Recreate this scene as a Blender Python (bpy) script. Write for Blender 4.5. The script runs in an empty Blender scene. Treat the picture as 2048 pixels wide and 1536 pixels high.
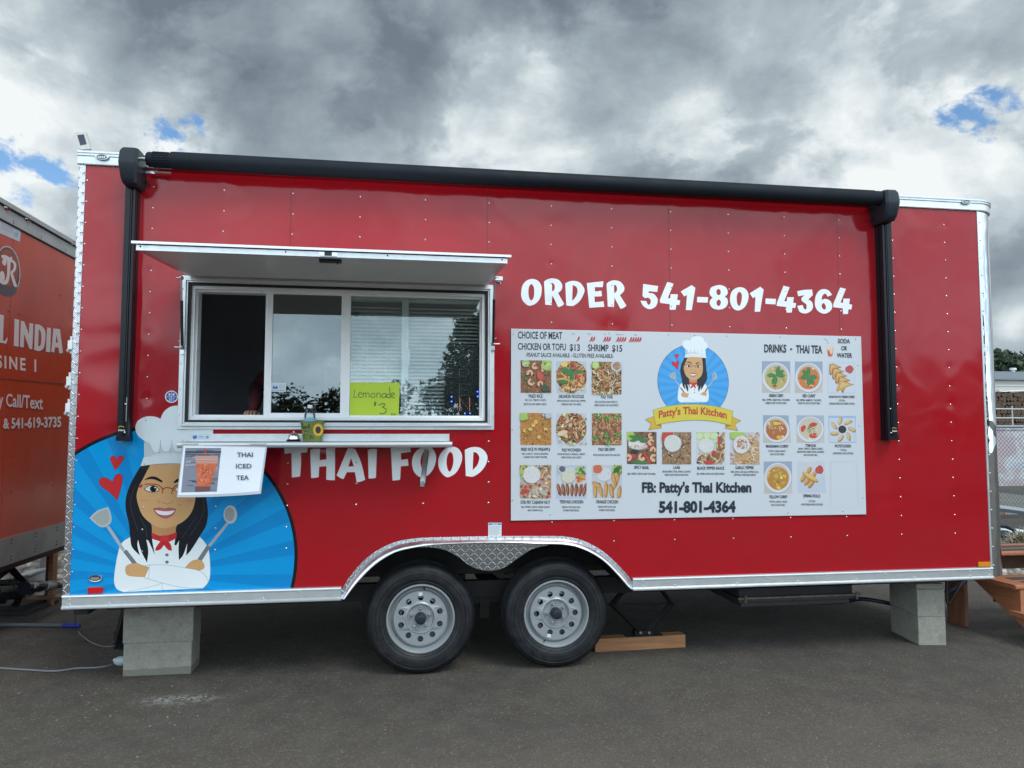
import bpy, bmesh, math, random
from mathutils import Vector, Matrix, Euler
from mathutils.geometry import tessellate_polygon

random.seed(7)
SC = bpy.context.scene
COL = SC.collection
R = math.radians

# ------------------------------------------------------------------ camera
FOC, PITCH, ROLL, YAW = 1476.3, 0.063223, -0.00103681, -0.152776
CAMP = Vector((1.46858, -4.63229, 1.50894))
CROT = Matrix.Rotation(YAW, 3, 'Z') @ Matrix.Rotation(PITCH, 3, 'X') @ Matrix.Rotation(ROLL, 3, 'Y')
cam = bpy.data.cameras.new('camera')
cam.sensor_width = 36.0
cam.lens = FOC / 2048 * 36.0
cam.clip_start, cam.clip_end = 0.05, 3000
cob = bpy.data.objects.new('camera', cam)
COL.objects.link(cob)
cob.matrix_world = Matrix.Translation(CAMP) @ (CROT @ Matrix.Rotation(R(90), 3, 'X')).to_4x4()
SC.camera = cob
SC.view_settings.view_transform = 'Standard'
SC.view_settings.look = 'None'
SC.view_settings.gamma = 1.0
SC.view_settings.exposure = 0.0
SC.cycles.max_bounces = 7
SC.cycles.transparent_max_bounces = 12

# ------------------------------------------------------------------ sky and sun
SUN_EL, SUN_AZ = 52.0, 150.0          # azimuth clockwise from +y
W = bpy.data.worlds.new('World')
SC.world = W
W.use_nodes = True


class NT:
    """tiny node-tree builder"""
    def __init__(self, tree):
        self.t = tree
        self.t.nodes.clear()

    def n(self, kind, **kw):
        nd = self.t.nodes.new(kind)
        for k, v in kw.items():
            if k.startswith('i_'):
                key = k[2:]
                key = int(key) if key.isdigit() else key.replace('_', ' ')
                self.put(nd.inputs[key], v)
            else:
                setattr(nd, k, v)
        return nd

    def put(self, sock, v):
        if isinstance(v, bpy.types.NodeSocket):
            self.t.links.new(v, sock)
        elif isinstance(v, bpy.types.Node):
            self.t.links.new(v.outputs[0], sock)
        else:
            sock.default_value = v

    def m(self, op, a, b=0.0, c=None, clamp=False):
        nd = self.t.nodes.new('ShaderNodeMath')
        nd.operation = op
        nd.use_clamp = clamp
        self.put(nd.inputs[0], a)
        self.put(nd.inputs[1], b)
        if c is not None:
            self.put(nd.inputs[2], c)
        return nd.outputs[0]

    def ramp(self, fac, stops, interp='LINEAR'):
        nd = self.t.nodes.new('ShaderNodeValToRGB')
        nd.color_ramp.interpolation = interp
        el = nd.color_ramp.elements
        while len(el) < len(stops):
            el.new(0.5)
        for e, (p, c) in zip(el, stops):
            e.position = p
            e.color = (c, c, c, 1) if isinstance(c, (int, float)) else (*c, 1)
        self.put(nd.inputs[0], fac)
        return nd.outputs[0]

    def mix(self, fac, a, b, mode='MIX'):
        nd = self.t.nodes.new('ShaderNodeMixRGB')
        nd.blend_type = mode
        for s, v in zip(nd.inputs, (fac, a, b)):
            if isinstance(v, tuple) and len(v) == 3:
                v = (*v, 1)
            self.put(s, v)
        return nd.outputs[0]

    def noise(self, vec, scale, detail=4, rough=0.5, dist=0.0):
        return self.n('ShaderNodeTexNoise', i_Vector=vec, i_Scale=scale, i_Detail=detail,
                      i_Roughness=rough, i_Distortion=dist).outputs[0]


def wp0(k, v):
    return k.n('ShaderNodeVectorMath', operation='ADD', i_0=v, i_1=(5.3, 2.2, 7.7)).outputs[0]


def build_sky():
    k = NT(W.node_tree)
    d = k.n('ShaderNodeTexCoord').outputs['Generated']
    dx, dy, dz = k.n('ShaderNodeSeparateXYZ', i_0=d).outputs
    zc = k.m('MAXIMUM', dz, 0.0)
    w3 = k.n('ShaderNodeVectorMath', operation='MULTIPLY', i_0=d, i_1=(1.0, 1.0, 1.45)).outputs[0]
    w3 = k.n('ShaderNodeVectorMath', operation='ADD', i_0=w3, i_1=(3.37, 1.9, 0.62)).outputs[0]
    warp = k.n('ShaderNodeTexNoise', i_Vector=w3, i_Scale=3.0, i_Detail=3.0, i_Roughness=.5).outputs['Color']
    warp = k.n('ShaderNodeVectorMath', operation='SUBTRACT', i_0=warp, i_1=(.5, .5, .5)).outputs[0]
    w4 = k.n('ShaderNodeVectorMath', operation='MULTIPLY_ADD', i_0=warp, i_1=(.11, .11, .11), i_2=w3).outputs[0]
    big = k.noise(w4, 2.6, 2, .4)
    med = k.noise(w4, 5.4, 7, .60)
    fine = k.noise(w4, 20.0, 4, .58)
    edge = k.n('ShaderNodeMapRange', interpolation_type='SMOOTHSTEP', i_0=k.noise(wp0(k, w4), 4.3, 8, .58), i_1=.455, i_2=.535, i_3=-.10, i_4=.10).outputs[0]
    # puffs: bright rounded tops at the edges of the heaps
    wp = k.n('ShaderNodeVectorMath', operation='MULTIPLY_ADD', i_0=warp, i_1=(.16, .16, .16), i_2=w4).outputs[0]
    puff = k.n('ShaderNodeTexVoronoi', feature='SMOOTH_F1', i_Vector=wp, i_Scale=9.0, i_Smoothness=.45).outputs['Distance']
    puff = k.m('ADD', k.m('MULTIPLY', puff, .75), k.m('MULTIPLY', k.m('SUBTRACT', .5, fine), .5))
    th = k.m('ADD', k.m('MULTIPLY', big, .52), k.m('MULTIPLY', med, .48))
    # darker deck towards the zenith, bright band above the roof line
    el = k.ramp(zc, [(0.0, .10), (.12, .30), (.20, .26), (.29, .10), (.36, .12), (.42, .30), (.47, .46), (.54, .66), (.75, .42), (1.0, .35)])
    dk = k.m('ADD', k.m('MULTIPLY', k.m('SUBTRACT', th, .5), 2.7), el)
    dk = k.m('ADD', dk, k.m('MULTIPLY', k.m('SUBTRACT', puff, .30), .62))
    # heaps and dark undersides where this sky has them
    for (px, py, r, s) in ((115, 140, .13, -.36), (300, 290, .12, -.16), (1960, 300, .12, -.26), (905, 160, .07, -.20), (1080, 130, .05, -.15), (640, 30, .26, .09), (1100, 10, .2, .06), (1330, 160, .13, .20), (520, 235, .11, .18), (1000, 240, .10, .14), (1210, 250, .13, .22), (300, 60, .10, .10), (1640, 160, .14, .06), (2030, 560, .12, .22), (2040, 640, .05, -.4), (740, 290, .12, -.2)):
        dd = (CROT @ Vector(((px - 1024) / FOC, 1, -(py - 768) / FOC))).normalized()
        dist = k.n('ShaderNodeVectorMath', operation='DISTANCE', i_0=d, i_1=tuple(dd)).outputs['Value']
        f = k.n('ShaderNodeMapRange', interpolation_type='SMOOTHSTEP', i_0=dist, i_1=r, i_2=0.0, i_3=0.0, i_4=s).outputs[0]
        dk = k.m('ADD', dk, f)
    dk = k.m('ADD', dk, edge)
    dk = k.m('ADD', dk, .095, clamp=True)
    back = k.n('ShaderNodeMapRange', interpolation_type='SMOOTHSTEP', i_0=dy, i_1=0.20, i_2=-0.50,
               i_3=0.0, i_4=1.0).outputs[0]
    dk = k.m('MULTIPLY', dk, k.m('SUBTRACT', 1.0, k.m('MULTIPLY', back, .38)))
    ccol = k.ramp(dk, [(0.0, (0.90, 0.94, 0.95)), (0.16, (0.70, 0.77, 0.80)), (0.36, (0.465, 0.54, 0.585)),
                       (0.60, (0.325, 0.39, 0.44)), (0.82, (0.235, 0.285, 0.335)), (1.0, (0.170, 0.212, 0.260))])
    # the side of the sky the sun is in (behind the camera) is much brighter
    ccol = k.mix(k.m('MULTIPLY', back, .75), ccol, k.mix(1.0, ccol, (.89, .99, 1.09), 'MULTIPLY'))
    cbg = k.n('ShaderNodeBackground', i_Color=ccol, i_Strength=k.m('ADD', 1.0, k.m('MULTIPLY', back, k.m('ADD', 1.85, k.ramp(zc, [(.03, .9), (.20, 0.0)])))))
    sky = k.n('ShaderNodeTexSky', sky_type='NISHITA', sun_disc=False, sun_elevation=R(SUN_EL),
              sun_rotation=R(SUN_AZ), air_density=1.0, dust_density=0.6)
    blue = k.mix(1.0, sky.outputs[0], (.80, 1.0, 1.12), 'MULTIPLY')
    sbg = k.n('ShaderNodeBackground', i_Color=blue, i_Strength=0.15)
    # ragged gaps of blue
    low = k.ramp(zc, [(0.0, 0.0), (0.12, 0.3), (0.24, 1.0), (0.40, 1.0), (0.46, 0.0)])
    gap = k.m('ADD', k.m('MULTIPLY', k.noise(w4, 13.0, 6, .62), .8), k.m('MULTIPLY', fine, .2))
    spot = 0.0
    for (px, py, r, s) in ((400, 240, .03, .14), (350, 285, .06, .105), (430, 292, 0.06, .105), (10, 340, .07, .125), (90, 352, .06, .13), (1900, 222, .05, .085), (1985, 238, .06, .065)):
        dd = CROT @ Vector(((px - 1024) / FOC, 1, -(py - 768) / FOC)).normalized()
        dist = k.n('ShaderNodeVectorMath', operation='DISTANCE', i_0=d, i_1=tuple(dd.normalized())).outputs['Value']
        f = k.n('ShaderNodeMapRange', interpolation_type='SMOOTHSTEP', i_0=dist, i_1=r, i_2=0.0, i_3=0.0, i_4=s).outputs[0]
        spot = k.m('ADD', spot, f)
    gm = k.m('ADD', k.m('SUBTRACT', gap, 0.5), spot)
    gm = k.n('ShaderNodeMapRange', interpolation_type='SMOOTHSTEP', i_0=gm, i_1=0.10, i_2=0.20, i_3=0.0, i_4=1.0).outputs[0]
    gm = k.m('MULTIPLY', k.m('MULTIPLY', gm, low), k.m('MULTIPLY', spot, 25.0, clamp=True))
    mx = k.n('ShaderNodeMixShader', i_0=gm, i_1=cbg.outputs[0], i_2=sbg.outputs[0])
    k.n('ShaderNodeOutputWorld', i_Surface=mx.outputs[0])


build_sky()
sl = bpy.data.lights.new('sun', 'SUN')
sl.energy = 1.5
sl.angle = R(22)
sl.color = (1.0, 0.965, 0.92)
so = bpy.data.objects.new('sun', sl)
COL.objects.link(so)
_a = R(SUN_AZ)
sdir = Vector((math.sin(_a) * math.cos(R(SUN_EL)), math.cos(_a) * math.cos(R(SUN_EL)), math.sin(R(SUN_EL))))
so.rotation_euler = sdir.to_track_quat('Z', 'Y').to_euler()
so.location = (0, 0, 30)


# ------------------------------------------------------------------ measuring: pixel of the photograph -> point on a plane
def ray(px, py):
    return CROT @ Vector(((px - 1024) / FOC, 1, -(py - 768) / FOC))


def at(px, py, axis=1, val=0.0):
    d = ray(px, py)
    return CAMP + d * ((val - CAMP[axis]) / d[axis])


# ------------------------------------------------------------------ materials
MATS = {}


def mat(name, col=(.5, .5, .5), rough=.5, metal=0.0, var=0.0, scale=6.0, bump=0.0, bscale=40.0, ior=1.5,
        emit=None, dirt=None, bdetail=4, stretch=None):
    if name in MATS:
        return MATS[name]
    m = bpy.data.materials.new(name)
    m.use_nodes = True
    k = NT(m.node_tree)
    pr = k.n('ShaderNodeBsdfPrincipled')
    k.n('ShaderNodeOutputMaterial', i_Surface=pr.outputs[0])
    co = k.n('ShaderNodeTexCoord').outputs['Object']
    if stretch:
        co = k.n('ShaderNodeMapping', i_Vector=co, i_Scale=stretch).outputs[0]
    c = (*col, 1)
    if var:
        nz = k.noise(co, scale, 6, .6)
        lo = tuple(max(0, x * (1 - var)) for x in col)
        hi = tuple(min(1, x * (1 + var)) for x in col)
        c = k.mix(k.ramp(nz, [(.3, 0.0), (.7, 1.0)]), lo, hi)
    if dirt:
        dcol, amt, dsc = dirt
        nz = k.noise(co, dsc, 8, .68, .1)
        c = k.mix(k.m('MULTIPLY', k.ramp(nz, [(.48, 0.0), (.68, 1.0)]), amt), c, dcol)
    pr.inputs['Base Color'].default_value = (*col, 1)
    k.put(pr.inputs['Base Color'], c)
    pr.inputs['Roughness'].default_value = rough
    if var:
        k.put(pr.inputs['Roughness'], k.ramp(k.noise(co, scale * 1.7, 4, .5), [(.3, max(.02, rough * .85)), (.7, min(1, rough * 1.15))]))
    pr.inputs['Metallic'].default_value = metal
    pr.inputs['IOR'].default_value = ior
    if bump:
        b = k.n('ShaderNodeBump', i_Strength=1.0, i_Distance=bump, i_Height=k.noise(co, bscale, bdetail, .6))
        k.put(pr.inputs['Normal'], b.outputs[0])
    if emit:
        pr.inputs['Emission Color'].default_value = (*emit[0], 1)
        pr.inputs['Emission Strength'].default_value = emit[1]
    MATS[name] = m
    return m


def print_mat(name, rough=.32, ior=1.5, wave=0.0):
    """printed vinyl / paper: the colour of every shape comes with the shape"""
    if name in MATS:
        return MATS[name]
    m = bpy.data.materials.new(name)
    m.use_nodes = True
    k = NT(m.node_tree)
    pr = k.n('ShaderNodeBsdfPrincipled', i_Roughness=rough, i_IOR=ior)
    k.n('ShaderNodeOutputMaterial', i_Surface=pr.outputs[0])
    k.put(pr.inputs['Base Color'], k.n('ShaderNodeAttribute', attribute_name='Col').outputs['Color'])
    if wave:
        co = k.n('ShaderNodeTexCoord').outputs['Object']
        k.put(pr.inputs['Normal'], k.n('ShaderNodeBump', i_Strength=1.0, i_Distance=wave, i_Height=skin_waves(k, co)).outputs[0])
    MATS[name] = m
    return m


def skin_waves(k, co):
    """the buckling of thin sheet metal fixed on studs: a slow wander and dimples between them"""
    mp = k.n('ShaderNodeMapping', i_Vector=co, i_Scale=(1.0, 1.0, .62)).outputs[0]
    a = k.noise(mp, 1.15, 0, .4, .8)
    b = k.noise(co, 3.4, 0, .4, 1.2)
    h = k.m('ADD', a, k.m('MULTIPLY', b, .16))
    # shallow dimples round the rivets, some deeper than others
    s = k.n('ShaderNodeSeparateXYZ', i_0=co).outputs
    u = k.m('DIVIDE', k.m('ADD', s[0], 2.67), .4064)
    v = k.m('DIVIDE', k.m('SUBTRACT', 2.97, s[2]), .1274)
    iu, iv = k.m('ROUND', u), k.m('ROUND', v)
    du = k.m('MULTIPLY', k.m('SUBTRACT', u, iu), .4064)
    dv = k.m('MULTIPLY', k.m('SUBTRACT', v, iv), .1274)
    wn = k.n('ShaderNodeTexWhiteNoise', noise_dimensions='2D', i_Vector=k.n('ShaderNodeCombineXYZ', i_0=iu, i_1=iv).outputs[0]).outputs['Value']
    d2 = k.m('ADD', k.m('MULTIPLY', du, du), k.m('MULTIPLY', dv, dv))
    g = k.m('POWER', 2.718, k.m('MULTIPLY', d2, -1100.0))
    return k.m('SUBTRACT', h, k.m('MULTIPLY', g, k.m('MULTIPLY', k.m('POWER', wn, 2.0), .075)))


def skin_mat(name, col, rough=.09, wave=.026):
    if name in MATS:
        return MATS[name]
    m = bpy.data.materials.new(name)
    m.use_nodes = True
    k = NT(m.node_tree)
    pr = k.n('ShaderNodeBsdfPrincipled', i_IOR=1.44)
    k.n('ShaderNodeOutputMaterial', i_Surface=pr.outputs[0])
    co = k.n('ShaderNodeTexCoord').outputs['Object']
    dust = k.noise(co, 3.0, 8, .65, .3)
    k.put(pr.inputs['Base Color'], k.mix(k.ramp(dust, [(.35, 0.0), (.8, 1.0)]), col, tuple(c * .86 + .004 for c in col)))
    k.put(pr.inputs['Roughness'], k.ramp(dust, [(.3, rough), (.8, rough * 1.7)]))
    k.put(pr.inputs['Normal'], k.n('ShaderNodeBump', i_Strength=1.0, i_Distance=wave, i_Height=skin_waves(k, co)).outputs[0])
    MATS[name] = m
    return m


def glass_mat(name, ior=1.75, tint=(.9, .96, .95), wave=0.0, mul=1.9):
    if name in MATS:
        return MATS[name]
    m = bpy.data.materials.new(name)
    m.use_nodes = True
    k = NT(m.node_tree)
    fr = k.n('ShaderNodeFresnel', i_IOR=ior)
    tr = k.n('ShaderNodeBsdfTransparent', i_Color=(*tint, 1))
    gl = k.n('ShaderNodeBsdfGlossy', i_Color=(.93, 1, .99, 1), i_Roughness=.01)
    if wave:
        co = k.n('ShaderNodeTexCoord').outputs['Object']
        k.put(gl.inputs['Normal'], k.n('ShaderNodeBump', i_Strength=1.0, i_Distance=wave, i_Height=k.noise(co, 3.0, 2)).outputs[0])
    mx = k.n('ShaderNodeMixShader', i_0=k.m('MULTIPLY', fr.outputs[0], mul, clamp=True), i_1=tr.outputs[0], i_2=gl.outputs[0])
    k.n('ShaderNodeOutputMaterial', i_Surface=mx.outputs[0])
    MATS[name] = m
    return m


def tread_plate(name, axes=(0, 2), pitch=.03, bright=.62):
    """aluminium diamond plate: raised lozenges, every other one turned"""
    if name in MATS:
        return MATS[name]
    m = bpy.data.materials.new(name)
    m.use_nodes = True
    k = NT(m.node_tree)
    pr = k.n('ShaderNodeBsdfPrincipled', i_Metallic=1.0, i_Roughness=.27)
    k.n('ShaderNodeOutputMaterial', i_Surface=pr.outputs[0])
    s = k.n('ShaderNodeSeparateXYZ', i_0=k.n('ShaderNodeTexCoord').outputs['Object']).outputs
    a = k.m('DIVIDE', s[axes[0]], pitch)
    b = k.m('DIVIDE', s[axes[1]], pitch)
    ia, ib = k.m('FLOOR', a), k.m('FLOOR', b)
    fa = k.m('SUBTRACT', k.m('SUBTRACT', a, ia), .5)
    fb = k.m('SUBTRACT', k.m('SUBTRACT', b, ib), .5)
    par = k.m('SUBTRACT', k.m('MULTIPLY', k.m('MODULO', k.m('ABSOLUTE', k.m('ADD', ia, ib)), 2.0), 2.0), 1.0)
    fa = k.m('MULTIPLY', fa, par)
    lng = k.m('MULTIPLY', k.m('ADD', fa, fb), .7071)
    sht = k.m('MULTIPLY', k.m('SUBTRACT', fa, fb), .7071)
    dst = k.m('ADD', k.m('POWER', k.m('DIVIDE', lng, .66), 2.0), k.m('POWER', k.m('DIVIDE', sht, .125), 2.0))
    h = k.n('ShaderNodeMapRange', interpolation_type='SMOOTHSTEP', i_0=dst, i_1=1.15, i_2=.25, i_3=0.0, i_4=1.0).outputs[0]
    k.put(pr.inputs['Base Color'], k.mix(h, (bright * .62, bright * .64, bright * .67), (bright * 1.4, bright * 1.42, bright * 1.42)))
    k.put(pr.inputs['Normal'], k.n('ShaderNodeBump', i_Strength=1.0, i_Distance=.006, i_Height=h).outputs[0])
    MATS[name] = m
    return m


RED = skin_mat('red_enamel', (.345, .006, .0125))
ALU = mat('aluminium', (.80, .83, .85), .30, 1.0, var=.06, scale=9)
ALU_SATIN = mat('satin_aluminium', (.66, .69, .70), .36, .75, var=.05, scale=14, bump=.0004, bscale=8)
VINYL = mat('white_vinyl_frame', (.87, .88, .89), .35, var=.03)
BLACK = mat('black_plastic', (.016, .022, .031), .45, var=.12, ior=1.4)
BLACKGLOSS = mat('black_powder_coat', (.005, .007, .011), .28, ior=1.36)
RUBBER = mat('tyre_rubber', (.012, .0135, .016), .50, var=.25, scale=22, bump=.0010, bscale=70, dirt=((.042, .039, .036), .35, 11.0), ior=1.36)
GASKET = mat('black_gasket', (.008, .009, .011), .5)
CHROME = mat('chrome', (.62, .65, .69), .03, 1.0, bump=.010, bscale=5.0, bdetail=1)
STEEL = mat('bright_steel', (.62, .64, .66), .22, 1.0, var=.1)
DARKSTEEL = mat('dark_steel', (.014, .014, .015), .5, .3, var=.3)
SILVER = mat('silver_wheel_paint', (.34, .365, .38), .33, .35, var=.05)
WOOD = mat('fir_lumber', (.36, .17, .075), .62, var=.28, scale=5, stretch=(.6, 9, 9), bump=.0008, bscale=16)
WOODRED = mat('redwood_stain', (.38, .145, .066), .6, var=.35, scale=5, stretch=(5, .5, 5), dirt=((.15, .07, .04), .5, 5.0))
CMU = mat('concrete_block', (.30, .295, .25), .95, var=.14, scale=60, bump=.004, bscale=150, dirt=((.17, .168, .14), .5, 14.0))
CMU_DAMP = None


def damp_block():
    m = CMU.copy()
    m.name = 'damp_concrete_block'
    t = m.node_tree
    pr = next(n for n in t.nodes if n.type == 'BSDF_PRINCIPLED')
    src = pr.inputs['Base Color'].links[0].from_socket
    k = NT.__new__(NT)
    k.t = t
    co = k.n('ShaderNodeTexCoord').outputs['Object']
    z = k.n('ShaderNodeSeparateXYZ', i_0=co).outputs[2]
    edge = k.m('ADD', .026, k.m('MULTIPLY', k.noise(co, 9.0, 5, .6), .034))
    k.put(pr.inputs['Base Color'], k.mix(k.m('MULTIPLY', k.m('LESS_THAN', z, edge), .75), src, (.15, .155, .125)))
    return m


GRIP = mat('grip_tape', (.05, .052, .055), .95, bump=.001, bscale=300)
PRINT = print_mat('printed_sign', .38)
PRINTV = print_mat('printed_vinyl', .12, 1.5, .026)
PAPER = print_mat('printed_paper', .45)
WHITEPANEL = mat('white_sign_panel', (.54, .57, .60), .30)


# ------------------------------------------------------------------ object helpers
def tag(o, label=None, cat=None, group=None, kind=None):
    if label:
        o['label'] = label
    if cat:
        o['category'] = cat
    if group:
        o['group'] = group
    if kind:
        o['kind'] = kind
    return o


def thing(name, loc, label, cat, group=None):
    o = bpy.data.objects.new(name, None)
    o.empty_display_size = .2
    o.location = loc
    COL.objects.link(o)
    return tag(o, label, cat, group)


def root_loc(o):
    while o.parent:
        o = o.parent
    return Vector(o.location)


class MB:
    """collects faces and links them as ONE mesh object; every point is given in metres of the place"""
    def __init__(self):
        self.v, self.f, self.mi, self.c = [], [], [], []

    def face(self, pts, m=0, col=None):
        b = len(self.v)
        self.v.extend(Vector(p) for p in pts)
        self.f.append(tuple(range(b, b + len(pts))))
        self.mi.append(m)
        self.c.append(col)

    def grid(self, rows, m=0, close=False, closerow=False):
        b = len(self.v)
        n = len(rows[0])
        for r in rows:
            self.v.extend(Vector(p) for p in r)
        nr = len(rows)
        for i in range(nr if closerow else nr - 1):
            for j in range(n if close else n - 1):
                i2, j2 = (i + 1) % nr, (j + 1) % n
                self.f.append((b + i * n + j, b + i * n + j2, b + i2 * n + j2, b + i2 * n + j))
                self.mi.append(m)
                self.c.append(None)

    def box(self, lo, hi, m=0, rot=None, piv=None):
        x0, y0, z0 = lo
        x1, y1, z1 = hi
        p = [Vector(q) for q in ((x0, y0, z0), (x1, y0, z0), (x1, y1, z0), (x0, y1, z0), (x0, y0, z1), (x1, y0, z1), (x1, y1, z1), (x0, y1, z1))]
        if rot is not None:
            c = Vector(piv) if piv is not None else (p[0] + p[6]) / 2
            mt = Euler(rot).to_matrix() if not isinstance(rot, Matrix) else rot
            p = [mt @ (q - c) + c for q in p]
        b = len(self.v)
        self.v.extend(p)
        for q in ((0, 3, 2, 1), (4, 5, 6, 7), (0, 1, 5, 4), (1, 2, 6, 5), (2, 3, 7, 6), (3, 0, 4, 7)):
            self.f.append(tuple(b + i for i in q))
            self.mi.append(m)
            self.c.append(None)

    def prism(self, pts, off, m=0):
        """closed outline of points pushed along off"""
        pts = [Vector(p) for p in pts]
        off = Vector(off)
        n = len(pts)
        tri = tessellate_polygon([pts])
        for t in tri:
            self.face([pts[i] for i in t], m)
            self.face([pts[i] + off for i in reversed(t)], m)
        for i in range(n):
            j = (i + 1) % n
            self.face([pts[i], pts[j], pts[j] + off, pts[i] + off], m)

    def plate(self, outer, holes, m=0, col=None):
        loops = [[Vector(p) for p in outer]] + [[Vector(p) for p in h] for h in holes]
        flat = [p for l in loops for p in l]
        for t in tessellate_polygon(loops):
            self.face([flat[i] for i in t], m, col)

    def tube(self, path, r, n=10, m=0, cap=True):
        path = [Vector(p) for p in path]
        rs = r if isinstance(r, (list, tuple)) else [r] * len(path)
        rows = []
        up = None
        for i, p in enumerate(path):
            t = (path[min(i + 1, len(path) - 1)] - path[max(i - 1, 0)]).normalized()
            if up is None:
                up = Vector((0, 0, 1)) if abs(t.z) < .9 else Vector((1, 0, 0))
            s = t.cross(up).normalized()
            up = s.cross(t).normalized()
            rows.append([p + (s * math.cos(a) + up * math.sin(a)) * rs[i] for a in (2 * math.pi * j / n for j in range(n))])
        self.grid(rows, m, close=True)
        if cap:
            self.face(list(reversed(rows[0])), m)
            self.face(rows[-1], m)

    def lathe(self, prof, c, axis=1, n=32, m=0, close=False):
        """prof: (radius, position along axis)"""
        c = Vector(c)
        rows = []
        for (r, h) in prof:
            row = []
            for j in range(n):
                a = 2 * math.pi * j / n
                p = [0, 0, 0]
                o = [i for i in range(3) if i != axis]
                p[o[0]] = r * math.cos(a)
                p[o[1]] = r * math.sin(a)
                p[axis] = h
                row.append(c + Vector(p))
            rows.append(row)
        self.grid(rows, m, close=True, closerow=close)

    def sphere(self, c, r, n=12, m=0, sc=(1, 1, 1)):
        c = Vector(c)
        rows = []
        for i in range(n // 2 + 1):
            t = math.pi * i / (n // 2)
            rows.append([c + Vector((r * sc[0] * math.sin(t) * math.cos(2 * math.pi * j / n), r * sc[1] * math.sin(t) * math.sin(2 * math.pi * j / n), r * sc[2] * math.cos(t))) for j in range(n)])
        self.grid(rows, m, close=True)

    def sweep(self, prof, path, m=0, cap=True):
        """prof: (outward, z) along a horizontal path of (x, y); outward is to the right of the walking direction"""
        rows = []
        for i, p in enumerate(path):
            a = Vector(path[max(i - 1, 0)])
            b = Vector(path[min(i + 1, len(path) - 1)])
            t = (b - a).normalized()
            nrm = Vector((t.y, -t.x))
            rows.append([Vector((p[0] + nrm.x * o, p[1] + nrm.y * o, z)) for (o, z) in prof])
        self.grid(rows, m, close=True)
        if cap:
            for r in (rows[0], rows[-1]):
                for t in tessellate_polygon([r]):
                    self.face([r[i] for i in t], m)

    def build(self, name, mats, parent=None, smooth=None, bevel=0.0, org=None):
        me = bpy.data.meshes.new(name)
        L = root_loc(parent) if parent else (Vector(org) if org is not None else Vector((0, 0, 0)))
        me.from_pydata([tuple(p - L) for p in self.v], [], self.f)
        for m in (mats if isinstance(mats, (list, tuple)) else [mats]):
            me.materials.append(m)
        me.polygons.foreach_set('material_index', self.mi)
        if any(c is not None for c in self.c):
            at_ = me.attributes.new('Col', 'FLOAT_COLOR', 'CORNER')
            buf = []
            for f, c in zip(self.f, self.c):
                c = c or (.5, .5, .5)
                buf.extend([c[0], c[1], c[2], 1.0] * len(f))
            at_.data.foreach_set('color', buf)
        me.update()
        if smooth is not None:
            bm = bmesh.new()
            bm.from_mesh(me)
            bmesh.ops.remove_doubles(bm, verts=bm.verts, dist=1e-5)
            bmesh.ops.recalc_face_normals(bm, faces=bm.faces)
            for f in bm.faces:
                f.smooth = True
            lim = R(smooth)
            for e in bm.edges:
                if len(e.link_faces) == 2 and e.calc_face_angle(0) > lim:
                    e.smooth = False
            bm.to_mesh(me)
            bm.free()
        o = bpy.data.objects.new(name, me)
        COL.objects.link(o)
        if parent:
            o.parent = parent
        elif org is not None:
            o.location = L
        if bevel:
            bv = o.modifiers.new('bevel', 'BEVEL')
            bv.width = bevel
            bv.segments = 2
            bv.limit_method = 'ANGLE'
            bv.angle_limit = R(40)
        return o


# ------------------------------------------------------------------ flat artwork (lettering, emblems, printed photographs)
def lin(r, g, b):
    f = lambda c: (c / 255 / 12.92) if c / 255 <= .04045 else ((c / 255 + .055) / 1.055) ** 2.4
    return (f(r), f(g), f(b))


def sm(pts, n=5):
    """smooth closed outline; a point with a third entry is a sharp corner"""
    P = [Vector((p[0], p[1])) for p in pts]
    C = [len(p) > 2 for p in pts]
    N = len(P)
    out = []
    for i in range(N):
        a, b = P[i], P[(i + 1) % N]
        if C[i] and C[(i + 1) % N]:
            out.append((a.x, a.y))
            continue
        p0 = P[i - 1] if not C[i] else a - (b - a) * .0
        p3 = P[(i + 2) % N] if not C[(i + 1) % N] else b
        t0 = (b - p0) * .5 if not C[i] else (b - a) * .8
        t1 = (p3 - a) * .5 if not C[(i + 1) % N] else (b - a) * .8
        for j in range(n):
            t = j / n
            h = (2 * t ** 3 - 3 * t ** 2 + 1) * a + (t ** 3 - 2 * t ** 2 + t) * t0 + (-2 * t ** 3 + 3 * t ** 2) * b + (t ** 3 - t ** 2) * t1
            out.append((h.x, h.y))
    return out


def clip(poly, a, b, c):
    """keep the part of a polygon with a*x+b*y <= c"""
    out = []
    for i, p in enumerate(poly):
        q = poly[(i + 1) % len(poly)]
        dp, dq = a * p[0] + b * p[1] - c, a * q[0] + b * q[1] - c
        if dp <= 0:
            out.append(p)
        if dp * dq < 0:
            t = dp / (dp - dq)
            out.append((p[0] + (q[0] - p[0]) * t, p[1] + (q[1] - p[1]) * t))
    return out


def clip_box(poly, x0, y0, x1, y1):
    for q in ((-1, 0, -x0), (1, 0, x1), (0, -1, -y0), (0, 1, y1)):
        if len(poly) < 3:
            return []
        poly = clip(poly, *q)
    return poly


_glyph = {}


def text_geo(s, bold=0.0, space=1.0):
    key = (s, bold, space)
    if key in _glyph:
        return _glyph[key]
    c = bpy.data.curves.new('lettering', 'FONT')
    c.body = s
    c.offset = bold
    c.space_character = space
    c.resolution_u = 3
    o = bpy.data.objects.new('lettering', c)
    COL.objects.link(o)
    bpy.context.view_layer.update()
    dg = bpy.context.evaluated_depsgraph_get()
    me = o.evaluated_get(dg).to_mesh()
    v = [(p.co.x, p.co.y) for p in me.vertices]
    f = [tuple(p.vertices) for p in me.polygons]
    o.evaluated_get(dg).to_mesh_clear()
    bpy.data.objects.remove(o)
    bpy.data.curves.remove(c)
    _glyph[key] = (v, f)
    return v, f


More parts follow.
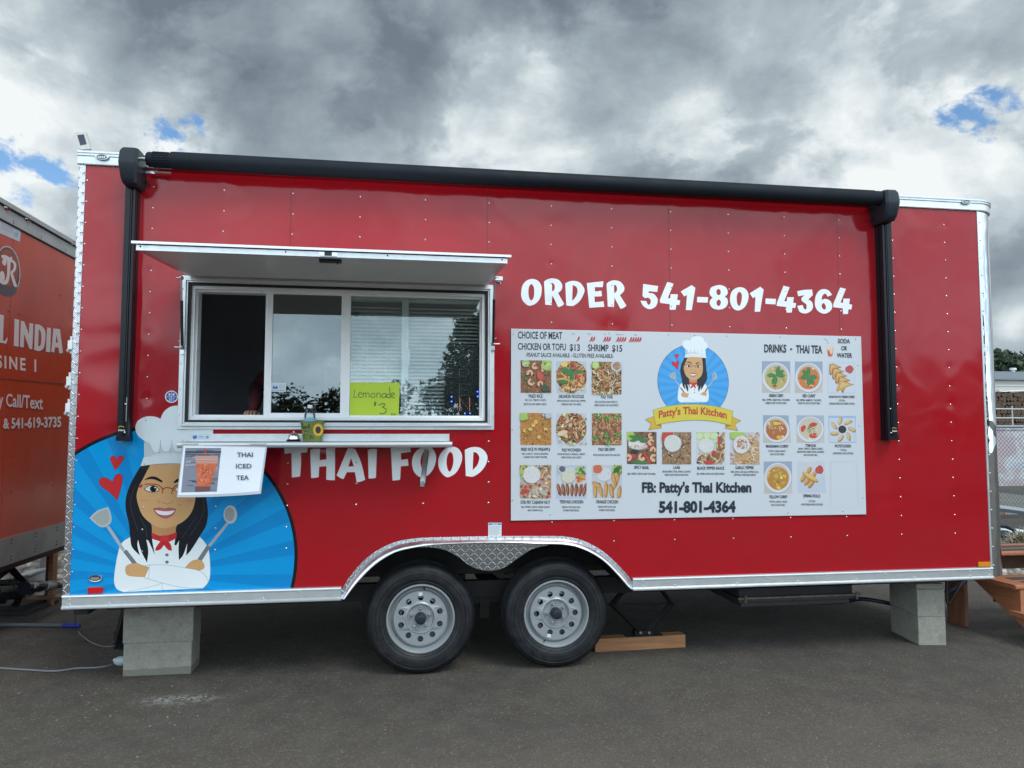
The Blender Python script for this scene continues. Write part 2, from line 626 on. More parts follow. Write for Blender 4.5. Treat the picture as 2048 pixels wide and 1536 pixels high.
CAPH = max(p[1] for p in text_geo('H')[0])


class Art(MB):
    """flat shapes laid one over another on a plane; fn(u, v, lift) -> point"""
    def __init__(self, fn, step=2e-5, base=0.0):
        super().__init__()
        self.fn, self.step, self.lift = fn, step, base

    def up(self):
        self.lift += self.step
        return self.lift

    def poly(self, pts, col, holes=(), keep=False):
        if len(pts) < 3:
            return
        l = self.lift if keep else self.up()
        loops = [[Vector((p[0], p[1], 0)) for p in q] for q in [pts, *holes]]
        flat = [p for q in loops for p in q]
        for t in tessellate_polygon(loops):
            self.face([self.fn(flat[i].x, flat[i].y, l) for i in t], 0, col)

    def shape(self, pts, col, holes=(), n=5):
        self.poly(sm(pts, n), col, [sm(h, n) for h in holes])

    def ell(self, cx, cy, rx, ry, col, n=20, a0=0.0):
        ca, sa = math.cos(a0), math.sin(a0)
        self.poly([(cx + ca * rx * math.cos(t) - sa * ry * math.sin(t), cy + sa * rx * math.cos(t) + ca * ry * math.sin(t)) for t in (2 * math.pi * i / n for i in range(n))], col)

    def stroke(self, pts, w, col, closed=False):
        self.up()
        n = len(pts)
        for i in range(n if closed else n - 1):
            a, b = Vector(pts[i][:2]), Vector(pts[(i + 1) % n][:2])
            d = b - a
            if d.length < 1e-6:
                continue
            d.normalize()
            s = Vector((-d.y, d.x)) * w / 2
            e = d * w * .3
            q = [a - e - s, b + e - s, b + e + s, a - e + s]
            self.lift += self.step * .05
            self.face([self.fn(p.x, p.y, self.lift) for p in q], 0, col)

    def text(self, s, x0, y0, x1, y1, h, col, bold=0.0, bend=0.0, space=1.0):
        """the string from (x0, y0) to (x1, y1) along its baseline, capitals h high (v grows downwards)"""
        v, f = text_geo(s, bold, space)
        if not v:
            return
        l = self.up()
        mx = min(p[0] for p in v)
        wd = max(p[0] for p in v) - mx
        q = []
        for (a, b) in v:
            u = (a - mx) / wd
            q.append(self.fn(x0 + (x1 - x0) * u, y0 + (y1 - y0) * u - b / CAPH * h - bend * 4 * u * (1 - u), l))
        for t in f:
            self.face([q[i] for i in t], 0, col)


def on_side(y=0.0):
    """artwork given in pixels of the photograph, lying on the trailer's long side"""
    return lambda u, v, l: at(u, v, 1, y - l)


def zoomed(fn, ox, oy, s):
    """artwork measured in an enlargement of the photograph"""
    return lambda u, v, l: fn(ox + u / s, oy + v / s, l)

# ------------------------------------------------------------------ ground
def asphalt_mat():
    m = bpy.data.materials.new('asphalt')
    m.use_nodes = True
    k = NT(m.node_tree)
    pr = k.n('ShaderNodeBsdfPrincipled', i_Roughness=.9)
    k.n('ShaderNodeOutputMaterial', i_Surface=pr.outputs[0])
    co = k.n('ShaderNodeTexCoord').outputs['Object']
    n1 = k.noise(co, .55, 8, .62, .4)
    n2 = k.noise(co, 5.0, 8, .68)
    n3 = k.noise(co, 150.0, 3, .6)
    base = k.mix(k.ramp(n1, [(.34, 0.0), (.66, 1.0)]), (.050, .042, .033), (.082, .069, .052))
    # ground turns paler with distance out from the trailer, edge broken by noise
    pale_mask = k.m('ADD', k.n('ShaderNodeSeparateXYZ', i_0=co).outputs[1], k.m('MULTIPLY', k.m('SUBTRACT', n1, .5), 3.0))
    pale_mask = k.n('ShaderNodeMapRange', interpolation_type='SMOOTHSTEP', i_0=pale_mask, i_1=-.2, i_2=-2.6, i_3=0.0, i_4=.75).outputs[0]
    base = k.mix(pale_mask, base, (.220, .184, .138))
    gr = k.noise(co, 42.0, 5, .8)
    base = k.mix(1.0, base, k.ramp(gr, [(.30, .66), (.5, 1.0), (.72, 1.0)]), 'MULTIPLY')
    base = k.mix(k.m('MULTIPLY', k.ramp(gr, [(.56, 0.0), (.75, 1.0)]), .45), base, (.19, .172, .145))
    base = k.mix(k.m('MULTIPLY', k.ramp(n2, [(.40, 0.0), (.72, 1.0)]), .6), base, (.120, .108, .090))
    vor = k.n('ShaderNodeTexVoronoi', feature='F1', i_Vector=co, i_Scale=120.0)
    base = k.mix(k.m('MULTIPLY', k.ramp(vor.outputs['Color'], [(.72, 0.0), (.95, 1.0)]), .6), base, (.24, .23, .21))
    base = k.mix(k.m('MULTIPLY', k.ramp(n3, [(.5, 0.0), (.72, 1.0)]), .5), base, (.035, .034, .033))
    # dried pale splash on the asphalt
    c = at(360, 1399, 2, 0.0)
    dd = k.n('ShaderNodeVectorMath', operation='SUBTRACT', i_0=co, i_1=tuple(c)).outputs[0]
    dd = k.n('ShaderNodeMapping', i_Vector=dd, i_Scale=(3.4, 9.0, 0)).outputs[0]
    ln = k.n('ShaderNodeVectorMath', operation='LENGTH', i_0=dd).outputs['Value']
    sp = k.m('MULTIPLY', k.n('ShaderNodeMapRange', i_0=ln, i_1=1.0, i_2=.2, i_3=0.0, i_4=1.0).outputs[0],
             k.ramp(k.noise(co, 26.0, 6, .7, 1.2), [(.46, 0.0), (.58, 1.0)]))
    base = k.mix(k.m('MULTIPLY', sp, .8), base, (.38, .38, .36))
    # oil and tyre darkening in patches
    o = k.ramp(k.noise(co, 1.3, 6, .65, 1.5), [(.54, 0.0), (.68, 1.0)])
    base = k.mix(k.m('MULTIPLY', o, .45), base, (.050, .049, .048))
    k.put(pr.inputs['Base Color'], base)
    hh = k.m('ADD', k.m('MULTIPLY', vor.outputs['Distance'], .8), k.m('MULTIPLY', n3, .9))
    k.put(pr.inputs['Normal'], k.n('ShaderNodeBump', i_Strength=.9, i_Distance=.006, i_Height=hh).outputs[0])
    return m


def gravel_mat():
    m = bpy.data.materials.new('gravel')
    m.use_nodes = True
    k = NT(m.node_tree)
    pr = k.n('ShaderNodeBsdfPrincipled', i_Roughness=.95)
    k.n('ShaderNodeOutputMaterial', i_Surface=pr.outputs[0])
    co = k.n('ShaderNodeTexCoord').outputs['Object']
    v = k.n('ShaderNodeTexVoronoi', feature='F1', i_Vector=co, i_Scale=15.0)
    g = k.n('ShaderNodeRGBToBW', i_0=v.outputs['Color']).outputs[0]
    c = k.ramp(g, [(.15, (.22, .20, .16)), (.5, (.38, .355, .30)), (.85, (.55, .53, .47))])
    c = k.mix(k.ramp(v.outputs['Distance'], [(.35, 0.0), (.75, .75)]), c, (.05, .046, .04))
    k.put(pr.inputs['Base Color'], c)
    k.put(pr.inputs['Normal'], k.n('ShaderNodeBump', i_Strength=1.0, i_Distance=-.03, i_Height=v.outputs['Distance']).outputs[0])
    return m


g = MB()
g.face([(-700, -700, 0), (700, -700, 0), (700, 900, 0), (-700, 900, 0)])
tag(g.build('ground', asphalt_mat()), kind='structure')
GRAVEL = gravel_mat()
# the gravel verge behind the pitch rises a little
rows = []
for j in range(13):
    y = 3.3 + j * .28
    z = .8 * min(1, max(0, (y - 3.35) / 1.5))
    rows.append([(x * .3 - 9, y + .08 * math.sin(x * .9), .004 + z * min(1, max(.12, (3.5 - (x * .3 - 9)) / 3)) + (random.uniform(-.02, .03) if j else 0)) for x in range(58)])
rows.append([(x * .3 - 9, 16.2, .10) for x in range(58)])
g = MB()
g.grid(rows)
tag(g.build('gravel_ground', GRAVEL, smooth=60), kind='structure')

# loose chips of stone on the asphalt
g = MB()
rnd = random.Random(3)


def pebble(c, r):
    t = [(rnd.uniform(.7, 1.2) * r * math.cos(a), rnd.uniform(.7, 1.2) * r * math.sin(a)) for a in (i * 1.257 + rnd.uniform(-.3, .3) for i in range(5))]
    top = Vector((c[0], c[1], r * .8))
    for i in range(5):
        a, b = t[i], t[(i + 1) % 5]
        g.face([(c[0] + a[0], c[1] + a[1], 0), (c[0] + b[0], c[1] + b[1], 0), top])


for i in range(190):
    px, py = rnd.uniform(-60, 2100), rnd.triangular(1265, 1560, 1330)
    p = at(px, py, 2, 0.0)
    pebble(p, rnd.uniform(.002, .0055))
for i in range(22):
    p = at(rnd.gauss(250, 130), rnd.gauss(1400, 22), 2, 0.0)
    pebble(p, rnd.uniform(.003, .007))
tag(g.build('gravel', mat('stone_chip', (.26, .25, .23), .9, var=.3, scale=30)), 'pale stone chips scattered over the dark asphalt', 'gravel', kind='stuff')

# ------------------------------------------------------------------ the red food trailer
TR = thing('food_trailer', (2.67, 1.2, 0), 'glossy red food trailer with open serving hatch and rolled black awning', 'food trailer')
WID = 2.44
NXR = .4064
RZ = [2.97 - .1274 * r for r in range(18)]


def resample(pts, n):
    d = [0]
    for a, b in zip(pts, pts[1:]):
        d.append(d[-1] + math.hypot(b[0] - a[0], b[1] - a[1]))
    out, i = [], 0
    for j in range(n):
        s = d[-1] * j / (n - 1)
        while i < len(d) - 2 and d[i + 1] < s:
            i += 1
        t = (s - d[i]) / (d[i + 1] - d[i])
        out.append((pts[i][0] + (pts[i + 1][0] - pts[i][0]) * t, pts[i][1] + (pts[i + 1][1] - pts[i][1]) * t))
    return out


def smooth_open(pts, n=5):
    out = []
    P = [Vector(p) for p in pts]
    for i in range(len(P) - 1):
        p0, p1, p2, p3 = P[max(i - 1, 0)], P[i], P[i + 1], P[min(i + 2, len(P) - 1)]
        for j in range(n):
            t = j / n
            q = .5 * ((2 * p1) + (p2 - p0) * t + (2 * p0 - 5 * p1 + 4 * p2 - p3) * t * t + (3 * p1 - p0 - 3 * p2 + p3) * t ** 3)
            out.append((q.x, q.y))
    out.append(tuple(P[-1]))
    return out


def fz(pts, y):
    o = []
    for (u, v) in pts:
        p = at(660 + u / 3.3032, 1020 + v / 3.3032, 1, y)
        o.append((p.x, p.z))
    return o


F_OUT = fz([(48, 580), (130, 440), (250, 310), (400, 222), (560, 187), (800, 178), (1100, 172), (1400, 171), (1560, 175), (1680, 205), (1800, 270), (1900, 360), (1980, 450), (2020, 515)], 0)
F_LIP = fz([(97, 590), (180, 482), (300, 362), (430, 282), (560, 250), (650, 236), (760, 228), (900, 222), (1080, 218), (1250, 220), (1400, 226), (1560, 232), (1680, 264), (1800, 332), (1900, 430), (1960, 500), (1988, 524)], -.045)
F_TEAR = fz([(560, 248), (650, 246), (760, 264), (850, 312), (920, 365), (1000, 396), (1080, 400), (1160, 375), (1250, 312), (1340, 257), (1440, 233)], -.03)
OUTC = resample(smooth_open(F_OUT), 60)
LIPC = resample(smooth_open(F_LIP), 60)
MIDC = [((a[0] + b[0]) / 2, (a[1] + b[1]) / 2) for a, b in zip(OUTC, LIPC)]
ARCH = [(a[0] * .2 + b[0] * .8, a[1] * .2 + b[1] * .8) for a, b in zip(OUTC, LIPC)]

# --- long side with its rivets and panel seams
WX0, WX1, WZ0, WZ1 = .20, 2.045, 1.535, 2.425
s = MB()
ol = [(-.40, .50)] + [q for q in ARCH if q[1] > .5] + [(5.553, .50), (5.553, 3.10), (-.40, 3.10)]
hole = [(WX0, WZ0), (WX1, WZ0), (WX1, WZ1), (WX0, WZ1)]
s.plate([(x, 0, z) for x, z in ol], [[(x, 0, z) for x, z in hole]])
s.box((WX0 - .03, .002, WZ0 - .03), (WX0 - .001, .06, WZ1 + .03))
for sx in (2, 5, 8, 11):
    x = sx * NXR - .012
    for z0, z1 in (((1.0 if sx != 5 else .99), 3.08),) if sx not in (2,) else ((2.45, 3.08),):
        s.box((x - .0015, -.0004, z0), (x + .0015, .001, z1), 2)  # thin strips of darker red along the sheet joints


def rivet(x, z, y=0.0, r=.0056, h=.0035):
    b = []
    for rr, hh in ((1, 0), (.86, .6), (.45, .95)):
        b.append([(x + r * rr * math.cos(a), y - .0004 - h * hh, z + r * rr * math.sin(a)) for a in (i * math.pi / 4 for i in range(8))])
    s.grid(b, 1, close=True)
    s.face(b[-1], 1)


for c in range(14):
    for r, z in enumerate(RZ):
        x = c * NXR
        if 1 <= c <= 4 and 1.49 < z < 2.55:
            continue
        if c == 5 and 1.50 < z < 2.46:
            pass
        if c in (3, 4, 5) and r >= 16:
            continue
        rivet(x + random.uniform(-.001, .001), z + random.uniform(-.001, .001))
for i in range(19):
    rivet(-.372, 2.99 - i * .1274)
s.build('side_panel', [RED, mat('rivet_head', (.60, .58, .58), .22, .85), mat('seam_line', (.10, .006, .008), .4)], TR)

# --- shell: roof, the other walls, floor
s = MB()
s.box((-.40, .03, 3.05), (5.6, WID, 3.11))
s.box((-.30, .30, 3.11), (5.5, WID - .3, 3.155))
s.build('roof', mat('roof_sheet', (.62, .64, .66), .4, .6, var=.1), TR)
s = MB()
s.box((-.405, .03, .50), (-.385, WID, 3.08))
s.build('rear_wall', RED, TR)
s = MB()
s.box((5.72, .20, .50), (5.745, WID, 3.08))
s.box((-.40, WID - .02, .50), (5.70, WID, 3.08))
s.build('outer_wall', RED, TR)
s = MB()
s.box((-.38, .53, .52), (5.70, WID - .03, .60))
s.box((-.38, .012, .52), (.86, .529, .60))
s.box((3.24, .012, .52), (5.54, .529, .60))
s.build('floor', mat('plywood_floor', (.05, .04, .032), .8, var=.2), TR)
s = MB()
s.box((-.37, 1.98, .62), (5.70, 2.0, 3.04))
s.box((2.30, .05, 1.0), (2.32, 2.0, 3.04))
s.box((-.35, .05, .62), (-.33, 2.0, 3.04))
s.box((-.33, .30, 2.98), (2.3, 1.97, 3.0))
s.box((.2, 1.50, .62), (2.2, 1.96, 1.50), 1)
s.box((.35, 1.75, 1.95), (1.35, 1.95, 2.35), 1)
s.box((.235, .115, 1.535), (2.01, .42, 1.568), 1)
s.build('inner_lining', [mat('kitchen_wall', (.62, .66, .72), .5), mat('steel_counter', (.12, .12, .125), .35, .6)], TR)

# wheel well liner and underside frame
s = MB()
s.grid([[(x, y, z) for x, z in ARCH] for y in (.003, .52)])
s.plate([(x, .52, z) for x, z in ARCH if z > .55], [])
s.build('wheel_well', DARKSTEEL, TR)
s = MB()
for y in (.34, 2.05):
    s.box((-.30, y, .40), (5.55, y + .06, .51))
for i in range(14):
    xx = -.2 + i * .42
    s.box((xx, .1 if xx < .8 or xx > 3.2 else .54, .46), (xx + .04, 2.35, .512))
s.box((-.38, .06, .44), (-.30, 2.38, .512))
s.build('chassis_frame', DARKSTEEL, TR)
for x in (1.62, 2.482):
    s = MB()
    s.tube([(x, .22, .34), (x, 2.2, .34)], .038, 14)
    for y in (.40, 2.08):
        for k in range(4):
            s.box((x - .36 + k * .05, y - .025, .385 + k * .012), (x + .36 - k * .05, y + .025, .395 + k * .012))
        s.box((x - .06, y - .04, .30), (x + .06, y + .04, .384))
    s.build('axle', DARKSTEEL, TR)
for (xa, xb, za) in ((2.02, 2.085, .26), (1.24, 1.28, .33), (2.84, 2.88, .33)):
    s = MB()
    s.box((xa, .36, za), (xb, .44, .50))
    if za < .3:
        s.box((1.93, .3701, .36), (2.17, .4299, .40))
    s.build('spring_hanger', DARKSTEEL, TR)


# --- wheels
def ring(c, r, y, n=24):
    return [(c[0] + r * math.cos(2 * math.pi * i / n), y, c[2] + r * math.sin(2 * math.pi * i / n)) for i in range(n)]


wc = (1.62, 0, .342)
s = MB()
s.lathe([(.166, .106), (.170, .120), (.181, .118), (.187, .108), (.191, .088), (.198, .076), (.200, .066), (.204, .0615), (.210, .062), (.213, .068), (.211, .075), (.205, .08), (.205, .225), (.155, .225), (.155, .13), (.12, .118)], wc, 1, 56)
holes = []
for i in range(10):
    a = math.radians(18 + 36 * i)
    h = (wc[0] + .126 * math.cos(a), 0, wc[2] + .126 * math.sin(a))
    holes.append(ring(h, .0182, .088, 14))
s.plate(ring(wc, .1665, .088, 56), holes + [ring(wc, .098, .088, 40)])
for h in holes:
    s.grid([h, [(p[0], .098, p[2]) for p in h]], 1, close=True)  # hole walls coloured black to stand for shade inside them
s.lathe([(.1665, .088), (.1675, .0935), (.166, .106)], wc, 1, 56)
s.lathe([(.098, .088), (.092, .083), (.086, .0835), (.081, .092), (.077, .099), (.05, .1005), (.03, .1005)], wc, 1, 48)
s.plate(ring(wc, .155, .128, 40), [], 1)  # black disc standing for the shade behind the holes
rim = s.build('wheel', [SILVER, mat('wheel_hole_shade', (.006, .006, .007), .8)], TR, smooth=35)
s = MB()
tp = [(.207, .078), (.214, .066), (.228, .057), (.232, .0585), (.236, .055), (.250, .0515), (.252, .0535), (.254, .0515), (.262, .0505), (.276, .0507), (.278, .053), (.280, .0507), (.285, .051), (.300, .0545), (.302, .0525), (.312, .058), (.324, .068), (.333, .082), (.3345, .090), (.339, .094), (.341, .104)]
y = .104
for gq in (.118, .143, .168, .193):
    tp += [(.3415, gq - .004), (.334, gq - .002), (.334, gq + .002), (.3415, gq + .004)]
tp += [(.341, .206), (.339, .216), (.333, .228), (.312, .252), (.285, .259), (.236, .255), (.207, .232)]
s.lathe(tp, wc, 1, 80)
# shoulder lugs
for i in range(64):
    a = 2 * math.pi * i / 64
    for (r0, r1, y0, y1) in ((.3325, .3418, .078, .104),):
        pts = []
        for (rr, yy, da) in ((.331, .076, -.030), (.3395, .100, -.036), (.3395, .100, .020), (.331, .076, .026)):
            pts.append(Vector((wc[0] + (rr + .0022) * math.cos(a + da), yy, wc[2] + (rr + .0022) * math.sin(a + da))))
        s.face(pts)
s.build('tyre', RUBBER, rim, smooth=30)
s = MB()
s.lathe([(.0, .040), (.022, .040), (.029, .043), (.0325, .050), (.0335, .075), (.0355, .080), (.0355, .1005)], wc, 1, 24)
s.lathe([(.0, .0395), (.013, .0395), (.015, .042)], wc, 1, 18)
hub = s.build('hub_cap', BLACK, rim, smooth=40)
for i in range(5):
    a = math.radians(90 + 72 * i)
    c = (wc[0] + .058 * math.cos(a), 0, wc[2] + .058 * math.sin(a))
    s = MB()
    s.lathe([(0, .076), (.006, .077), (.0095, .082), (.0105, .0995)], c, 1, 6)
    s.build('lug_nut', STEEL, rim)
s = MB()
s.box((wc[0] - .013, .0865, wc[2] + .137), (wc[0] + .012, .0875, wc[2] + .158))
stk = s.build('balance_sticker', mat('pale_sticker', (.62, .66, .62), .5), rim)
s = MB()
s.tube([(wc[0] + .02, .085, wc[2] + .186), (wc[0] + .022, .06, wc[2] + .178)], .005, 8)
stk2 = s.build('valve_stem', BLACK, rim)


def turn_wheel(dx, dz, ang, flip=False):
    r2 = rim.copy()
    COL.objects.link(r2)
    r2.parent = TR
    L = Vector(TR.location)
    c0 = Vector((wc[0], 0, wc[2])) - L
    mt = Matrix.Translation(Vector((dx, WID + .0 if flip else 0, dz))) @ Matrix.Translation(c0)
    if flip:
        mt = Matrix.Translation(Vector((dx, 2 * (L.y) + 0.0, dz))) @ Matrix.Translation(Vector((c0.x, -L.y, c0.z)))
        mt = Matrix.Translation(Vector((wc[0] + dx, WID, wc[2] + dz)) - L) @ Matrix.Rotation(math.pi, 4, 'Z') @ Matrix.Translation(L - Vector((wc[0], 0, wc[2])))
    else:
        mt = Matrix.Translation(Vector((wc[0] + dx, 0, wc[2] + dz)) - L) @ Matrix.Rotation(ang, 4, 'Y') @ Matrix.Translation(L - Vector((wc[0], 0, wc[2])))
    r2.matrix_local = mt
    for ch in rim.children:
        c = ch.copy()
        COL.objects.link(c)
        c.parent = r2
    return r2


turn_wheel(.862, .0, R(198))
turn_wheel(0, 0, 0, True)
turn_wheel(.862, 0, 0, True)

# --- fender
FY0, FY1 = -.004, -.045
s = MB()
row_o = [(x, FY0, z) for x, z in OUTC]
mid = [(a[0] * .62 + b[0] * .38, a[1] * .62 + b[1] * .38) for a, b in zip(OUTC, LIPC)]
s.grid([[(x, .0, z) for x, z in OUTC], row_o, [(x, FY0 - .003, z) for x, z in mid]], 0)
q = lambda t, y: [(a[0] + (b[0] - a[0]) * t, y, a[1] + (b[1] - a[1]) * t) for a, b in zip(OUTC, LIPC)]
s.grid([q(.38, -.007), q(.46, -.018), q(.58, -.031), q(.74, -.041), q(.90, -.046), q(.98, -.045), q(1.0, -.041), q(1.0, -.036)], 1)
s.grid([q(1.0, -.036), q(.93, -.034), q(.6, -.02), q(.5, .004)], 1)
s.build('fender', [tread_plate('tread_plate', (0, 2), .028), ALU], TR, smooth=50)
s = MB()
tear = smooth_open(F_TEAR)
top = [(x, .0) for x, z in tear]
topz = []
for x, z in tear:
    b = min(LIPC, key=lambda qq: abs(qq[0] - x))
    topz.append((x, b[1] + .012))
s.grid([[(x, -.030, z) for x, z in topz], [(x, -.030, max(min(z, t[1] - .001), 0)) for (x, z), t in zip(tear, topz)]])
s.grid([[(x, -.030, min(z, t[1] - .001)) for (x, z), t in zip(tear, topz)], [(x, -.012, min(z, t[1] - .001) - .004) for (x, z), t in zip(tear, topz)]])
s.build('fender_skirt', MATS['tread_plate'], TR)

# --- rails and corners
arc = [(5.55 + .2 * math.sin(t), .2 - .2 * math.cos(t)) for t in (R(90) * i / 14 for i in range(15))]
s = MB()
prof = [(0, 3.082), (.012, 3.082), (.014, 3.088), (.012, 3.094), (.012, 3.132), (.019, 3.136), (.019, 3.142), (.012, 3.145), (.012, 3.150), (.020, 3.153), (.020, 3.163), (.0, 3.163)]
s.sweep(prof, [(-.425, 0)] + arc + [(5.75, WID)])
rail = s.build('top_rail', ALU_SATIN, TR, smooth=30)
s = MB()
s.sweep(prof, [(-.41, WID), (-.41, .012)])
s.build('rear_rail', ALU_SATIN, TR)


def oval_light(px, py, name, parent, y, w=.046, h=.018):
    p = at(px, py, 1, y)
    s = MB()
    for k, (sc, d) in enumerate(((1, 0), (1, -.006), (.86, -.011), (.72, -.009))):
        pass
    rows = [[(p.x + w * sc * math.cos(a), y + d, p.z + h * sc * math.sin(a) * (1.0 if True else 1)) for a in (2 * math.pi * i / 28 for i in range(28))] for sc, d in ((1, 0), (1, -.007), (.9, -.012), (.74, -.011))]
    s.grid(rows, 0, close=True)
    s.face(rows[-1], 1)
    o = s.build(name, [STEEL, mat('lens_smoke', (.05, .05, .055), .15)], parent, smooth=40)
    s = MB()
    for i in range(4):
        x = p.x - w * .42 + i * w * .28
        s.box((x - .004, y - .0135, p.z - .005), (x + .004, y - .0105, p.z + .006))
    s.box((p.x - w * .5, y - .013, p.z - h * .45), (p.x + w * .5, y - .0105, p.z - h * .32))
    s.build('lamp_lens', mat('lamp_lens', (.45, .47, .5), .15, .4), o)
    return o


oval_light(205, 315.5, 'marker_light', rail, -.013, .040, .017)
oval_light(1931.5, 405, 'marker_light', rail, -.013, .040, .017)
s = MB()
prof = [(0, .488), (.020, .488), (.026, .493), (.026, .500), (.018, .505), (.014, .509), (.014, .552), (.018, .555), (.022, .559), (.020, .567), (.0, .570)]
for (xa, xb) in ((-.415, MIDC[0][0]), (MIDC[-1][0], 5.553)):
    s = MB()
    s.sweep(prof, [(xa, 0), (xb, 0)])
    for i in range(28):
        x = -.375 + i * .213
        for zz in ((.545,) if i % 2 == 0 else (.514,)) if i not in (0, 27) else (.545, .514):
            if xa < x < xb - .05:
                s.sphere((x, -.015, zz), .0075, 8, sc=(1, .55, 1))
    if xa > 0:
        for zz in (.545, .514):
            s.sphere((5.53, -.015, zz), .0075, 8, sc=(1, .55, 1))
            s.sphere((xa + .07, -.015, zz), .006, 8, sc=(1, .55, 1))
    s.build('sill_rail', ALU_SATIN, TR, smooth=35)
s = MB()
s.box((-.418, -.004, .57), (-.381, .03, 3.083))
s.build('corner_trim', tread_plate('tread_plate_small', (0, 2), .030, .74), TR)
s = MB()
s.grid([[(x, y, .50) for x, y in arc], [(x, y, 3.083) for x, y in arc]])
s.build('corner_cap', CHROME, TR, smooth=80)
s = MB()
s.box((5.545, -.005, .568), (5.559, .004, 3.083))
for r in range(20):
    s.sphere((5.572, -.001, 3.0 - r * .1274), .0055, 8, sc=(1, .6, 1))
s.build('corner_strip', ALU_SATIN, TR)
for i, py in enumerate((690, 762, 815)):
    s = MB()
    p = at(143, py, 1, .02)
    s.tube([(-.428, .02, p.z - .05), (-.428, .02, p.z + .05)], .012, 10)
    s.box((-.440, -.008, p.z - .028), (-.415, .03, p.z + .024))
    s.sphere((-.443, .01, p.z - .035), .012, 8)
    s.build('door_hinge', mat('zinc_hinge', (.66, .68, .68), .4, .6, var=.15), TR)

# --- small lamps and reflectors on the skin
oval_light(192, 1156, 'clearance_lamp', TR, -.001, .038, .021)
a, b = at(176, 1191), at(207, 1178)
s = MB()
s.box((a.x, -.010, .574), (b.x, -.001, .574 + (b.z - a.z)))
s.build('red_reflector', mat('red_lens', (.55, .008, .01), .18), TR, bevel=.002)
a, b = at(1955, 1134), at(1979, 1125)
s = MB()
s.box((a.x, -.012, .573), (b.x - .002, -.001, .573 + .032))
s.build('amber_reflector', mat('amber_lens', (.62, .22, .01), .2), TR, bevel=.002)

# --- awning folded against the side
def arm(x0, x1, mirror, ca, cb):
    s = MB()
    w = x1 - x0
    sec = [(0, 0), (0, -.083), (.50, -.083), (.50, -.074), (.56, -.074), (.56, -.083), (.66, -.083), (.66, -.070), (.74, -.070), (.74, -.081), (.97, -.081), (1, -.074), (1, -.05), (.93, -.05), (.93, -.04), (1, -.04), (1, 0)]
    pts = [((x0 + t * w) if not mirror else (x1 - t * w), y) for t, y in sec]
    s.prism([(x, y, 1.453) for x, y in pts], (0, 0, 1.50))
    s.box((x0 - .003, -.089, 1.448), (x1 + .003, -.002, 1.475))
    o = s.build('awning_arm', BLACKGLOSS, TR)
    cx = x0 + .72 * w if not mirror else x1 - .72 * w
    for z in (1.497, 1.66):
        s = MB()
        s.sphere((cx, -.083, z), .006, 8, sc=(1, .5, 1))
        s.build('screw', STEEL, o)
    s = MB()
    secs = []
    for (z, a0, a1, d) in ((2.912, .10, .86, .130), (2.922, .02, .96, .150), (2.945, -.04, 1.02, .168), (3.02, -.12, 1.08, .190), (3.035, -.13, 1.10, .192), (3.10, -.10, 1.08, .182), (3.122, -.03, 1.03, .165), (3.130, .12, .9, .14)):
        cw = cb - ca
        xa, xb, z = ca + (a0 + .13) / 1.23 * cw, ca + (a1 + .13) / 1.23 * cw, z + .022
        ch = .014
        secs.append([(xa, -.004, z), (xa, -d + ch, z), (xa + ch, -d, z), (xb - ch, -d, z), (xb, -d + ch, z), (xb, -.004, z)])
    s.grid(secs, 0, close=True)
    s.face(secs[0])
    s.face(secs[-1])
    s.build('end_cap', BLACK, o, smooth=28)
    return o


armL = arm(-.129, -.071, False, -.140, -.036)
armR = arm(4.742, 4.811, True, 4.706, 4.812)
s = MB()
s.box((-.083, -.087, 1.56), (-.079, -.0815, 1.70))
s.build('pull_slot', mat('grey_metal_strip', (.3, .31, .32), .4, .6), armL)
for o_, xa in ((armL, -.126), (armR, 4.765)):
    A = Art(lambda u, v, l: Vector((u, -.0895 - l, v)), 2e-5)
    A2 = Art(lambda u, v, l, xa=xa: Vector((xa + u, -.0838 - l, 1.505 - v)), 2e-5)
    A2.text('Solera', .004, 0, .040, 0, .011, (.75, .74, .70), .02)
    A2.stroke([(.005, -.022), (.014, -.027), (.024, -.027), (.036, -.021)], .003, (.75, .42, .08))
    A2.build('badge', PRINT, o_)
s = MB()
RY, RZZ = -.112, 3.098
s.lathe([(0, .130), (.050, .131), (.052, .145), (.052, 4.655), (.049, 4.66), (.049, 4.705), (0, 4.707)], (0, RY, RZZ), 0, 28)
n = 28
s.lathe([(0, -.008), (.036, -.006), (.043, .004), (.044, .130), (.03, .132)], (0, RY, RZZ), 0, 28)
for i in range(20):
    a = 2 * math.pi * i / 20
    s.tube([(.03, RY + .0445 * math.cos(a), RZZ + .0445 * math.sin(a)), (.12, RY + .0445 * math.cos(a), RZZ + .0445 * math.sin(a))], .0028, 5)
s.build('awning_roller', mat('black_awning_fabric', (.010, .014, .020), .62, var=.12, scale=3, bump=.0006, bscale=30, ior=1.27), TR, smooth=40)
for (xa, xb, xs) in ((-.045, .0, -.03), (4.70, 4.72, 4.700)):
    s = MB()
    s.tube([(xa, RY, RZZ), (xb, RY, RZZ)], .011, 10)
    s.build('roller_spindle', STEEL, TR)
    for z in (2.975, 2.99):
        s = MB()
        s.sphere((xs, -.03, z), .009, 8)
        s.build('bracket_bolt', DARKSTEEL, TR)
s = MB()
s.box((-.034, -.05, 3.035), (.02, -.023, 3.049))
s.build('roller_bracket', STEEL, TR)
s = MB()
s.box((.0, -.022, 3.050), (.10, -.013, 3.060))
s.build('awning_rail', ALU_SATIN, TR)

# --- serving window
def frame_ring(s, x0, x1, z0, z1, w, ya, yb, m=0):
    """four butted bars of a rectangular frame"""
    s.box((x0, ya, z0), (x0 + w, yb, z1), m)
    s.box((x1 - w, ya, z0), (x1, yb, z1), m)
    s.box((x0 + w, ya, z0), (x1 - w, yb, z0 + w), m)
    s.box((x0 + w, ya, z1 - w), (x1 - w, yb, z1), m)


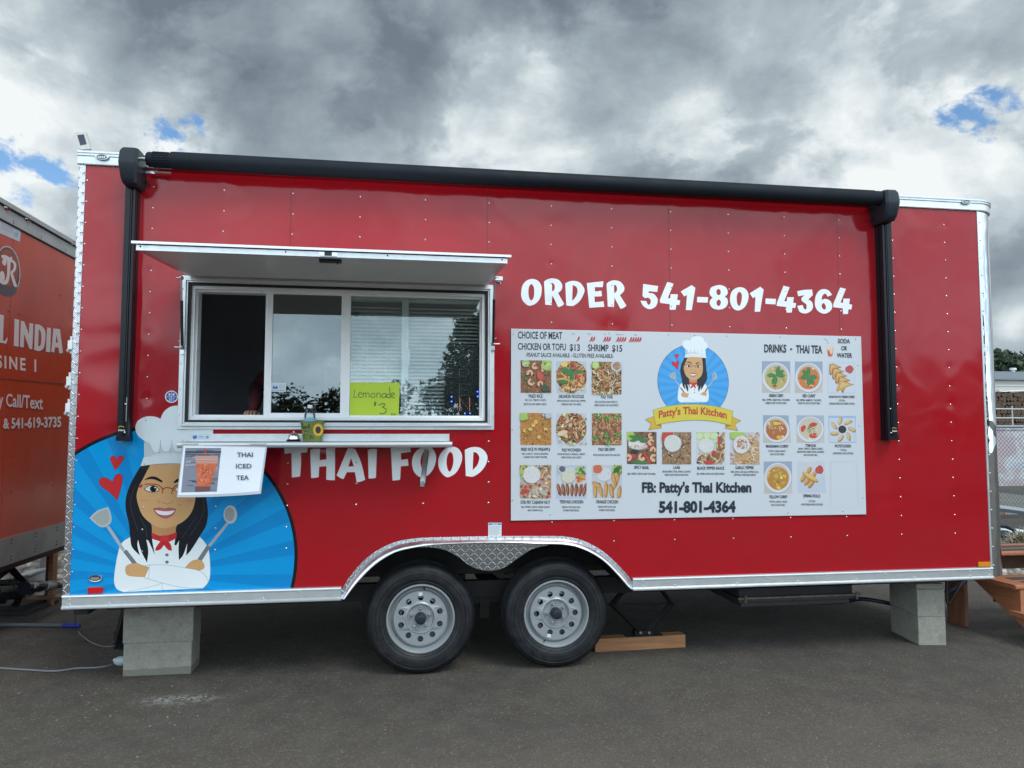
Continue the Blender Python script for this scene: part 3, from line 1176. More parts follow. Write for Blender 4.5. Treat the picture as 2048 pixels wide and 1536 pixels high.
FX0, FX1, FZ0, FZ1 = .178, 2.066, 1.515, 2.436
s = MB()
frame_ring(s, FX0, FX1, FZ0, FZ1, .020, -.010, -.0005)
frame_ring(s, FX0 + .020, FX1 - .020, FZ0 + .020, FZ1 - .020, .012, -.034, -.0005)
frame_ring(s, FX0 + .032, FX1 - .032, FZ0 + .032, FZ1 - .032, .010, -.024, .03)
for i in range(9):
    s.sphere((FX0 + .12 + i * .2, -.0105, FZ0 + .008), .0055, 8, sc=(1, .6, 1))
for i in range(6):
    for x in (FX0 + .010, FX1 - .010):
        s.sphere((x, -.0105, FZ0 + .09 + i * .15), .0055, 8, sc=(1, .6, 1))
win = s.build('serving_window', ALU_SATIN, TR, bevel=.0015)
s = MB()
frame_ring(s, FX0 + .042, FX1 - .042, FZ0 + .042, FZ1 - .042, .014, -.012, .03)
s.build('gasket', GASKET, win)
vx0, vx1, vz0, vz1 = FX0 + .056, FX1 - .056, FZ0 + .056, FZ1 - .056
s = MB()
frame_ring(s, vx0, vx1, vz0, vz1, .020, .004, .11)
frame_ring(s, vx0 + .02, vx1 - .02, vz0 + .02, vz1 - .02, .012, .03, .11)
s.build('frame', VINYL, win, bevel=.001)
YS = .034
e0, e1 = at(529.5, 700, 1, YS).x, at(544, 700, 1, YS).x
e2, e3 = at(682, 700, 1, YS).x, at(700.5, 700, 1, YS).x
zb0, zb1 = vz0 + .021, at(610, 826, 1, YS).z
zt1, zt0 = vz1 - .021, at(610, 587, 1, YS).z
s = MB()
s.box((e0, YS, zb0), (e1, YS + .028, zt1))
s.box((e2, YS - .008, zb0), (e3, YS + .028, zt1))
s.box((e1, YS, zb0), (e2, YS + .028, zb1))
s.box((e1, YS, zt0), (e2, YS + .028, zt1))
s.build('sash', VINYL, win, bevel=.002)
s = MB()
s.box((e1, YS + .012, zb1), (e2, YS + .014, zt0))
PANE = glass_mat('window_glass', 1.72, (.93, .97, .96), .0003, 1.35)
s.build('glass_pane', glass_mat('sash_glass', 1.72, (.40, .44, .45), .0003, 2.2), win)
xr = vx1 - .021
s = MB()
s.box((e3, YS + .008, zb0), (xr, YS + .010, zt1))
s.build('glass_pane', PANE, win)
# the inner sliding sash seen through the fixed pane
yi = .075
m0, m1 = at(803, 700, 1, yi).x, at(817, 700, 1, yi).x
s = MB()
s.box((m0, yi, zb0), (m1, yi + .022, zt1))
s.box((e3, yi, zt1 - .028), (m0, yi + .022, zt1))
s.box((e3, yi, zb0), (m0, yi + .022, zb0 + .02))
s.box((m0 + .03, yi - .012, 1.92), (m1 + .008, yi - .001, 2.02))
s.build('inner_sash', VINYL, win, bevel=.002)
# small printed sticker in the corner of the sash pane
p0, p1 = at(542.5, 783.5, 1, YS + .0105), at(572, 766, 1, YS + .0105)
A = Art(lambda u, v, l: Vector((p0.x + u * (p1.x - p0.x), YS + .0105 - l, p1.z + v * (p0.z - p1.z))), 1e-4)
A.poly([(0, 0), (1, 0), (1, 1), (0, 1)], (.66, .72, .76))
A.shape([(.10, .62), (.16, .25, 1), (.27, .50, 1), (.38, .25, 1), (.45, .62), (.28, .66)], (.03, .13, .38))
for i in range(5):
    for j in range(4):
        A.ell(.55 + i * .085, .22 + j * .15, .022, .04, (.2, .26, .33), 6)
A.stroke([(.1, .82), (.55, .82)], .05, (.15, .2, .3))
A.stroke([(.6, .86), (.95, .86)], .05, (.15, .2, .3))
A.build('sticker', PAPER, win)

# --- serving hatch propped open over the window
HX0, HX1, HY = .217, 2.018, -.905
zi, zo = 2.432, 2.372
tilt = (zi - zo) / -HY


def hz(y):
    return zi + y * tilt


s = MB()


def slab(x0, x1, ya, yb, d0, d1, m=0):
    b = [(x0, ya, hz(ya) + d0), (x1, ya, hz(ya) + d0), (x1, yb, hz(yb) + d0), (x0, yb, hz(yb) + d0)]
    t = [(x, y, z + d1 - d0) for x, y, z in b]
    s.face(b, m)
    s.face(t[::-1], m)
    for i in range(4):
        j = (i + 1) % 4
        s.face([b[j], b[i], t[i], t[j]], m)


slab(HX0, HX0 + .03, HY + .03, -.036, 0, .026)
slab(HX1 - .03, HX1, HY + .03, -.036, 0, .026)
slab(HX0, HX1, HY, HY + .03, 0, .026)
slab(HX0 + .03, HX1 - .03, HY + .03, -.036, .0006, .026, 1)
for px_ in (280, 571, 775, 1004):
    p = at(px_, 510 + (px_ - 272) * .0215, 1, HY)
    s.sphere((p.x, HY, hz(HY) + .018), .0045, 8, sc=(1, .5, 1), m=2)
hat = s.build('serving_hatch', [ALU_SATIN, mat('hatch_lining', (.62, .63, .64), .4, var=.03), DARKSTEEL], TR)
s = MB()
slab(HX0 + .004, HX1 - .004, HY + .004, -.036, .0265, .037)
s.build('hatch_seal', GASKET, hat)
s = MB()
slab(HX0 - .018, HX1 + .018, HY - .014, -.02, .0375, .0425)
slab(HX0 - .018, HX1 + .018, HY - .016, HY - .0142, .030, .0425)
s.build('hatch_skin', mat('white_edge', (.80, .80, .81), .3, .3), hat)
xm = at(658, 515, 1, HY).x
s = MB()
s.box((xm - .048, HY - .004, hz(HY) + .003), (xm + .040, HY - .0005, hz(HY) + .024))
s.box((xm - .022, HY - .009, hz(HY) + .006), (xm + .014, HY - .0038, hz(HY) + .026), 1)
s.build('hatch_latch', [STEEL, BLACK], hat, bevel=.001)
s = MB()
s.box((xm - .055, HY + .06, hz(HY + .06) - .014), (xm + .055, HY + .10, hz(HY + .08) - .001), 1)
s.box((xm + .032, HY + .07, hz(HY + .07) - .024), (xm + .040, HY + .08, hz(HY + .07) - .012), 1)
s.build('latch_handle', [STEEL, BLACK], hat, bevel=.001)
s = MB()
s.tube([(HX0 - .01, -.03, zi + .022), (HX1 + .01, -.03, zi + .022)], .011, 10)
s.build('hatch_hinge', ALU_SATIN, hat)
for side in (0, 1):
    if side == 0:
        up, lo = at(363, 556, 0, HX0 - .006), at(364, 695, 1, -.045)
    else:
        up, lo = at(983.5, 566, 0, HX1 + .010), at(988, 688, 1, -.045)
        up = Vector((HX1 + .010, -.30, hz(-.30) + .012))
        lo = at(986.5, 688, 1, -.045)
    s = MB()
    mdl = lo + (up - lo) * .68
    s.tube([lo, mdl], .0085, 10)
    s.tube([mdl, up], .0052, 8, 1)
    for p in (lo, up):
        s.sphere(p, .014, 8, 1)
    sg = -1 if side == 0 else 1
    s.box((lo.x - .012, -.045, lo.z - .04), (lo.x + .010, -.011, lo.z - .012), 1)
    s.tube([lo, lo + Vector((sg * .042, 0, .002))], .004, 6, 2)
    s.tube([lo + Vector((sg * .006, 0, .03)), lo + Vector((sg * .02, 0, .04))], .003, 6, 2)
    s.tube([up, up + Vector((sg * .03, 0, 0))], .004, 6, 1)
    s.build('gas_strut', [mat('strut_body', (.03, .032, .036), .35, .3), STEEL, mat('bright_pin', (.75, .76, .77), .3, .5)], TR)
s = MB()
p0, p1 = at(990, 561, 1, -.02), at(1005, 553.5, 1, -.02)
s.box((p0.x, -.03, p0.z + .001), (p1.x, -.001, p1.z))
s.tube([(p0.x + .01, -.02, p0.z - .004), (p1.x - .012, -.02, p0.z - .006), (p1.x - .012, -.02, p0.z - .02)], .003, 6)
s.build('hatch_stop', mat('white_bracket', (.75, .76, .77), .35, .2), TR)

# --- counter shelf below the window
s = MB()
SX0, SX1, SD = .246, 1.786, .25
prof = [(0, 1.418), (SD - .03, 1.412), (SD - .008, 1.410), (SD - .001, 1.415), (SD, 1.424), (SD, 1.434), (SD - .004, 1.441), (SD - .012, 1.444), (0, 1.444)]
s.sweep([(d, z) for d, z in prof], [(SX0, 0), (SX1, 0)])
shelf = s.build('counter_shelf', mat('brushed_steel', (.50, .50, .50), .33, .9, var=.08, scale=4, stretch=(.4, 6, 20)), TR, smooth=30)
s = MB()
s.box((.262, -.014, 1.4445), (1.785, -.001, 1.489))
for x in (.34, 1.64):
    s.sphere((x, -.0145, 1.474), .006, 8, sc=(1, .6, 1))
s.build('back_rail', ALU_SATIN, shelf)
for x in (.42, 1.632):
    s = MB()
    a, b = Vector((x, -.20, 1.408)), Vector((x, -.012, 1.215))
    if x > 1:
        a = at(853, 898, 1, -.20)
        b = at(844.5, 962, 1, -.012)
    d = (b - a).normalized()
    nrm = Vector((0, d.z, -d.y))
    for (o0, o1, xa, xb) in ((0, .004, -.013, .013), (0, .02, .013, .017)):
        q = [a, b]
        f = []
        for P in q:
            for xx in (xa, xb):
                for oo in (o0, o1):
                    f.append(P + Vector((xx, 0, 0)) + nrm * oo)
        for t in ((0, 1, 3, 2), (4, 6, 7, 5), (0, 4, 5, 1), (2, 3, 7, 6), (0, 2, 6, 4), (1, 5, 7, 3)):
            s.face([f[i] for i in t])
    s.box((b.x - .013, -.012, b.z - .035), (b.x + .013, -.0015, b.z + .012))
    s.sphere((b.x, -.013, b.z - .01), .006, 8)
    s.sphere(a + (b - a) * .5 - nrm * .002 + Vector((0, -.004, 0)), .006, 8)
    s.build('shelf_bracket', STEEL, shelf)
A = Art(lambda u, v, l: at(240 + u / 4.8, 760 + v / 4.8, 1, -.0145 - l), 1e-4)
A.poly([(692, 522), (860, 525), (858, 577), (692, 572)], (.58, .64, .68))
A.shape([(700, 540), (735, 532), (735, 560), (705, 566)], (.05, .16, .5))
A.ell(838, 550, 12, 12, (.06, .16, .5), 12)
A.ell(838, 550, 5, 5, (.58, .64, .68), 10)
A.stroke([(760, 540), (795, 541)], 8, (.2, .3, .5))
A.stroke([(748, 554), (812, 556)], 4, (.3, .4, .55))
A.build('shelf_label', PAPER, shelf)

# --- things standing on the shelf and in the window
ST = 1.4445
bx = at(587, 883, 1, -.10)
t = thing('call_bell', (bx.x, -.10, ST), 'chrome call bell with black base on the steel counter shelf', 'call bell')
s = MB()
s.lathe([(.0, 0), (.040, 0), (.042, .004), (.036, .012), (.034, .014), (0, .014)], (bx.x, -.10, ST), 2, 28)
s.build('base', BLACKGLOSS, t, smooth=40)
s = MB()
s.lathe([(.034, .014), (.0335, .018), (.031, .030), (.025, .041), (.015, .048), (.005, .0505), (0, .051)], (bx.x, -.10, ST), 2, 28)
s.build('dome', mat('polished_chrome', (.85, .87, .88), .04, 1.0), t, smooth=60)
s = MB()
s.lathe([(.0035, .050), (.0035, .056), (.006, .058), (.006, .061), (0, .063)], (bx.x, -.10, ST), 2, 12)
s.build('plunger', mat('brass_pin', (.8, .6, .42), .25, 1.0), t, smooth=60)

yb = -.09
q0, q1 = at(603, 884, 1, yb), at(646, 842, 1, yb)
cx = (at(604, 884, 1, yb).x + at(642, 884, 1, yb).x) / 2
t = thing('tip_bucket', (cx, yb + .05, ST), 'small green tin bucket with painted sunflower and tip lettering', 'bucket')
hgt = q1.z - ST
tw, bw = (q1.x - at(600.5, 842, 1, yb).x) / 2, (at(641, 884, 1, yb).x - at(605.5, 884, 1, yb).x) / 2
tcx = (q1.x + at(600.5, 842, 1, yb).x) / 2
s = MB()


def rrect(cx, cy, hw, hd, z, r=.010):
    o = []
    for (sx, sy, a0) in ((1, 1, 0), (-1, 1, 90), (-1, -1, 180), (1, -1, 270)):
        for k in range(4):
            a = R(a0 + k * 30)
            o.append((cx + sx * (hw - r) + r * math.cos(a), cy + sy * (hd - r) + r * math.sin(a), z))
    return o


cy = yb + .05
s.grid([rrect(cx, cy, bw, .042, ST), rrect(tcx, cy, tw, .05, ST + hgt), rrect(tcx, cy, tw + .003, .053, ST + hgt), rrect(tcx, cy, tw + .003, .053, ST + hgt - .006)], 0, close=True)
s.grid([rrect(cx, cy, bw - .002, .040, ST + .002), rrect(tcx, cy, tw - .002, .048, ST + hgt)], 0, close=True)
s.face(rrect(cx, cy, bw, .042, ST))
s.build('tin', mat('green_paint', (.16, .20, .045), .5, var=.3, scale=18), t, smooth=45)
bkt = lambda u, v, l: at(560 + u / 13.964, 790 + v / 13.964, 1, yb - .0035 + .008 * max(0, min(1, (v - 690) / 600)) - l)
A = Art(bkt, 6e-5)
dk = (.012, .016, .010)
ln = lambda w, *pts: A.stroke(pts, w, dk)
ln(14, (600, 760), (610, 900), (600, 935)), ln(14, (600, 770), (640, 830), (650, 930))
ln(12, (660, 890), (690, 880), (690, 935), (655, 930), (660, 890))
ln(12, (710, 935), (715, 880), (740, 885), (745, 935)), ln(14, (790, 800), (800, 930)), ln(10, (850, 830), (800, 890), (840, 925))
ln(12, (665, 990), (690, 1010), (680, 1035)), ln(10, (715, 985), (722, 1020), (755, 1018), (760, 985))
ln(16, (645, 1125), (700, 1090)), ln(14, (670, 1105), (680, 1220)), ln(18, (755, 1105), (765, 1130)), ln(14, (745, 1150), (742, 1225))
ln(12, (850, 1130), (840, 1240)), ln(10, (850, 1130), (895, 1130), (890, 1175), (850, 1180)), ln(10, (935, 1165), (910, 1190), (935, 1215), (900, 1235))
fc = (1065, 975)
for rr, cc in ((0, (.70, .36, .03)), (1, (.80, .50, .04))):
    for i in range(18):
        a = 2 * math.pi * (i + rr * .5) / 18
        rx, ry = (165, 205) if rr else (150, 190)
        tip = (fc[0] + rx * math.cos(a) + 25 * math.sin(a) * 0, fc[1] + ry * math.sin(a))
        m1 = (fc[0] + 100 * math.cos(a - .22), fc[1] + 125 * math.sin(a - .22))
        m2 = (fc[0] + 100 * math.cos(a + .22), fc[1] + 125 * math.sin(a + .22))
        A.poly([fc, m1, tip, m2], cc)
A.ell(fc[0], fc[1], 82, 106, (.35, .18, .02), 18)
A.ell(fc[0], fc[1], 72, 96, (.045, .035, .04), 18)
A.build('painted_sunflower', PRINT, t)

wx = at(619.5, 842, 1, cy).x
zt = at(619.5, 810, 1, cy).z
t = thing('water_bottle', (wx, cy, ST + .003), 'clear plastic water bottle with white cap standing inside the tip bucket', 'bottle')
s = MB()
bh = zt - ST
rb = (at(631, 835, 1, cy).x - at(608, 835, 1, cy).x) / 2
s.lathe([(0, .004), (rb * .9, .004), (rb, .010), (rb, bh - .075), (rb * .97, bh - .062), (rb * .80, bh - .043), (rb * .55, bh - .030), (.0125, bh - .022), (.0125, bh - .016)], (wx, cy, ST), 2, 28)
pet = glass_mat('clear_plastic', 1.5, (.86, .90, .92))
s.build('body', pet, t, smooth=60)
s = MB()
s.lathe([(.0125, bh - .018), (.0145, bh - .018), (.0145, bh - .002), (.0135, bh), (0, bh)], (wx, cy, ST), 2, 20)
s.build('cap', mat('white_plastic', (.78, .80, .81), .4), t, smooth=40)
s = MB()
s.lathe([(rb * 1.01, bh - .115), (rb * 1.01, bh - .078)], (wx, cy, ST), 2, 28)
s.build('bottle_label', mat('blue_label', (.20, .50, .68), .4), t, smooth=60)

# lemonade sheet taped on the fixed pane
yl = YS + .007
t = thing('lemonade_sign', (at(748, 800, 1, yl).x, yl, 1.57), 'lime green handwritten lemonade price sheet taped to the window glass', 'sign')
A = Art(lambda u, v, l: at(640 + u / 4.8, 760 + v / 4.8, 1, yl - l), 1e-4)
A.poly([(285, 25), (765, 25), (755, 368), (285, 370)], (.52, .68, .035))
A.build('sheet', PAPER, t)
A.v, A.f, A.mi, A.c = [], [], [], []
ink = (.02, .06, .03)
L = lambda *pts: A.stroke(smooth_open(pts, 4), 5.5, ink)
L((335, 88), (330, 130), (325, 166), (350, 165), (362, 158))
L((372, 140), (400, 132), (395, 118), (375, 122), (370, 150), (385, 168), (405, 162))
L((415, 125), (413, 168)), L((415, 140), (430, 122), (440, 135), (440, 168)), L((440, 140), (458, 122), (470, 138), (472, 168))
L((505, 125), (488, 145), (500, 168), (525, 160), (525, 132), (505, 125))
L((545, 125), (545, 168)), L((545, 140), (565, 123), (578, 140), (578, 168))
L((628, 130), (600, 132), (595, 160), (612, 170), (632, 150), (632, 125)), L((632, 140), (640, 170))
L((672, 140), (650, 135), (642, 158), (655, 172), (672, 158)), L((665, 72), (672, 120), (675, 172))
L((690, 148), (715, 138), (705, 122), (688, 132), (690, 160), (705, 172), (718, 165))
A.build('handwriting', PAPER, t)
A.v, A.f, A.mi, A.c = [], [], [], []
L((540, 215), (522, 220), (528, 230), (538, 238), (520, 245)), L((533, 208), (525, 248))
L((565, 245), (590, 228), (625, 232), (600, 262)), L((600, 262), (630, 275), (632, 305), (605, 325), (570, 318))
A.build('price', PAPER, t)
A.v, A.f, A.mi, A.c = [], [], [], []
A.stroke([(682, 325), (692, 320), (685, 338), (697, 338)], 3, ink), A.stroke([(705, 325), (712, 322), (714, 336), (704, 338), (705, 325)], 3, ink), A.stroke([(720, 338), (722, 324), (735, 338)], 3, ink)
A.build('small_note', PAPER, t)

# venetian blind behind the fixed panes
ybl = .125
bx0, bx1 = at(702, 700, 1, ybl).x, at(966, 700, 1, ybl).x
zt, zb = vz1 - .03, at(850, 833, 1, ybl).z
t = thing('window_blind', (1.7, ybl, zb), 'pale venetian blind lowered behind the fixed window panes', 'blind')
s = MB()
pit = .0235
nn = int((zt - zb - .03) / pit)
for i in range(nn):
    z = zb + .012 + i * pit
    s.face([(bx0, ybl - .010, z - .0070), (bx1, ybl - .010, z - .0070), (bx1, ybl, z + .0008), (bx0, ybl, z + .0008)])
    s.face([(bx0, ybl, z + .0008), (bx1, ybl, z + .0008), (bx1, ybl + .010, z + .0062), (bx0, ybl + .010, z + .0062)])
    s.face([(bx0, ybl - .010, z - .0078), (bx1, ybl - .010, z - .0078), (bx1, ybl - .010, z - .0070), (bx0, ybl - .010, z - .0070)])
s.build('slats', mat('blind_slat', (.80, .82, .80), .4), t)
s = MB()
s.box((bx0, ybl - .015, zt - .02), (bx1, ybl + .015, zt + .006))
s.build('head_rail', VINYL, t)
s = MB()
s.box((bx0, ybl - .012, zb - .008), (bx1, ybl + .012, zb + .004))
s.build('bottom_rail', VINYL, t)
s = MB()
for px_ in (735, 930, 938):
    x = at(px_, 700, 1, ybl).x
    s.tube([(x, ybl - .010, zb), (x, ybl - .010, zt)], .0012, 5)
s.build('cords', mat('white_cord', (.7, .7, .7), .5), t)
s = MB()
s.tube([at(954, 612, 1, ybl - .02), at(965, 648, 1, ybl - .02), at(966, 700, 1, ybl - .02)], .004, 6)
s.build('wand', MATS['white_cord'], t)

# lamp board reading OPEN
yo = .085
o0, o1 = at(889, 836, 1, yo), at(961, 692, 1, yo)
t = thing('open_sign', ((o0.x + o1.x) / 2, yo, o0.z), 'black light board with dotted OPEN letters and blue lamps behind glass', 'light sign')
s = MB()
s.box((o0.x, yo, zb0 + .002), (min(o1.x, xr), yo + .012, o1.z))
s.build('board', mat('black_board', (.012, .012, .014), .3), t)
oz = lambda u, v: at(860 + u / 4.953, 560 + v / 4.953, 1, yo - .001)
dim, red, blue = [], [], []
for i in range(18):
    a = 2 * math.pi * i / 18
    dim.append((338 + 50 * math.cos(a), 800 + 58 * math.sin(a)))
dim += [(293, 885 + i * 13) for i in range(6)]
dim += [(310 + i * 20, 882) for i in range(3)] + [(372, 895), (385, 915), (378, 935)] + [(310 + i * 20, 953) for i in range(3)]
dim += [(293, 1030 + i * 14) for i in range(10)] + [(315 + i * 25, 1030) for i in range(4)] + [(315 + i * 25, 1087) for i in range(3)] + [(315 + i * 25, 1143) for i in range(4)]
dim += [(212, 780 + i * 47) for i in range(8)] + [(468, 740 + i * 46) for i in range(7)] + [(290 + i * 45, 713) for i in range(4)] + [(445, 1320)]
dim += [(310 + i * 13, 1190 + i * 16) for i in range(6)]
red += [(295, 1172 + i * 17) for i in range(8)] + [(392, 1172 + i * 17) for i in range(8)]
blue += [(214, 1156), (214, 1203), (470, 1106), (472, 1153), (345, 1322), (397, 1321)]
for nm, pts, mm, rr in [('blue_lamp', [q], mat('lamp_blue', (.05, .1, .9), .4, emit=((.05, .12, 1.0), 7.0)), .0050) for q in blue] + [('dotted_letters', dim, mat('lamp_off', (.62, .62, .60), .4), .0030), ('lit_letter', red, mat('lamp_red', (.8, .1, .1), .4, emit=((1.0, .25, .18), 1.6)), .0028)]:
    s = MB()
    for (u, v) in pts:
        p = oz(u, v)
        if p.x < xr - .004:
            s.sphere(p, rr, 6)
    s.build(nm, mm, t)

# laminated sheet hanging off the front of the shelf
yt = -SD - .004
t = thing('tea_sign', (at(445, 940, 1, yt).x, yt, 1.25), 'laminated white iced tea sheet hanging from the shelf edge', 'sign')


def tea(u, v, l):
    b = max(0, (u - 900) / 500) * max(0, (v - 625) / 480)
    return at(240 + u / 4.8, 760 + v / 4.8, 1, yt - .02 * b * b - l)


A = Art(tea, 4e-5)
rows = []
W4 = [(603, 622), (1412, 640), (1352, 1092), (545, 1125)]
for (q4, c) in ((W4, (.50, .55, .60)), ([(612, 632), (1396, 648), (1335, 1066), (556, 1104)], (.80, .83, .90))):
    A.lift += 9e-4
    g = [[((q4[0][0] * (1 - i) + q4[1][0] * i) * (1 - j) + (q4[3][0] * (1 - i) + q4[2][0] * i) * j, (q4[0][1] * (1 - i) + q4[1][1] * i) * (1 - j) + (q4[3][1] * (1 - i) + q4[2][1] * i) * j + 26 * i * (1 - i) * j * 1.5) for i in (k / 24 for k in range(25))] for j in (k / 18 for k in range(19))]
    for j in range(18):
        for i in range(24):
            A.face([A.fn(p[0], p[1], A.lift) for p in (g[j][i], g[j][i + 1], g[j + 1][i + 1], g[j + 1][i])], 0, c)
A.build('sheet', PAPER, t)
A.v, A.f, A.mi, A.c = [], [], [], []
rq = random.Random(11)
A.lift += 3e-4
A.poly([(628, 652), (972, 652), (930, 1070), (586, 1080)], lin(128, 134, 148))
for i in range(46):
    v = rq.uniform(665, 1060)
    f = (v - 652) / 425
    u0 = 630 - 42 * f
    u1 = u0 + 336 - 0 * f
    a = rq.uniform(u0, u1 - 60)
    b = min(u1, a + rq.uniform(40, 160))
    g0 = rq.choice([92, 104, 118, 140, 156, 168]) - (25 if v > 860 else 0)
    A.poly([(a, v), (b, v + rq.uniform(-8, 4)), (b, v + rq.uniform(6, 18)), (a, v + rq.uniform(5, 14))], lin(g0, g0 + 3, g0 + 14))
A.poly([(628, 684), (972, 684), (971, 698), (627, 698)], lin(48, 46, 58))
A.poly([(627, 712), (970, 712), (969, 717), (626, 717)], lin(70, 70, 84))
A.poly([(722, 728), (940, 728), (938, 800), (728, 802)], lin(196, 150, 136))
A.shape([(726, 800, 1), (938, 800, 1), (872, 1000), (862, 1022, 1), (735, 1020, 1), (742, 960)], lin(206, 108, 72))
A.poly([(722, 1022), (868, 1022), (862, 1068), (722, 1074)], lin(112, 74, 76))
for i in range(60):
    u, v = rq.uniform(735, 900), rq.uniform(805, 1010)
    if u > 930 - (v - 800) * .33:
        continue
    c = rq.choice([lin(226, 120, 60), lin(190, 92, 66), lin(232, 138, 84), lin(160, 76, 60), lin(216, 124, 100)])
    A.ell(u, v, rq.uniform(5, 16), rq.uniform(4, 10), c, 7, rq.uniform(0, 3))
for i in range(7):
    A.ell(rq.uniform(745, 900), rq.uniform(812, 900), 12, 3, lin(92, 50, 46), 6, rq.uniform(0, 3))
A.poly([(722, 760), (936, 760), (936, 768), (722, 768)], lin(214, 172, 160))
A.poly([(806, 654), (818, 654), (830, 718), (816, 720)], lin(214, 72, 74))
A.build('drink_photo', PAPER, t)
A.v, A.f, A.mi, A.c = [], [], [], []
tx = lin(40, 58, 78)
A.text('THAI', 1123, 738, 1275, 738, 42, tx, .012)
A.text('ICED', 1113, 848, 1262, 846, 42, tx, .012)
A.text('TEA', 1116, 960, 1236, 957, 42, tx, .012)
A.build('lettering', PAPER, t)
for (ua, ub) in ((362, 395), (500, 531)):
    s = MB()
    s.box((at(ua, 888, 1, yt).x, -SD - .0085, 1.430), (at(ub, 888, 1, yt).x, -SD - .0028, 1.441))
    s.build('tape', mat('clear_tape', (.6, .62, .63), .2), t)

# person at the open hatch inside the dark kitchen
PX = at(602, 800, 1, .78).x
t = thing('person', (PX, .78, .60), 'person in dark maroon sleeve leaning a hand on the dark serving sill', 'person')
hd = at(503, 829, 1, .17)
el = at(513, 797, 1, .36)
fl = .60


def skin_body(name, pts, edges, m, parent, sub=2):
    me = bpy.data.meshes.new(name)
    L = root_loc(parent)
    me.from_pydata([tuple(Vector(p[0]) - L) for p in pts], edges, [])
    me.materials.append(m)
    o = bpy.data.objects.new(name, me)
    COL.objects.link(o)
    o.parent = parent
    md = o.modifiers.new('skin', 'SKIN')
    sv = me.skin_vertices[0].data
    for i, p in enumerate(pts):
        r = p[1]
        sv[i].radius = r if isinstance(r, tuple) else (r, r)
        sv[i].use_root = i == 0
    md.use_smooth_shade = True
    sd = o.modifiers.new('subdivision', 'SUBSURF')
    sd.levels = sd.render_levels = sub
    return o


x0, y0 = PX, .80
shl, shr = (x0 - .17, y0 - .03, fl + 1.36), (x0 + .19, y0 + .05, fl + 1.37)
pts = [((x0 + .02, y0 + .06, fl + .94), (.15, .115)), ((x0, y0 + .03, fl + 1.16), (.145, .11)), ((x0, y0, fl + 1.36), (.13, .10)),
       ((x0 - .01, y0 - .03, fl + 1.47), .055),
       (shl, .068), ((x0 - .30, y0 - .08, fl + 1.20), .05), (tuple(el), .045), (tuple(el + (hd - el) * .72), .036),
       (shr, .068), ((x0 + .26, y0 + .02, fl + 1.10), .05), ((x0 + .22, y0 - .12, fl + .93), .042),
       ((x0 - .09, y0 + .07, fl + .85), .095), ((x0 - .10, y0 + .03, fl + .45), .062), ((x0 - .10, y0 + .07, fl + .05), .045), ((x0 - .10, y0 - .08, fl + .03), .035),
       ((x0 + .12, y0 + .07, fl + .85), .095), ((x0 + .13, y0 + .03, fl + .45), .062), ((x0 + .13, y0 + .07, fl + .05), .045), ((x0 + .13, y0 - .08, fl + .03), .035)]
ed = [(0, 1), (1, 2), (2, 3), (2, 4), (4, 5), (5, 6), (6, 7), (2, 8), (8, 9), (9, 10), (0, 11), (11, 12), (12, 13), (13, 14), (0, 15), (15, 16), (16, 17), (17, 18)]
MAROON = mat('maroon_cloth', (.075, .012, .016), .9, var=.2)
SKIN = mat('skin', (.42, .22, .15), .55, var=.06)
skin_body('clothes', pts, ed, MAROON, t)
# head with face
s = MB()
hc = Vector((x0 - .02, y0 - .05, fl + 1.60))
rows = []
for i in range(15):
    th = math.pi * i / 14
    z = math.cos(th)
    w = math.sin(th)
    jaw = 1 - .22 * max(0, -z) ** 1.2
    row = []
    for j in range(20):
        a = 2 * math.pi * j / 20
        f = max(0, -math.sin(a))
        nose = .016 * math.exp(-((z + .18) / .16) ** 2) * max(0, f) ** 14
        eye = -.006 * math.exp(-((z - .05) / .10) ** 2) * max(0, math.cos(2 * (a + math.pi / 2) * 2.2)) * f
        row.append(hc + Vector((w * jaw * .074 * math.cos(a), w * (.092 * jaw) * math.sin(a) - nose - eye, z * .118)))
    rows.append(row)
s.grid(rows, 0, close=True)
for sx in (-1, 1):
    s.sphere(hc + Vector((sx * .075, .01, -.01)), .028, 8, sc=(.35, .7, 1))
    s.sphere(hc + Vector((sx * .03, -.078, .012)), .011, 8, 1)
s.box(hc + Vector((-.024, -.0905, -.056)), hc + Vector((.024, -.080, -.048)), 2)
s.tube([hc + Vector((0, .02, -.08)), hc + Vector((.01, .03, -.17))], [.05, .056], 14)
s.build('head', [SKIN, mat('eye', (.05, .04, .04), .2), mat('lips', (.30, .10, .09), .5)], t, smooth=60)
s = MB()
rows = []
for i in range(9):
    th = math.pi * .56 * i / 8
    rows.append([hc + Vector((0, .012, .008)) + Vector((.084 * math.sin(th) * math.cos(a), .098 * math.sin(th) * math.sin(a) + (.03 if math.sin(a) < -.2 and i > 5 else 0), .124 * math.cos(th))) for a in (2 * math.pi * j / 18 for j in range(18))])
s.grid(rows, 0, close=True)
s.build('hair', mat('dark_hair', (.012, .010, .009), .5), t, smooth=60)
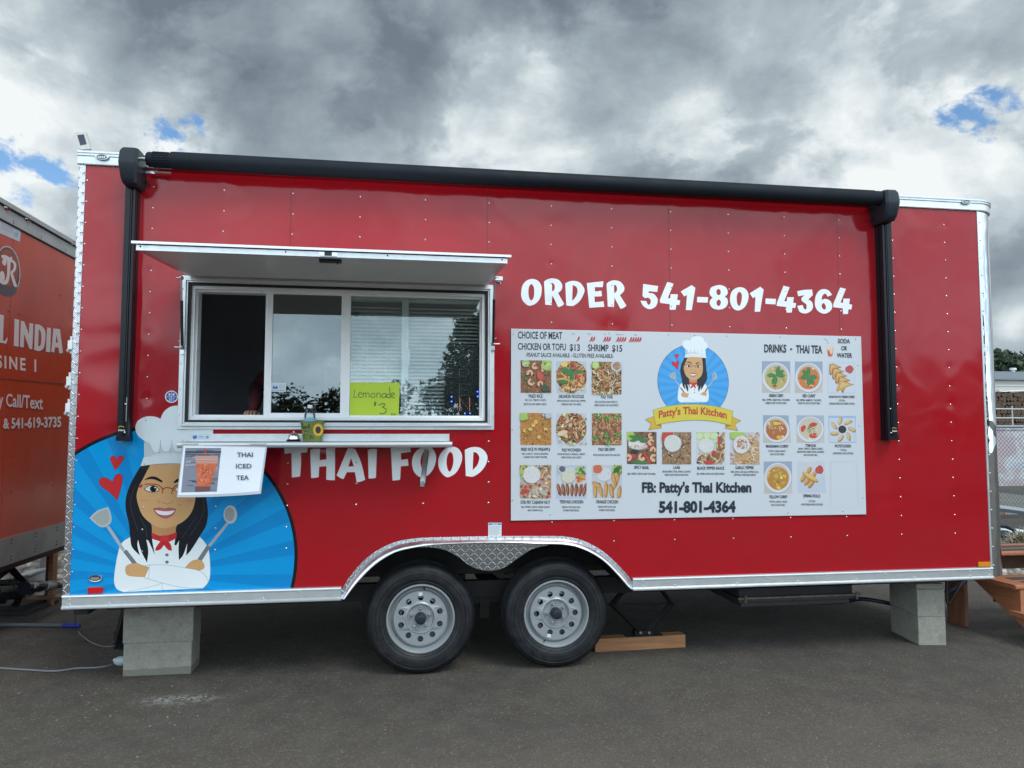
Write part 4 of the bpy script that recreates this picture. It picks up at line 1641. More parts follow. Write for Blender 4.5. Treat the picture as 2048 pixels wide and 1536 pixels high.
# resting hand: palm and five bent fingers
hp = hd
hpts = [(tuple(hp + Vector((.022, .055, .012))), .026), (tuple(hp + Vector((.004, .006, .008))), (.036, .017))]
hed = [(0, 1)]
for i, (dx, ln_, dz) in enumerate(((-.028, .050, 0), (-.010, .060, .003), (.009, .057, .002), (.027, .044, -.001))):
    b = len(hpts)
    p = hp + Vector((dx * .8, -.022, .008))
    hpts += [(tuple(p), .0105), (tuple(p + Vector((dx * .12, -ln_ * .5, .007 + dz))), .0092), (tuple(p + Vector((dx * .2, -ln_ * .85, -.006))), .0082), (tuple(p + Vector((dx * .22, -ln_ * .98, -.016))), .0072)]
    hed += [(1, b), (b, b + 1), (b + 1, b + 2), (b + 2, b + 3)]
b = len(hpts)
hpts += [(tuple(hp + Vector((.034, .018, .004))), .012), (tuple(hp + Vector((.052, -.008, .0))), .0105), (tuple(hp + Vector((.050, -.032, -.008))), .009)]
hed += [(1, b), (b, b + 1), (b + 1, b + 2)]
skin_body('hand', hpts, hed, SKIN, t, 1)

# ------------------------------------------------------------------ lettering cut from white vinyl
VW = (.78, .81, .83)
LET = {
 'order': ((1030, 545, 8.5333), [
  ([(105, 340), (130, 220), (200, 138), (300, 110), (390, 140), (445, 215), (456, 300), (435, 420), (370, 515), (290, 560), (215, 558), (140, 490), (110, 420)], [[(278, 197), (315, 235), (328, 320), (320, 420), (278, 478), (240, 430), (228, 330), (240, 240)]]),
  ([(495, 155, 1), (560, 115), (650, 100), (750, 130), (805, 210), (795, 290), (735, 352, 1), (838, 535, 1), (800, 570), (738, 592, 1), (638, 392, 1), (625, 555, 1), (517, 550, 1)], [[(630, 172, 1), (668, 200), (680, 250), (665, 300), (632, 322, 1)]]),
  ([(858, 185, 1), (920, 155), (1010, 143), (1110, 175), (1180, 270), (1178, 350), (1110, 480), (1030, 550), (970, 572), (875, 560, 1)], [[(985, 212, 1), (1045, 245), (1068, 310), (1050, 390), (1010, 450), (975, 480, 1)]]),
  ([(1225, 180, 1), (1508, 150, 1), (1498, 250, 1), (1360, 250, 1), (1365, 325, 1), (1475, 312, 1), (1485, 405, 1), (1355, 412, 1), (1362, 508, 1), (1510, 492, 1), (1525, 585, 1), (1268, 602, 1)], []),
  ([(1563, 190, 1), (1620, 150), (1700, 133), (1800, 160), (1863, 245), (1855, 320), (1790, 388, 1), (1902, 565, 1), (1860, 600), (1800, 620, 1), (1697, 428, 1), (1688, 588, 1), (1583, 582, 1)], [[(1690, 207, 1), (1725, 225), (1742, 275), (1730, 325), (1692, 355, 1)]])]),
 'number': ((1270, 545, 8.5333), [
  ([(140, 195, 1), (395, 232, 1), (378, 332, 1), (235, 318, 1), (235, 352, 1), (310, 360), (370, 420), (388, 480), (360, 570), (290, 618), (220, 620), (140, 570), (92, 480, 1), (195, 488, 1), (212, 535), (240, 552), (265, 520), (265, 465), (225, 430), (170, 435), (128, 400, 1)], []),
  ([(548, 165, 1), (600, 172), (658, 195, 1), (560, 435, 1), (600, 440, 1), (610, 370, 1), (732, 372, 1), (718, 468, 1), (772, 478, 1), (757, 555, 1), (705, 552, 1), (692, 635, 1), (593, 635, 1), (592, 540, 1), (428, 518, 1), (425, 465, 1)], []),
  ([(968, 215, 1), (1030, 262, 1), (968, 642, 1), (867, 640, 1), (888, 385, 1), (840, 408, 1), (780, 325, 1)], []),
  ([(1062, 415, 1), (1250, 422, 1), (1240, 515, 1), (1058, 508, 1)], []),
  ([(1440, 213), (1540, 245), (1580, 310), (1575, 370), (1530, 415, 1), (1575, 450), (1583, 530), (1540, 600), (1440, 633), (1330, 610), (1278, 540), (1280, 480), (1325, 430, 1), (1280, 380), (1273, 320), (1310, 250)], [[(1425, 280), (1460, 310), (1458, 365), (1425, 388), (1395, 365), (1393, 305)], [(1430, 460), (1465, 500), (1455, 550), (1430, 572), (1400, 555), (1392, 500)]]),
  ([(1800, 250), (1890, 285), (1935, 370), (1930, 470), (1880, 580), (1800, 640), (1720, 640), (1650, 580), (1622, 470), (1640, 350), (1700, 280)], [[(1780, 330), (1820, 370), (1822, 450), (1800, 545), (1775, 570), (1745, 530), (1735, 440), (1745, 370)]])]),
 'number2': ((1490, 545, 8.5333), [
  ([(260, 243, 1), (318, 292, 1), (257, 668, 1), (165, 670, 1), (180, 412, 1), (135, 438, 1), (80, 355, 1)], []),
  ([(352, 443, 1), (530, 450, 1), (520, 545, 1), (348, 535, 1)], []),
  ([(658, 225, 1), (762, 252, 1), (670, 488, 1), (712, 495, 1), (720, 420, 1), (835, 422, 1), (820, 515, 1), (872, 525, 1), (858, 605, 1), (808, 603, 1), (798, 683, 1), (708, 683, 1), (705, 590, 1), (540, 568, 1), (545, 515, 1)], []),
  ([(890, 320, 1), (1000, 298), (1145, 290, 1), (1158, 385, 1), (1080, 462, 1), (1140, 500), (1160, 570), (1140, 640), (1070, 690), (1000, 697), (930, 665), (892, 570, 1), (985, 555, 1), (1000, 605), (1028, 632), (1052, 600), (1045, 545), (1010, 515), (970, 485, 1), (960, 440, 1), (1015, 388, 1), (908, 405, 1)], []),
  ([(1350, 282), (1430, 310), (1487, 382, 1), (1408, 412, 1), (1385, 370), (1350, 365), (1315, 410), (1308, 470, 1), (1370, 450), (1450, 480), (1488, 560), (1470, 640), (1400, 693), (1330, 700), (1250, 660), (1200, 580), (1192, 490), (1215, 380), (1275, 305)], [[(1350, 525), (1378, 570), (1375, 620), (1350, 632), (1320, 610), (1308, 560), (1325, 530)]]),
  ([(1625, 255, 1), (1722, 280, 1), (1630, 513, 1), (1672, 520, 1), (1680, 445, 1), (1790, 447, 1), (1778, 540, 1), (1830, 550, 1), (1815, 632, 1), (1765, 628, 1), (1757, 708, 1), (1672, 708, 1), (1668, 612, 1), (1508, 592, 1), (1505, 540, 1)], [])]),
 'thai': ((560, 880, 9.309), [
  ([(75, 128, 1), (515, 128, 1), (505, 230, 1), (388, 238, 1), (392, 420), (372, 680, 1), (222, 698, 1), (218, 450), (212, 245, 1), (90, 255, 1)], []),
  ([(562, 180, 1), (630, 163), (745, 160, 1), (738, 375, 1), (865, 360, 1), (860, 130, 1), (1025, 130, 1), (1022, 748, 1), (940, 748), (860, 738, 1), (865, 487, 1), (730, 497, 1), (720, 690, 1), (650, 705), (580, 708, 1)], []),
  ([(1262, 155, 1), (1330, 150), (1400, 170, 1), (1510, 420), (1585, 740, 1), (1510, 772), (1430, 790, 1), (1395, 597, 1), (1245, 600, 1), (1182, 728, 1), (1120, 705), (1055, 660, 1)], [[(1322, 335, 1), (1375, 490, 1), (1272, 495, 1)]]),
  ([(1635, 180, 1), (1720, 165), (1805, 170, 1), (1785, 705, 1), (1720, 715), (1650, 718, 1)], [])]),
 'food': ((770, 880, 9.309), [
  ([(108, 130, 1), (475, 128, 1), (475, 222, 1), (295, 245, 1), (300, 370, 1), (425, 355, 1), (437, 478, 1), (295, 490, 1), (280, 740, 1), (210, 750), (140, 755, 1)], []),
  ([(770, 122), (860, 140), (930, 230), (950, 350), (915, 500), (830, 630), (720, 690), (630, 680), (540, 590), (503, 450), (520, 310), (590, 200), (680, 140)], [[(735, 215), (790, 300), (800, 420), (770, 540), (725, 590), (680, 520), (660, 400), (690, 270)]]),
  ([(1250, 125), (1350, 150), (1420, 240), (1435, 350), (1390, 500), (1310, 620), (1190, 690), (1110, 670), (1020, 560), (990, 430), (1010, 310), (1070, 210), (1150, 145)], [[(1215, 222), (1260, 270), (1275, 380), (1255, 500), (1210, 588), (1165, 540), (1145, 410), (1165, 280)]]),
  ([(1485, 185, 1), (1560, 150), (1660, 130), (1780, 150), (1880, 240), (1908, 350), (1870, 470), (1790, 580), (1700, 650), (1625, 682), (1505, 670, 1)], [[(1645, 228, 1), (1700, 235), (1750, 300), (1750, 380), (1710, 480), (1632, 560, 1)]])]),
}
for nm, keys in (('order_lettering', ('order', 'number', 'number2')), ('food_lettering', ('thai', 'food'))):
    A = Art(on_side(0), 1e-6, 6e-4)
    for k_ in keys:
        (ox, oy, sc), gl = LET[k_]
        A.fn = zoomed(on_side(0), ox, oy, sc)
        for outer, hs in gl:
            A.shape(outer, VW, hs)
    A.build(nm, PRINTV, TR)


# ------------------------------------------------------------------ the round chef emblem
def chef(A, bg, ray_cols, centre, rad, cut, big):
    """drawn in the pixels of an enlargement; A.fn carries it to the panel, bg(X, Z, lift) places points given in metres"""
    keep = A.fn
    A.fn = bg
    cx, cz = centre

    def disc(r, col, x0=None, z0=None):
        p = [(cx + r * math.cos(2 * math.pi * i / 96), cz + r * math.sin(2 * math.pi * i / 96)) for i in range(96)]
        p = clip_box(p, cut[0], cut[1], cut[2], cut[3])
        A.poly(p, col)
    disc(rad, (.006, .007, .010) if big else (.03, .09, .22))
    rin = rad - (.0195 if big else .003)
    disc(rin, ray_cols[0])
    A.up()
    for i in range(24):
        a0, a1 = 2 * math.pi * (i + .08) / 24, 2 * math.pi * (i + .52) / 24
        w = [(cx, cz - rad * .1)] + [(cx + rin * math.cos(a0 + (a1 - a0) * j / 4), cz + rin * math.sin(a0 + (a1 - a0) * j / 4)) for j in range(5)]
        A.poly(clip_box(w, *cut), ray_cols[1], keep=True)
    A.fn = keep
    red, dark, white, grey = (.50, .022, .028), (.008, .010, .016), (.72, .77, .79), (.42, .47, .48)
    skin, skin2 = (.58, .33, .145), (.48, .235, .10)
    ink = (.03, .03, .035)

    def o(pts, col, w=0, n=5, oc=ink):
        q = sm(pts, n)
        A.poly(q, col)
        if w:
            A.stroke(q, w, oc, True)
    o([(385, 540, 1), (350, 465), (352, 436), (378, 430), (398, 452, 1), (415, 432), (445, 432), (450, 455), (420, 500)], red, 3)
    o([(402, 770, 1), (345, 712), (275, 660), (262, 622), (282, 597), (322, 600), (366, 628, 1), (385, 580), (420, 568), (442, 595), (432, 670)], red, 3)
    # hat
    crown = [(865, 42, 1), (872, 214, 1), (1137, 222, 1), (1132, 275)] if big else [(865, 42), (960, 42), (1040, 90), (1070, 150, 1), (1115, 175), (1137, 230), (1130, 275)]
    o([(608, 312, 1), (560, 272), (540, 215), (560, 160), (620, 128), (690, 128), (733, 145, 1), (760, 90), (810, 52)] + crown + [(1080, 325, 1), (1085, 435, 1), (885, 415), (610, 440, 1)], white, 0 if big else 3, oc=grey)
    o([(612, 320, 1), (650, 330), (680, 390), (715, 395), (725, 330, 1), (722, 412, 1), (612, 438, 1)], (.50, .56, .585))
    o([(735, 330, 1), (750, 380), (780, 395), (808, 370), (820, 330, 1), (812, 408, 1), (724, 414, 1)], (.52, .58, .60))
    o([(825, 330, 1), (845, 385), (885, 395), (900, 360), (905, 330, 1), (900, 412, 1), (814, 408, 1)], (.52, .58, .60))
    for x in (736, 822, 908, 995):
        A.stroke([(x, 306), (x - 12, 414)], 3, (.20, .22, .23))
    o([(606, 438, 1), (760, 420), (885, 416), (1040, 426), (1082, 440, 1), (1098, 505, 1), (890, 488), (720, 490), (580, 508, 1)], (.68, .725, .74), 2.5, oc=grey)
    # coat, neck, scarf
    o([(505, 1050, 1), (440, 1095), (410, 1165), (385, 1300), (378, 1400), (400, 1452), (450, 1475, 1), (740, 1460), (1060, 1447, 1), (1100, 1400), (1115, 1330), (1110, 1200), (1095, 1130), (1050, 1065), (1010, 1040, 1), (850, 1060), (670, 1060)], (.72, .765, .775), 2.5, oc=grey)
    o([(668, 950, 1), (858, 950, 1), (855, 1035, 1), (760, 1055), (668, 1035, 1)], skin2)
    # hair behind the face
    o([(580, 508, 1), (655, 498, 1), (590, 640), (560, 760), (592, 880), (662, 955), (668, 1060), (690, 1190, 1), (645, 1090), (625, 1072, 1), (640, 1160), (630, 1250, 1), (585, 1160), (562, 1075, 1), (556, 1115), (575, 1195, 1), (515, 1130), (500, 1050), (490, 950), (466, 840), (470, 740), (510, 630)], dark)
    o([(985, 500, 1), (1075, 505, 1), (1080, 700), (1098, 860), (1085, 960), (1040, 1040), (970, 1150), (930, 1195, 1), (940, 1100, 1), (908, 1190), (875, 1230, 1), (872, 1150), (875, 1080, 1), (855, 1115), (840, 1112, 1), (850, 1040), (862, 960), (960, 880), (995, 780), (1000, 640)], dark)
    o([(655, 498, 1), (890, 489), (990, 500, 1), (1003, 640), (998, 780), (960, 880), (880, 950), (760, 985), (665, 950), (592, 880), (552, 760), (562, 680), (602, 600)], skin)
    for pts in ([(540, 660), (505, 760), (515, 870), (560, 1000)], [(580, 900), (615, 980), (632, 1060)], [(1040, 640), (1066, 800), (1050, 900), (960, 1040)], [(1010, 900), (950, 980), (900, 1060)]):
        A.stroke(smooth_open(pts, 4), 3, (.05, .055, .065))
    o([(668, 1020, 1), (750, 1046), (858, 1015, 1), (855, 1062, 1), (800, 1088), (740, 1088), (668, 1066, 1)], red)
    o([(740, 1075, 1), (700, 1130), (692, 1158, 1), (730, 1150), (760, 1115, 1), (790, 1150), (822, 1158, 1), (812, 1110), (785, 1075, 1)], red)
    o([(735, 1046), (790, 1046), (796, 1084), (735, 1086)], (.60, .03, .035), 2, oc=(.25, .01, .012))
    A.stroke([(760, 1090), (742, 1140)], 3, (.25, .01, .012))
    # face
    for sx, pts in ((0, [(603, 617, 1), (650, 590), (700, 591), (750, 622, 1), (742, 633), (690, 612), (650, 608)]), (1, [(832, 632, 1), (862, 606), (905, 599), (960, 622, 1), (905, 616), (848, 637)])):
        o(pts, dark)
    for ex, pts in ((678, [(608, 685, 1), (645, 660), (690, 660), (727, 690, 1), (690, 706), (640, 703)]), (892, [(838, 690, 1), (878, 662), (925, 662), (958, 688, 1), (925, 706), (872, 706)])):
        o(pts, (.66, .68, .68), 5)
        A.ell(ex, 682, 26, 24, (.02, .013, .010))
        A.ell(ex, 682, 13, 12, (.004, .004, .004))
        A.ell(ex + 14, 672, 6, 6, (.7, .7, .7), 8)
    g = (.42, .03, .03)
    A.stroke(smooth_open([(590, 652), (640, 645), (705, 650), (738, 668), (752, 690), (745, 716)], 4), 8, g)
    A.stroke(smooth_open([(744, 684), (785, 673), (826, 682)], 4), 8, g)
    A.stroke(smooth_open([(820, 718), (828, 690), (850, 660), (910, 646), (985, 654)], 4), 8, g)
    A.poly([(566, 656), (592, 648), (592, 672), (570, 674)], g)
    A.stroke(smooth_open([(590, 668), (610, 735), (670, 756), (735, 735)], 4), 2.5, (.62, .42, .24))
    for pts in ([(716, 768), (718, 782), (728, 792)], [(742, 786), (770, 796), (788, 800), (818, 786)], [(828, 768), (830, 782), (822, 790)]):
        A.stroke(smooth_open(pts, 3), 4, (.34, .16, .07))
    A.ell(612, 770, 34, 14, (.58, .29, .135), 14)
    A.ell(955, 772, 34, 14, (.58, .29, .135), 14)
    A.ell(880, 806, 5, 5, (.25, .13, .06), 8)
    o([(678, 834, 1), (728, 828), (765, 836), (800, 828), (852, 838, 1), (830, 882), (770, 908), (708, 880)], (.44, .10, .12), 3, oc=(.18, .04, .05))
    o([(690, 845, 1), (770, 855), (843, 848, 1), (818, 874), (770, 885), (718, 874)], (.72, .75, .75))
    # utensils and folded arms
    o([(188, 905, 1), (250, 850), (332, 822, 1), (352, 880), (356, 930), (322, 970), (275, 975), (230, 945)], (.44, .48, .46))
    o([(203, 905, 1), (258, 858), (324, 834, 1), (342, 885), (344, 925), (314, 960), (276, 964), (238, 938)], (.33, .36, .34))
    A.poly([(318, 976), (340, 966), (462, 1150), (440, 1162)], (.36, .40, .42))
    o([(445, 1165, 1), (472, 1148, 1), (552, 1250, 1), (520, 1262, 1)], (.16, .18, .20))
    A.ell(1270, 880, 52, 70, (.46, .49, .48), 26)
    A.ell(1264, 878, 38, 54, (.30, .32, .33), 26)
    A.poly([(1242, 940), (1258, 950), (1205, 1020), (1112, 1132), (1096, 1120), (1180, 1015)], (.36, .40, .42))
    o([(1092, 1112, 1), (1116, 1130, 1), (1050, 1236, 1), (1018, 1222, 1)], (.16, .18, .20))
    A.ell(783, 1190, 14, 12, (.16, .17, .18), 14)
    A.ell(783, 1245, 14, 12, (.16, .17, .18), 14)
    o([(925, 1287, 1), (960, 1248), (1000, 1228), (1045, 1232), (1068, 1268), (1062, 1296), (1020, 1312, 1)], skin, 3, oc=skin2)
    for k_ in range(3):
        A.stroke([(1010 + k_ * 18, 1290 - k_ * 10), (1030 + k_ * 14, 1302 - k_ * 16)], 3, skin2)
    o([(620, 1270, 1), (760, 1266), (900, 1286), (1040, 1316), (1100, 1392), (1060, 1446, 1), (900, 1440), (750, 1406), (608, 1366, 1)], (.72, .77, .785), 2.5, oc=(.2, .22, .23))
    A.stroke([(652, 1262), (640, 1372)], 2.5, (.25, .27, .28))
    o([(465, 1312), (478, 1270), (545, 1254), (585, 1266), (645, 1286, 1), (612, 1358, 1), (540, 1355), (482, 1345)], skin, 3, oc=skin2)
    for k_ in range(3):
        A.stroke([(468 + k_ * 2, 1290 + k_ * 18), (492, 1288 + k_ * 20)], 3, skin2)
    A.stroke([(745, 1408), (640, 1440), (480, 1470)], 2.5, (.3, .32, .33))
    A.stroke([(747, 1410), (747, 1460)], 2.5, (.3, .32, .33))


A = Art(zoomed(on_side(0), 130, 800, 3.8404), 4e-6, 5e-4)
chef(A, lambda X, Z, l: Vector((X, -l, Z)), ((.000, .275, .62), (.000, .215, .53)), (.0885, .7468), .7928, (-.381, .569, 3.0, 3.0), True)
# nothing of the print crosses the sill rail, the corner trim or the window frame
A.build('chef_emblem', PRINTV, TR)

# small stickers on the skin
A = Art(on_side(0), 4e-5, 5e-4)
A.ell(343, 793.5, 13, 12.2, (.72, .74, .78), 26)
A.ell(343, 793.5, 11, 10.3, (.012, .035, .30), 26)
A.stroke([(332, 793.5), (354, 793.5)], 1, (.6, .64, .7))
A.stroke([(343, 783.5), (343, 803.5)], 1, (.6, .64, .7))
for (x, y) in ((339, 789), (347, 789)):
    A.poly([(x - 2, y - 2), (x + 2, y - 2), (x + 2, y + 2), (x - 2, y + 2)], (.65, .68, .74))
A.text('C', 345, 801, 349.5, 801, 5, (.65, .68, .74), .02)
A.stroke([(341.5, 796), (338, 796), (339, 799), (341, 799), (341, 801), (337, 801)], 1, (.65, .68, .74))
A.build('round_sticker', PAPER, TR)
A = Art(on_side(0), 4e-5, 6e-4)
A.poly([(976.5, 1045.5), (1003, 1045.5), (1003, 1073), (976.5, 1073)], (.66, .69, .72))
A.poly([(977.5, 1046.5), (1002, 1046.5), (1002, 1050), (977.5, 1050)], (.03, .22, .55))
A.text('NOTICE', 984, 1049.6, 996, 1049.6, 2.4, (.7, .75, .8), .03)
for i in range(9):
    A.stroke([(978.5, 1053 + i * 2.1), (1001 - (i % 3) * 2, 1053 + i * 2.1)], .8, (.33, .36, .40))
A.build('notice_label', PAPER, TR)

# ------------------------------------------------------------------ menu board
c0, c1, c2, c3 = at(1022, 657.5), at(1720.5, 673.5), at(1730, 1031), at(1021, 1038)
MX0, MX1, MZ0, MZ1 = (c0.x + c3.x) / 2, (c1.x + c2.x) / 2, (c2.z + c3.z) / 2, (c0.z + c1.z) / 2
MBD = thing('menu_board', ((MX0 + MX1) / 2, -.012, MZ0), 'large white menu board with dish photographs and dark lettering', 'menu board')
s = MB()
s.box((MX0, -.0115, MZ0), (MX1, -.0055, MZ1))
for (u, v) in ((1027, 668.5), (1218, 667), (1337, 670), (1389, 671), (1453, 672.5), (1560, 674.5), (1711, 678.5), (1715, 731), (1718, 852), (1725, 996), (1686, 1023), (1576, 1025.5), (1342, 1027.5), (1100, 1030), (1024.5, 1001), (1024.5, 860)):
    p = at(u, v, 1, -.0115)
    s.sphere((p.x, -.0118, p.z), .0036, 8, sc=(1, .5, 1), m=1)
s.build('panel', [WHITEPANEL, DARKSTEEL], MBD, bevel=.0008)
mb = on_side(-.0118)
NAVY = (.012, .022, .038)


def Z1(A, ox, oy, sc):
    A.fn = zoomed(mb, ox, oy, sc)


A = Art(mb, 2e-5)
Z1(A, 1010, 640, 6.981)
for a in (('CHOICE OF MEAT', 180, 257, 800, 266, 94, .026), ('CHICKEN OR TOFU', 180, 412, 852, 422, 88, .026), ('$13', 902, 426, 1046, 430, 88, .026),
          ('SHRIMP', 1158, 432, 1446, 437, 88, .026), ('$15', 1494, 440, 1638, 441, 88, .026),
          ('-PEANUT SAUCE AVAILABLE - GLUTEN FREE AVAILABLE-', 287, 512, 1517, 530, 54, .022),
          ('MILD', 932, 203, 977, 203, 16, 0), ('SPICY', 1153, 206, 1203, 206, 16, 0), ('HOT', 1378, 208, 1410, 208, 16, 0), ('EXTRA HOT', 1553, 212, 1655, 213, 16, 0),
          ('FIRE', 1805, 218, 1842, 218, 16, 0)):
    A.text(a[0], a[1], a[2], a[3], a[4], a[5], NAVY, a[6])
chil = (.42, .025, .035)
for x0, n, yy in ((990, 1, 225), (1172, 2, 228), (1358, 3, 230), (1540, 4, 233), (1720, 5, 236)):
    for i in range(n):
        x = x0 + i * 33.5
        A.shape([(x + 50, yy, 1), (x + 52, yy + 35), (x + 38, yy + 60), (x, yy + 80, 1), (x + 22, yy + 45), (x + 36, yy + 8)], chil, n=4)
items = [  # enlargement, title (x0, x1, baseline), lines
    ('FRIED RICE', 1010, 640, 6.981, 330, 528, 1084, 44, [('RICE, EGG, TOMATO, ONION,', 280, 575, 1130), ('BROCCOLI AND GREEN ONION.', 266, 582, 1188)]),
    ('DRUNKEN NOODLES', 1010, 640, 6.981, 752, 1102, 1088, 44, [('WIDE NOODLES, ONION, BELL PEPPER,', 725, 1128, 1142), ('CABBAGE AND THAI BASIL.', 785, 1065, 1190)]),
    ('PAD THAI', 1010, 640, 6.981, 1340, 1502, 1096, 44, [('RICE NOODLES, BEAN SPROUT,', 1258, 1575, 1157), ('GREEN ONION, EGG AND PEANUT.', 1248, 1590, 1203)]),
    ('FRIED RICE W/ PINEAPPLE', 1010, 840, 7.3154, 234, 662, 450, 44, [('RICE, CARROT, ONION, PINEAPPLE,', 250, 636, 508), ('CASHEW AND CURRY POWDER.', 272, 620, 556)]),
    ('PAD WOONSEN', 1010, 840, 7.3154, 834, 1110, 460, 44, [('CLEAR NOODLES, CABBAGE, CARROT,', 762, 1180, 512), ('GREEN ONION AND CELERY.', 820, 1122, 560)]),
    ('PAD SEE EEW', 1010, 840, 7.3154, 1368, 1612, 452, 44, [('WIDE NOODLES, BROCCOLI AND EGG.', 1288, 1688, 525)]),
    ('STIR FRY CASHEW NUT', 1010, 840, 7.3154, 228, 660, 1226, 46, [('BELL PEPPER, ONION, GREEN ONION', 240, 652, 1286), ('AND CASHEW NUTS.', 330, 556, 1334)]),
    ('TERIYAKI CHICKEN', 1010, 840, 7.3154, 798, 1145, 1219, 46, [('SERVED WITH RICE AND', 836, 1102, 1288), ('STEAM VEGETABLES.', 850, 1086, 1335)]),
    ('ORANGE CHICKEN', 1010, 840, 7.3154, 1330, 1655, 1219, 46, [('SERVED WITH RICE AND', 1362, 1622, 1284), ('STEAM VEGETABLES.', 1374, 1610, 1332)]),
    ('SPICY BASIL', 1250, 840, 7.3154, 134, 354, 716, 42, [('BELL PEPPER, ONION AND THAI BASIL.', 38, 452, 800)]),
    ('LAAB', 1250, 840, 7.3154, 710, 804, 716, 42, [('GROUND MEAT, PEARL ONION, CILANTRO,', 548, 966, 768), ('GREEN ONION AND ROASTED RICE.', 580, 930, 815)]),
    ('BLACK PEPPER SAUCE', 1250, 840, 7.3154, 1058, 1452, 724, 42, [('BELL PEPPER, ONION AND GREEN ONION.', 1052, 1456, 800)]),
    ('GARLIC PEPPER', 1250, 840, 7.3154, 1616, 1888, 718, 42, [('FRIED GARLIC AND BLACK PEPPER SAUCE.', 1548, 1956, 772), ('(OPTIONAL VEGETABLES ADDED)', 1594, 1912, 816)]),
    ('GREEN CURRY', 1490, 640, 6.981, 336, 540, 1075, 40, [('BELL PEPPER, GREEN PEA, THAI BASIL,', 246, 632, 1128), ('BAMBOO AND COCONUT MILK.', 290, 582, 1172)]),
    ('RED CURRY', 1490, 640, 6.981, 805, 985, 1078, 40, [('BELL PEPPER, BAMBOO, THAI BASIL,', 720, 1070, 1132), ('GREEN PEA, AND COCONUT MILK.', 738, 1052, 1175)]),
    ('WONTON W/ CREAM CHEESE', 1490, 640, 6.981, 1170, 1530, 1088, 32, [('5 FOR $6', 1310, 1395, 1135), ('(CREAM CHEESE AND GREEN ONION.)', 1176, 1532, 1180)]),
    ('MASSAMAN CURRY', 1490, 840, 7.3154, 308, 638, 403, 40, [('POTATO, ONION, PEANUT', 346, 600, 468), ('AND COCONUT MILK.', 368, 578, 514)]),
    ('TOM KHA', 1490, 840, 7.3154, 884, 1040, 392, 40, [('ONION, TOMATO, CABBAGE, CARROT,', 778, 1146, 432), ('MUSHROOM, GREEN ONION, CILANTRO', 768, 1158, 478), ('AND COCONUT MILK.', 858, 1066, 524)]),
    ('POTSTICKERS', 1490, 840, 7.3154, 1318, 1552, 400, 40, [('7 FOR $6', 1392, 1482, 452), ('(VEGETABLES AND CHICKEN)', 1288, 1584, 500)]),
    ('YELLOW CURRY', 1490, 840, 7.3154, 352, 624, 1144, 42, [('POTATO, CARROT, ONION', 360, 616, 1208), ('AND COCONUT MILK.', 380, 590, 1256)]),
    ('SPRING ROLLS', 1490, 840, 7.3154, 854, 1102, 1130, 42, [('4 FOR $6', 932, 1026, 1200), ('(VEGETABLES AND NOODLES)', 822, 1138, 1248)]),
]
for (ttl, ox, oy, sc, xa, xb, yb_, h, lines) in items:
    Z1(A, ox, oy, sc)
    A.text(ttl, xa, yb_, xb, yb_ + 1, h, NAVY, .022)
    for (l_, a_, b_, y_) in lines:
        A.text(l_, a_, y_, b_, y_ + 1, 27, (.02, .032, .045), .010)
Z1(A, 1490, 640, 6.981)
A.text('DRINKS', 270, 448, 578, 452, 104, NAVY, .028), A.text('-', 630, 440, 660, 440, 104, NAVY, .028), A.text('THAI TEA', 714, 458, 1080, 464, 104, NAVY, .028)
A.text('SODA', 1298, 323, 1466, 326, 60, NAVY, .024), A.text('OR', 1346, 424, 1426, 424, 60, NAVY, .024), A.text('WATER', 1284, 522, 1496, 526, 60, NAVY, .024)
Z1(A, 1250, 840, 7.3154)
A.text("FB: Patty's Thai Kitchen", 250, 1056, 1850, 1054, 138, NAVY, .042)
A.text('541-801-4364', 496, 1350, 1620, 1344, 152, NAVY, .048)
# faint empty frame
Z1(A, 1490, 840, 7.3154)
A.stroke([(1252, 608), (1640, 608), (1668, 1262), (1262, 1268)], 3, (.50, .55, .585), True)
A.build('lettering', PRINT, MBD)

# drink drawing
A = Art(mb, 2e-5)
Z1(A, 1490, 640, 6.981)
A.stroke([(1102, 258), (1145, 282), (1160, 332)], 7, (.22, .23, .26))
A.poly([(1140, 375), (1240, 372), (1222, 500), (1205, 514), (1170, 514), (1156, 500)], (.55, .50, .44))
A.poly([(1143, 400), (1236, 395), (1222, 500), (1205, 512), (1170, 512), (1157, 500)], (.52, .15, .05))
A.poly([(1165, 380), (1190, 378), (1210, 470), (1195, 478)], (.70, .52, .36))
A.poly([(1195, 376), (1225, 374), (1222, 460), (1210, 462)], (.68, .55, .40))
A.poly([(1148, 380), (1166, 378), (1172, 420), (1155, 424)], (.72, .60, .48))
A.poly([(1160, 440), (1180, 438), (1190, 505), (1172, 508)], (.42, .09, .03))
A.build('drink_drawing', PRINT, MBD)

# emblem in the middle of the board
p_m, p_h = at(130 + 765 / 3.84, 800 + 865 / 3.84), at(130 + 765 / 3.84, 800 + 495 / 3.84)
q_m, q_h = at(1250 + 940 / 6.981, 640 + 765 / 6.981), at(1250 + 940 / 6.981, 640 + 524 / 6.981)
KS = (q_m.z - q_h.z) / (p_m.z - p_h.z)
smap = lambda X, Z, l: Vector((q_m.x + (X - p_m.x) * KS, -.0118 - l, q_m.z + (Z - p_m.z) * KS))


def small_fn(u, v, l):
    p = at(130 + u / 3.8404, 800 + v / 3.8404, 1, 0)
    return smap(p.x, p.z, l)


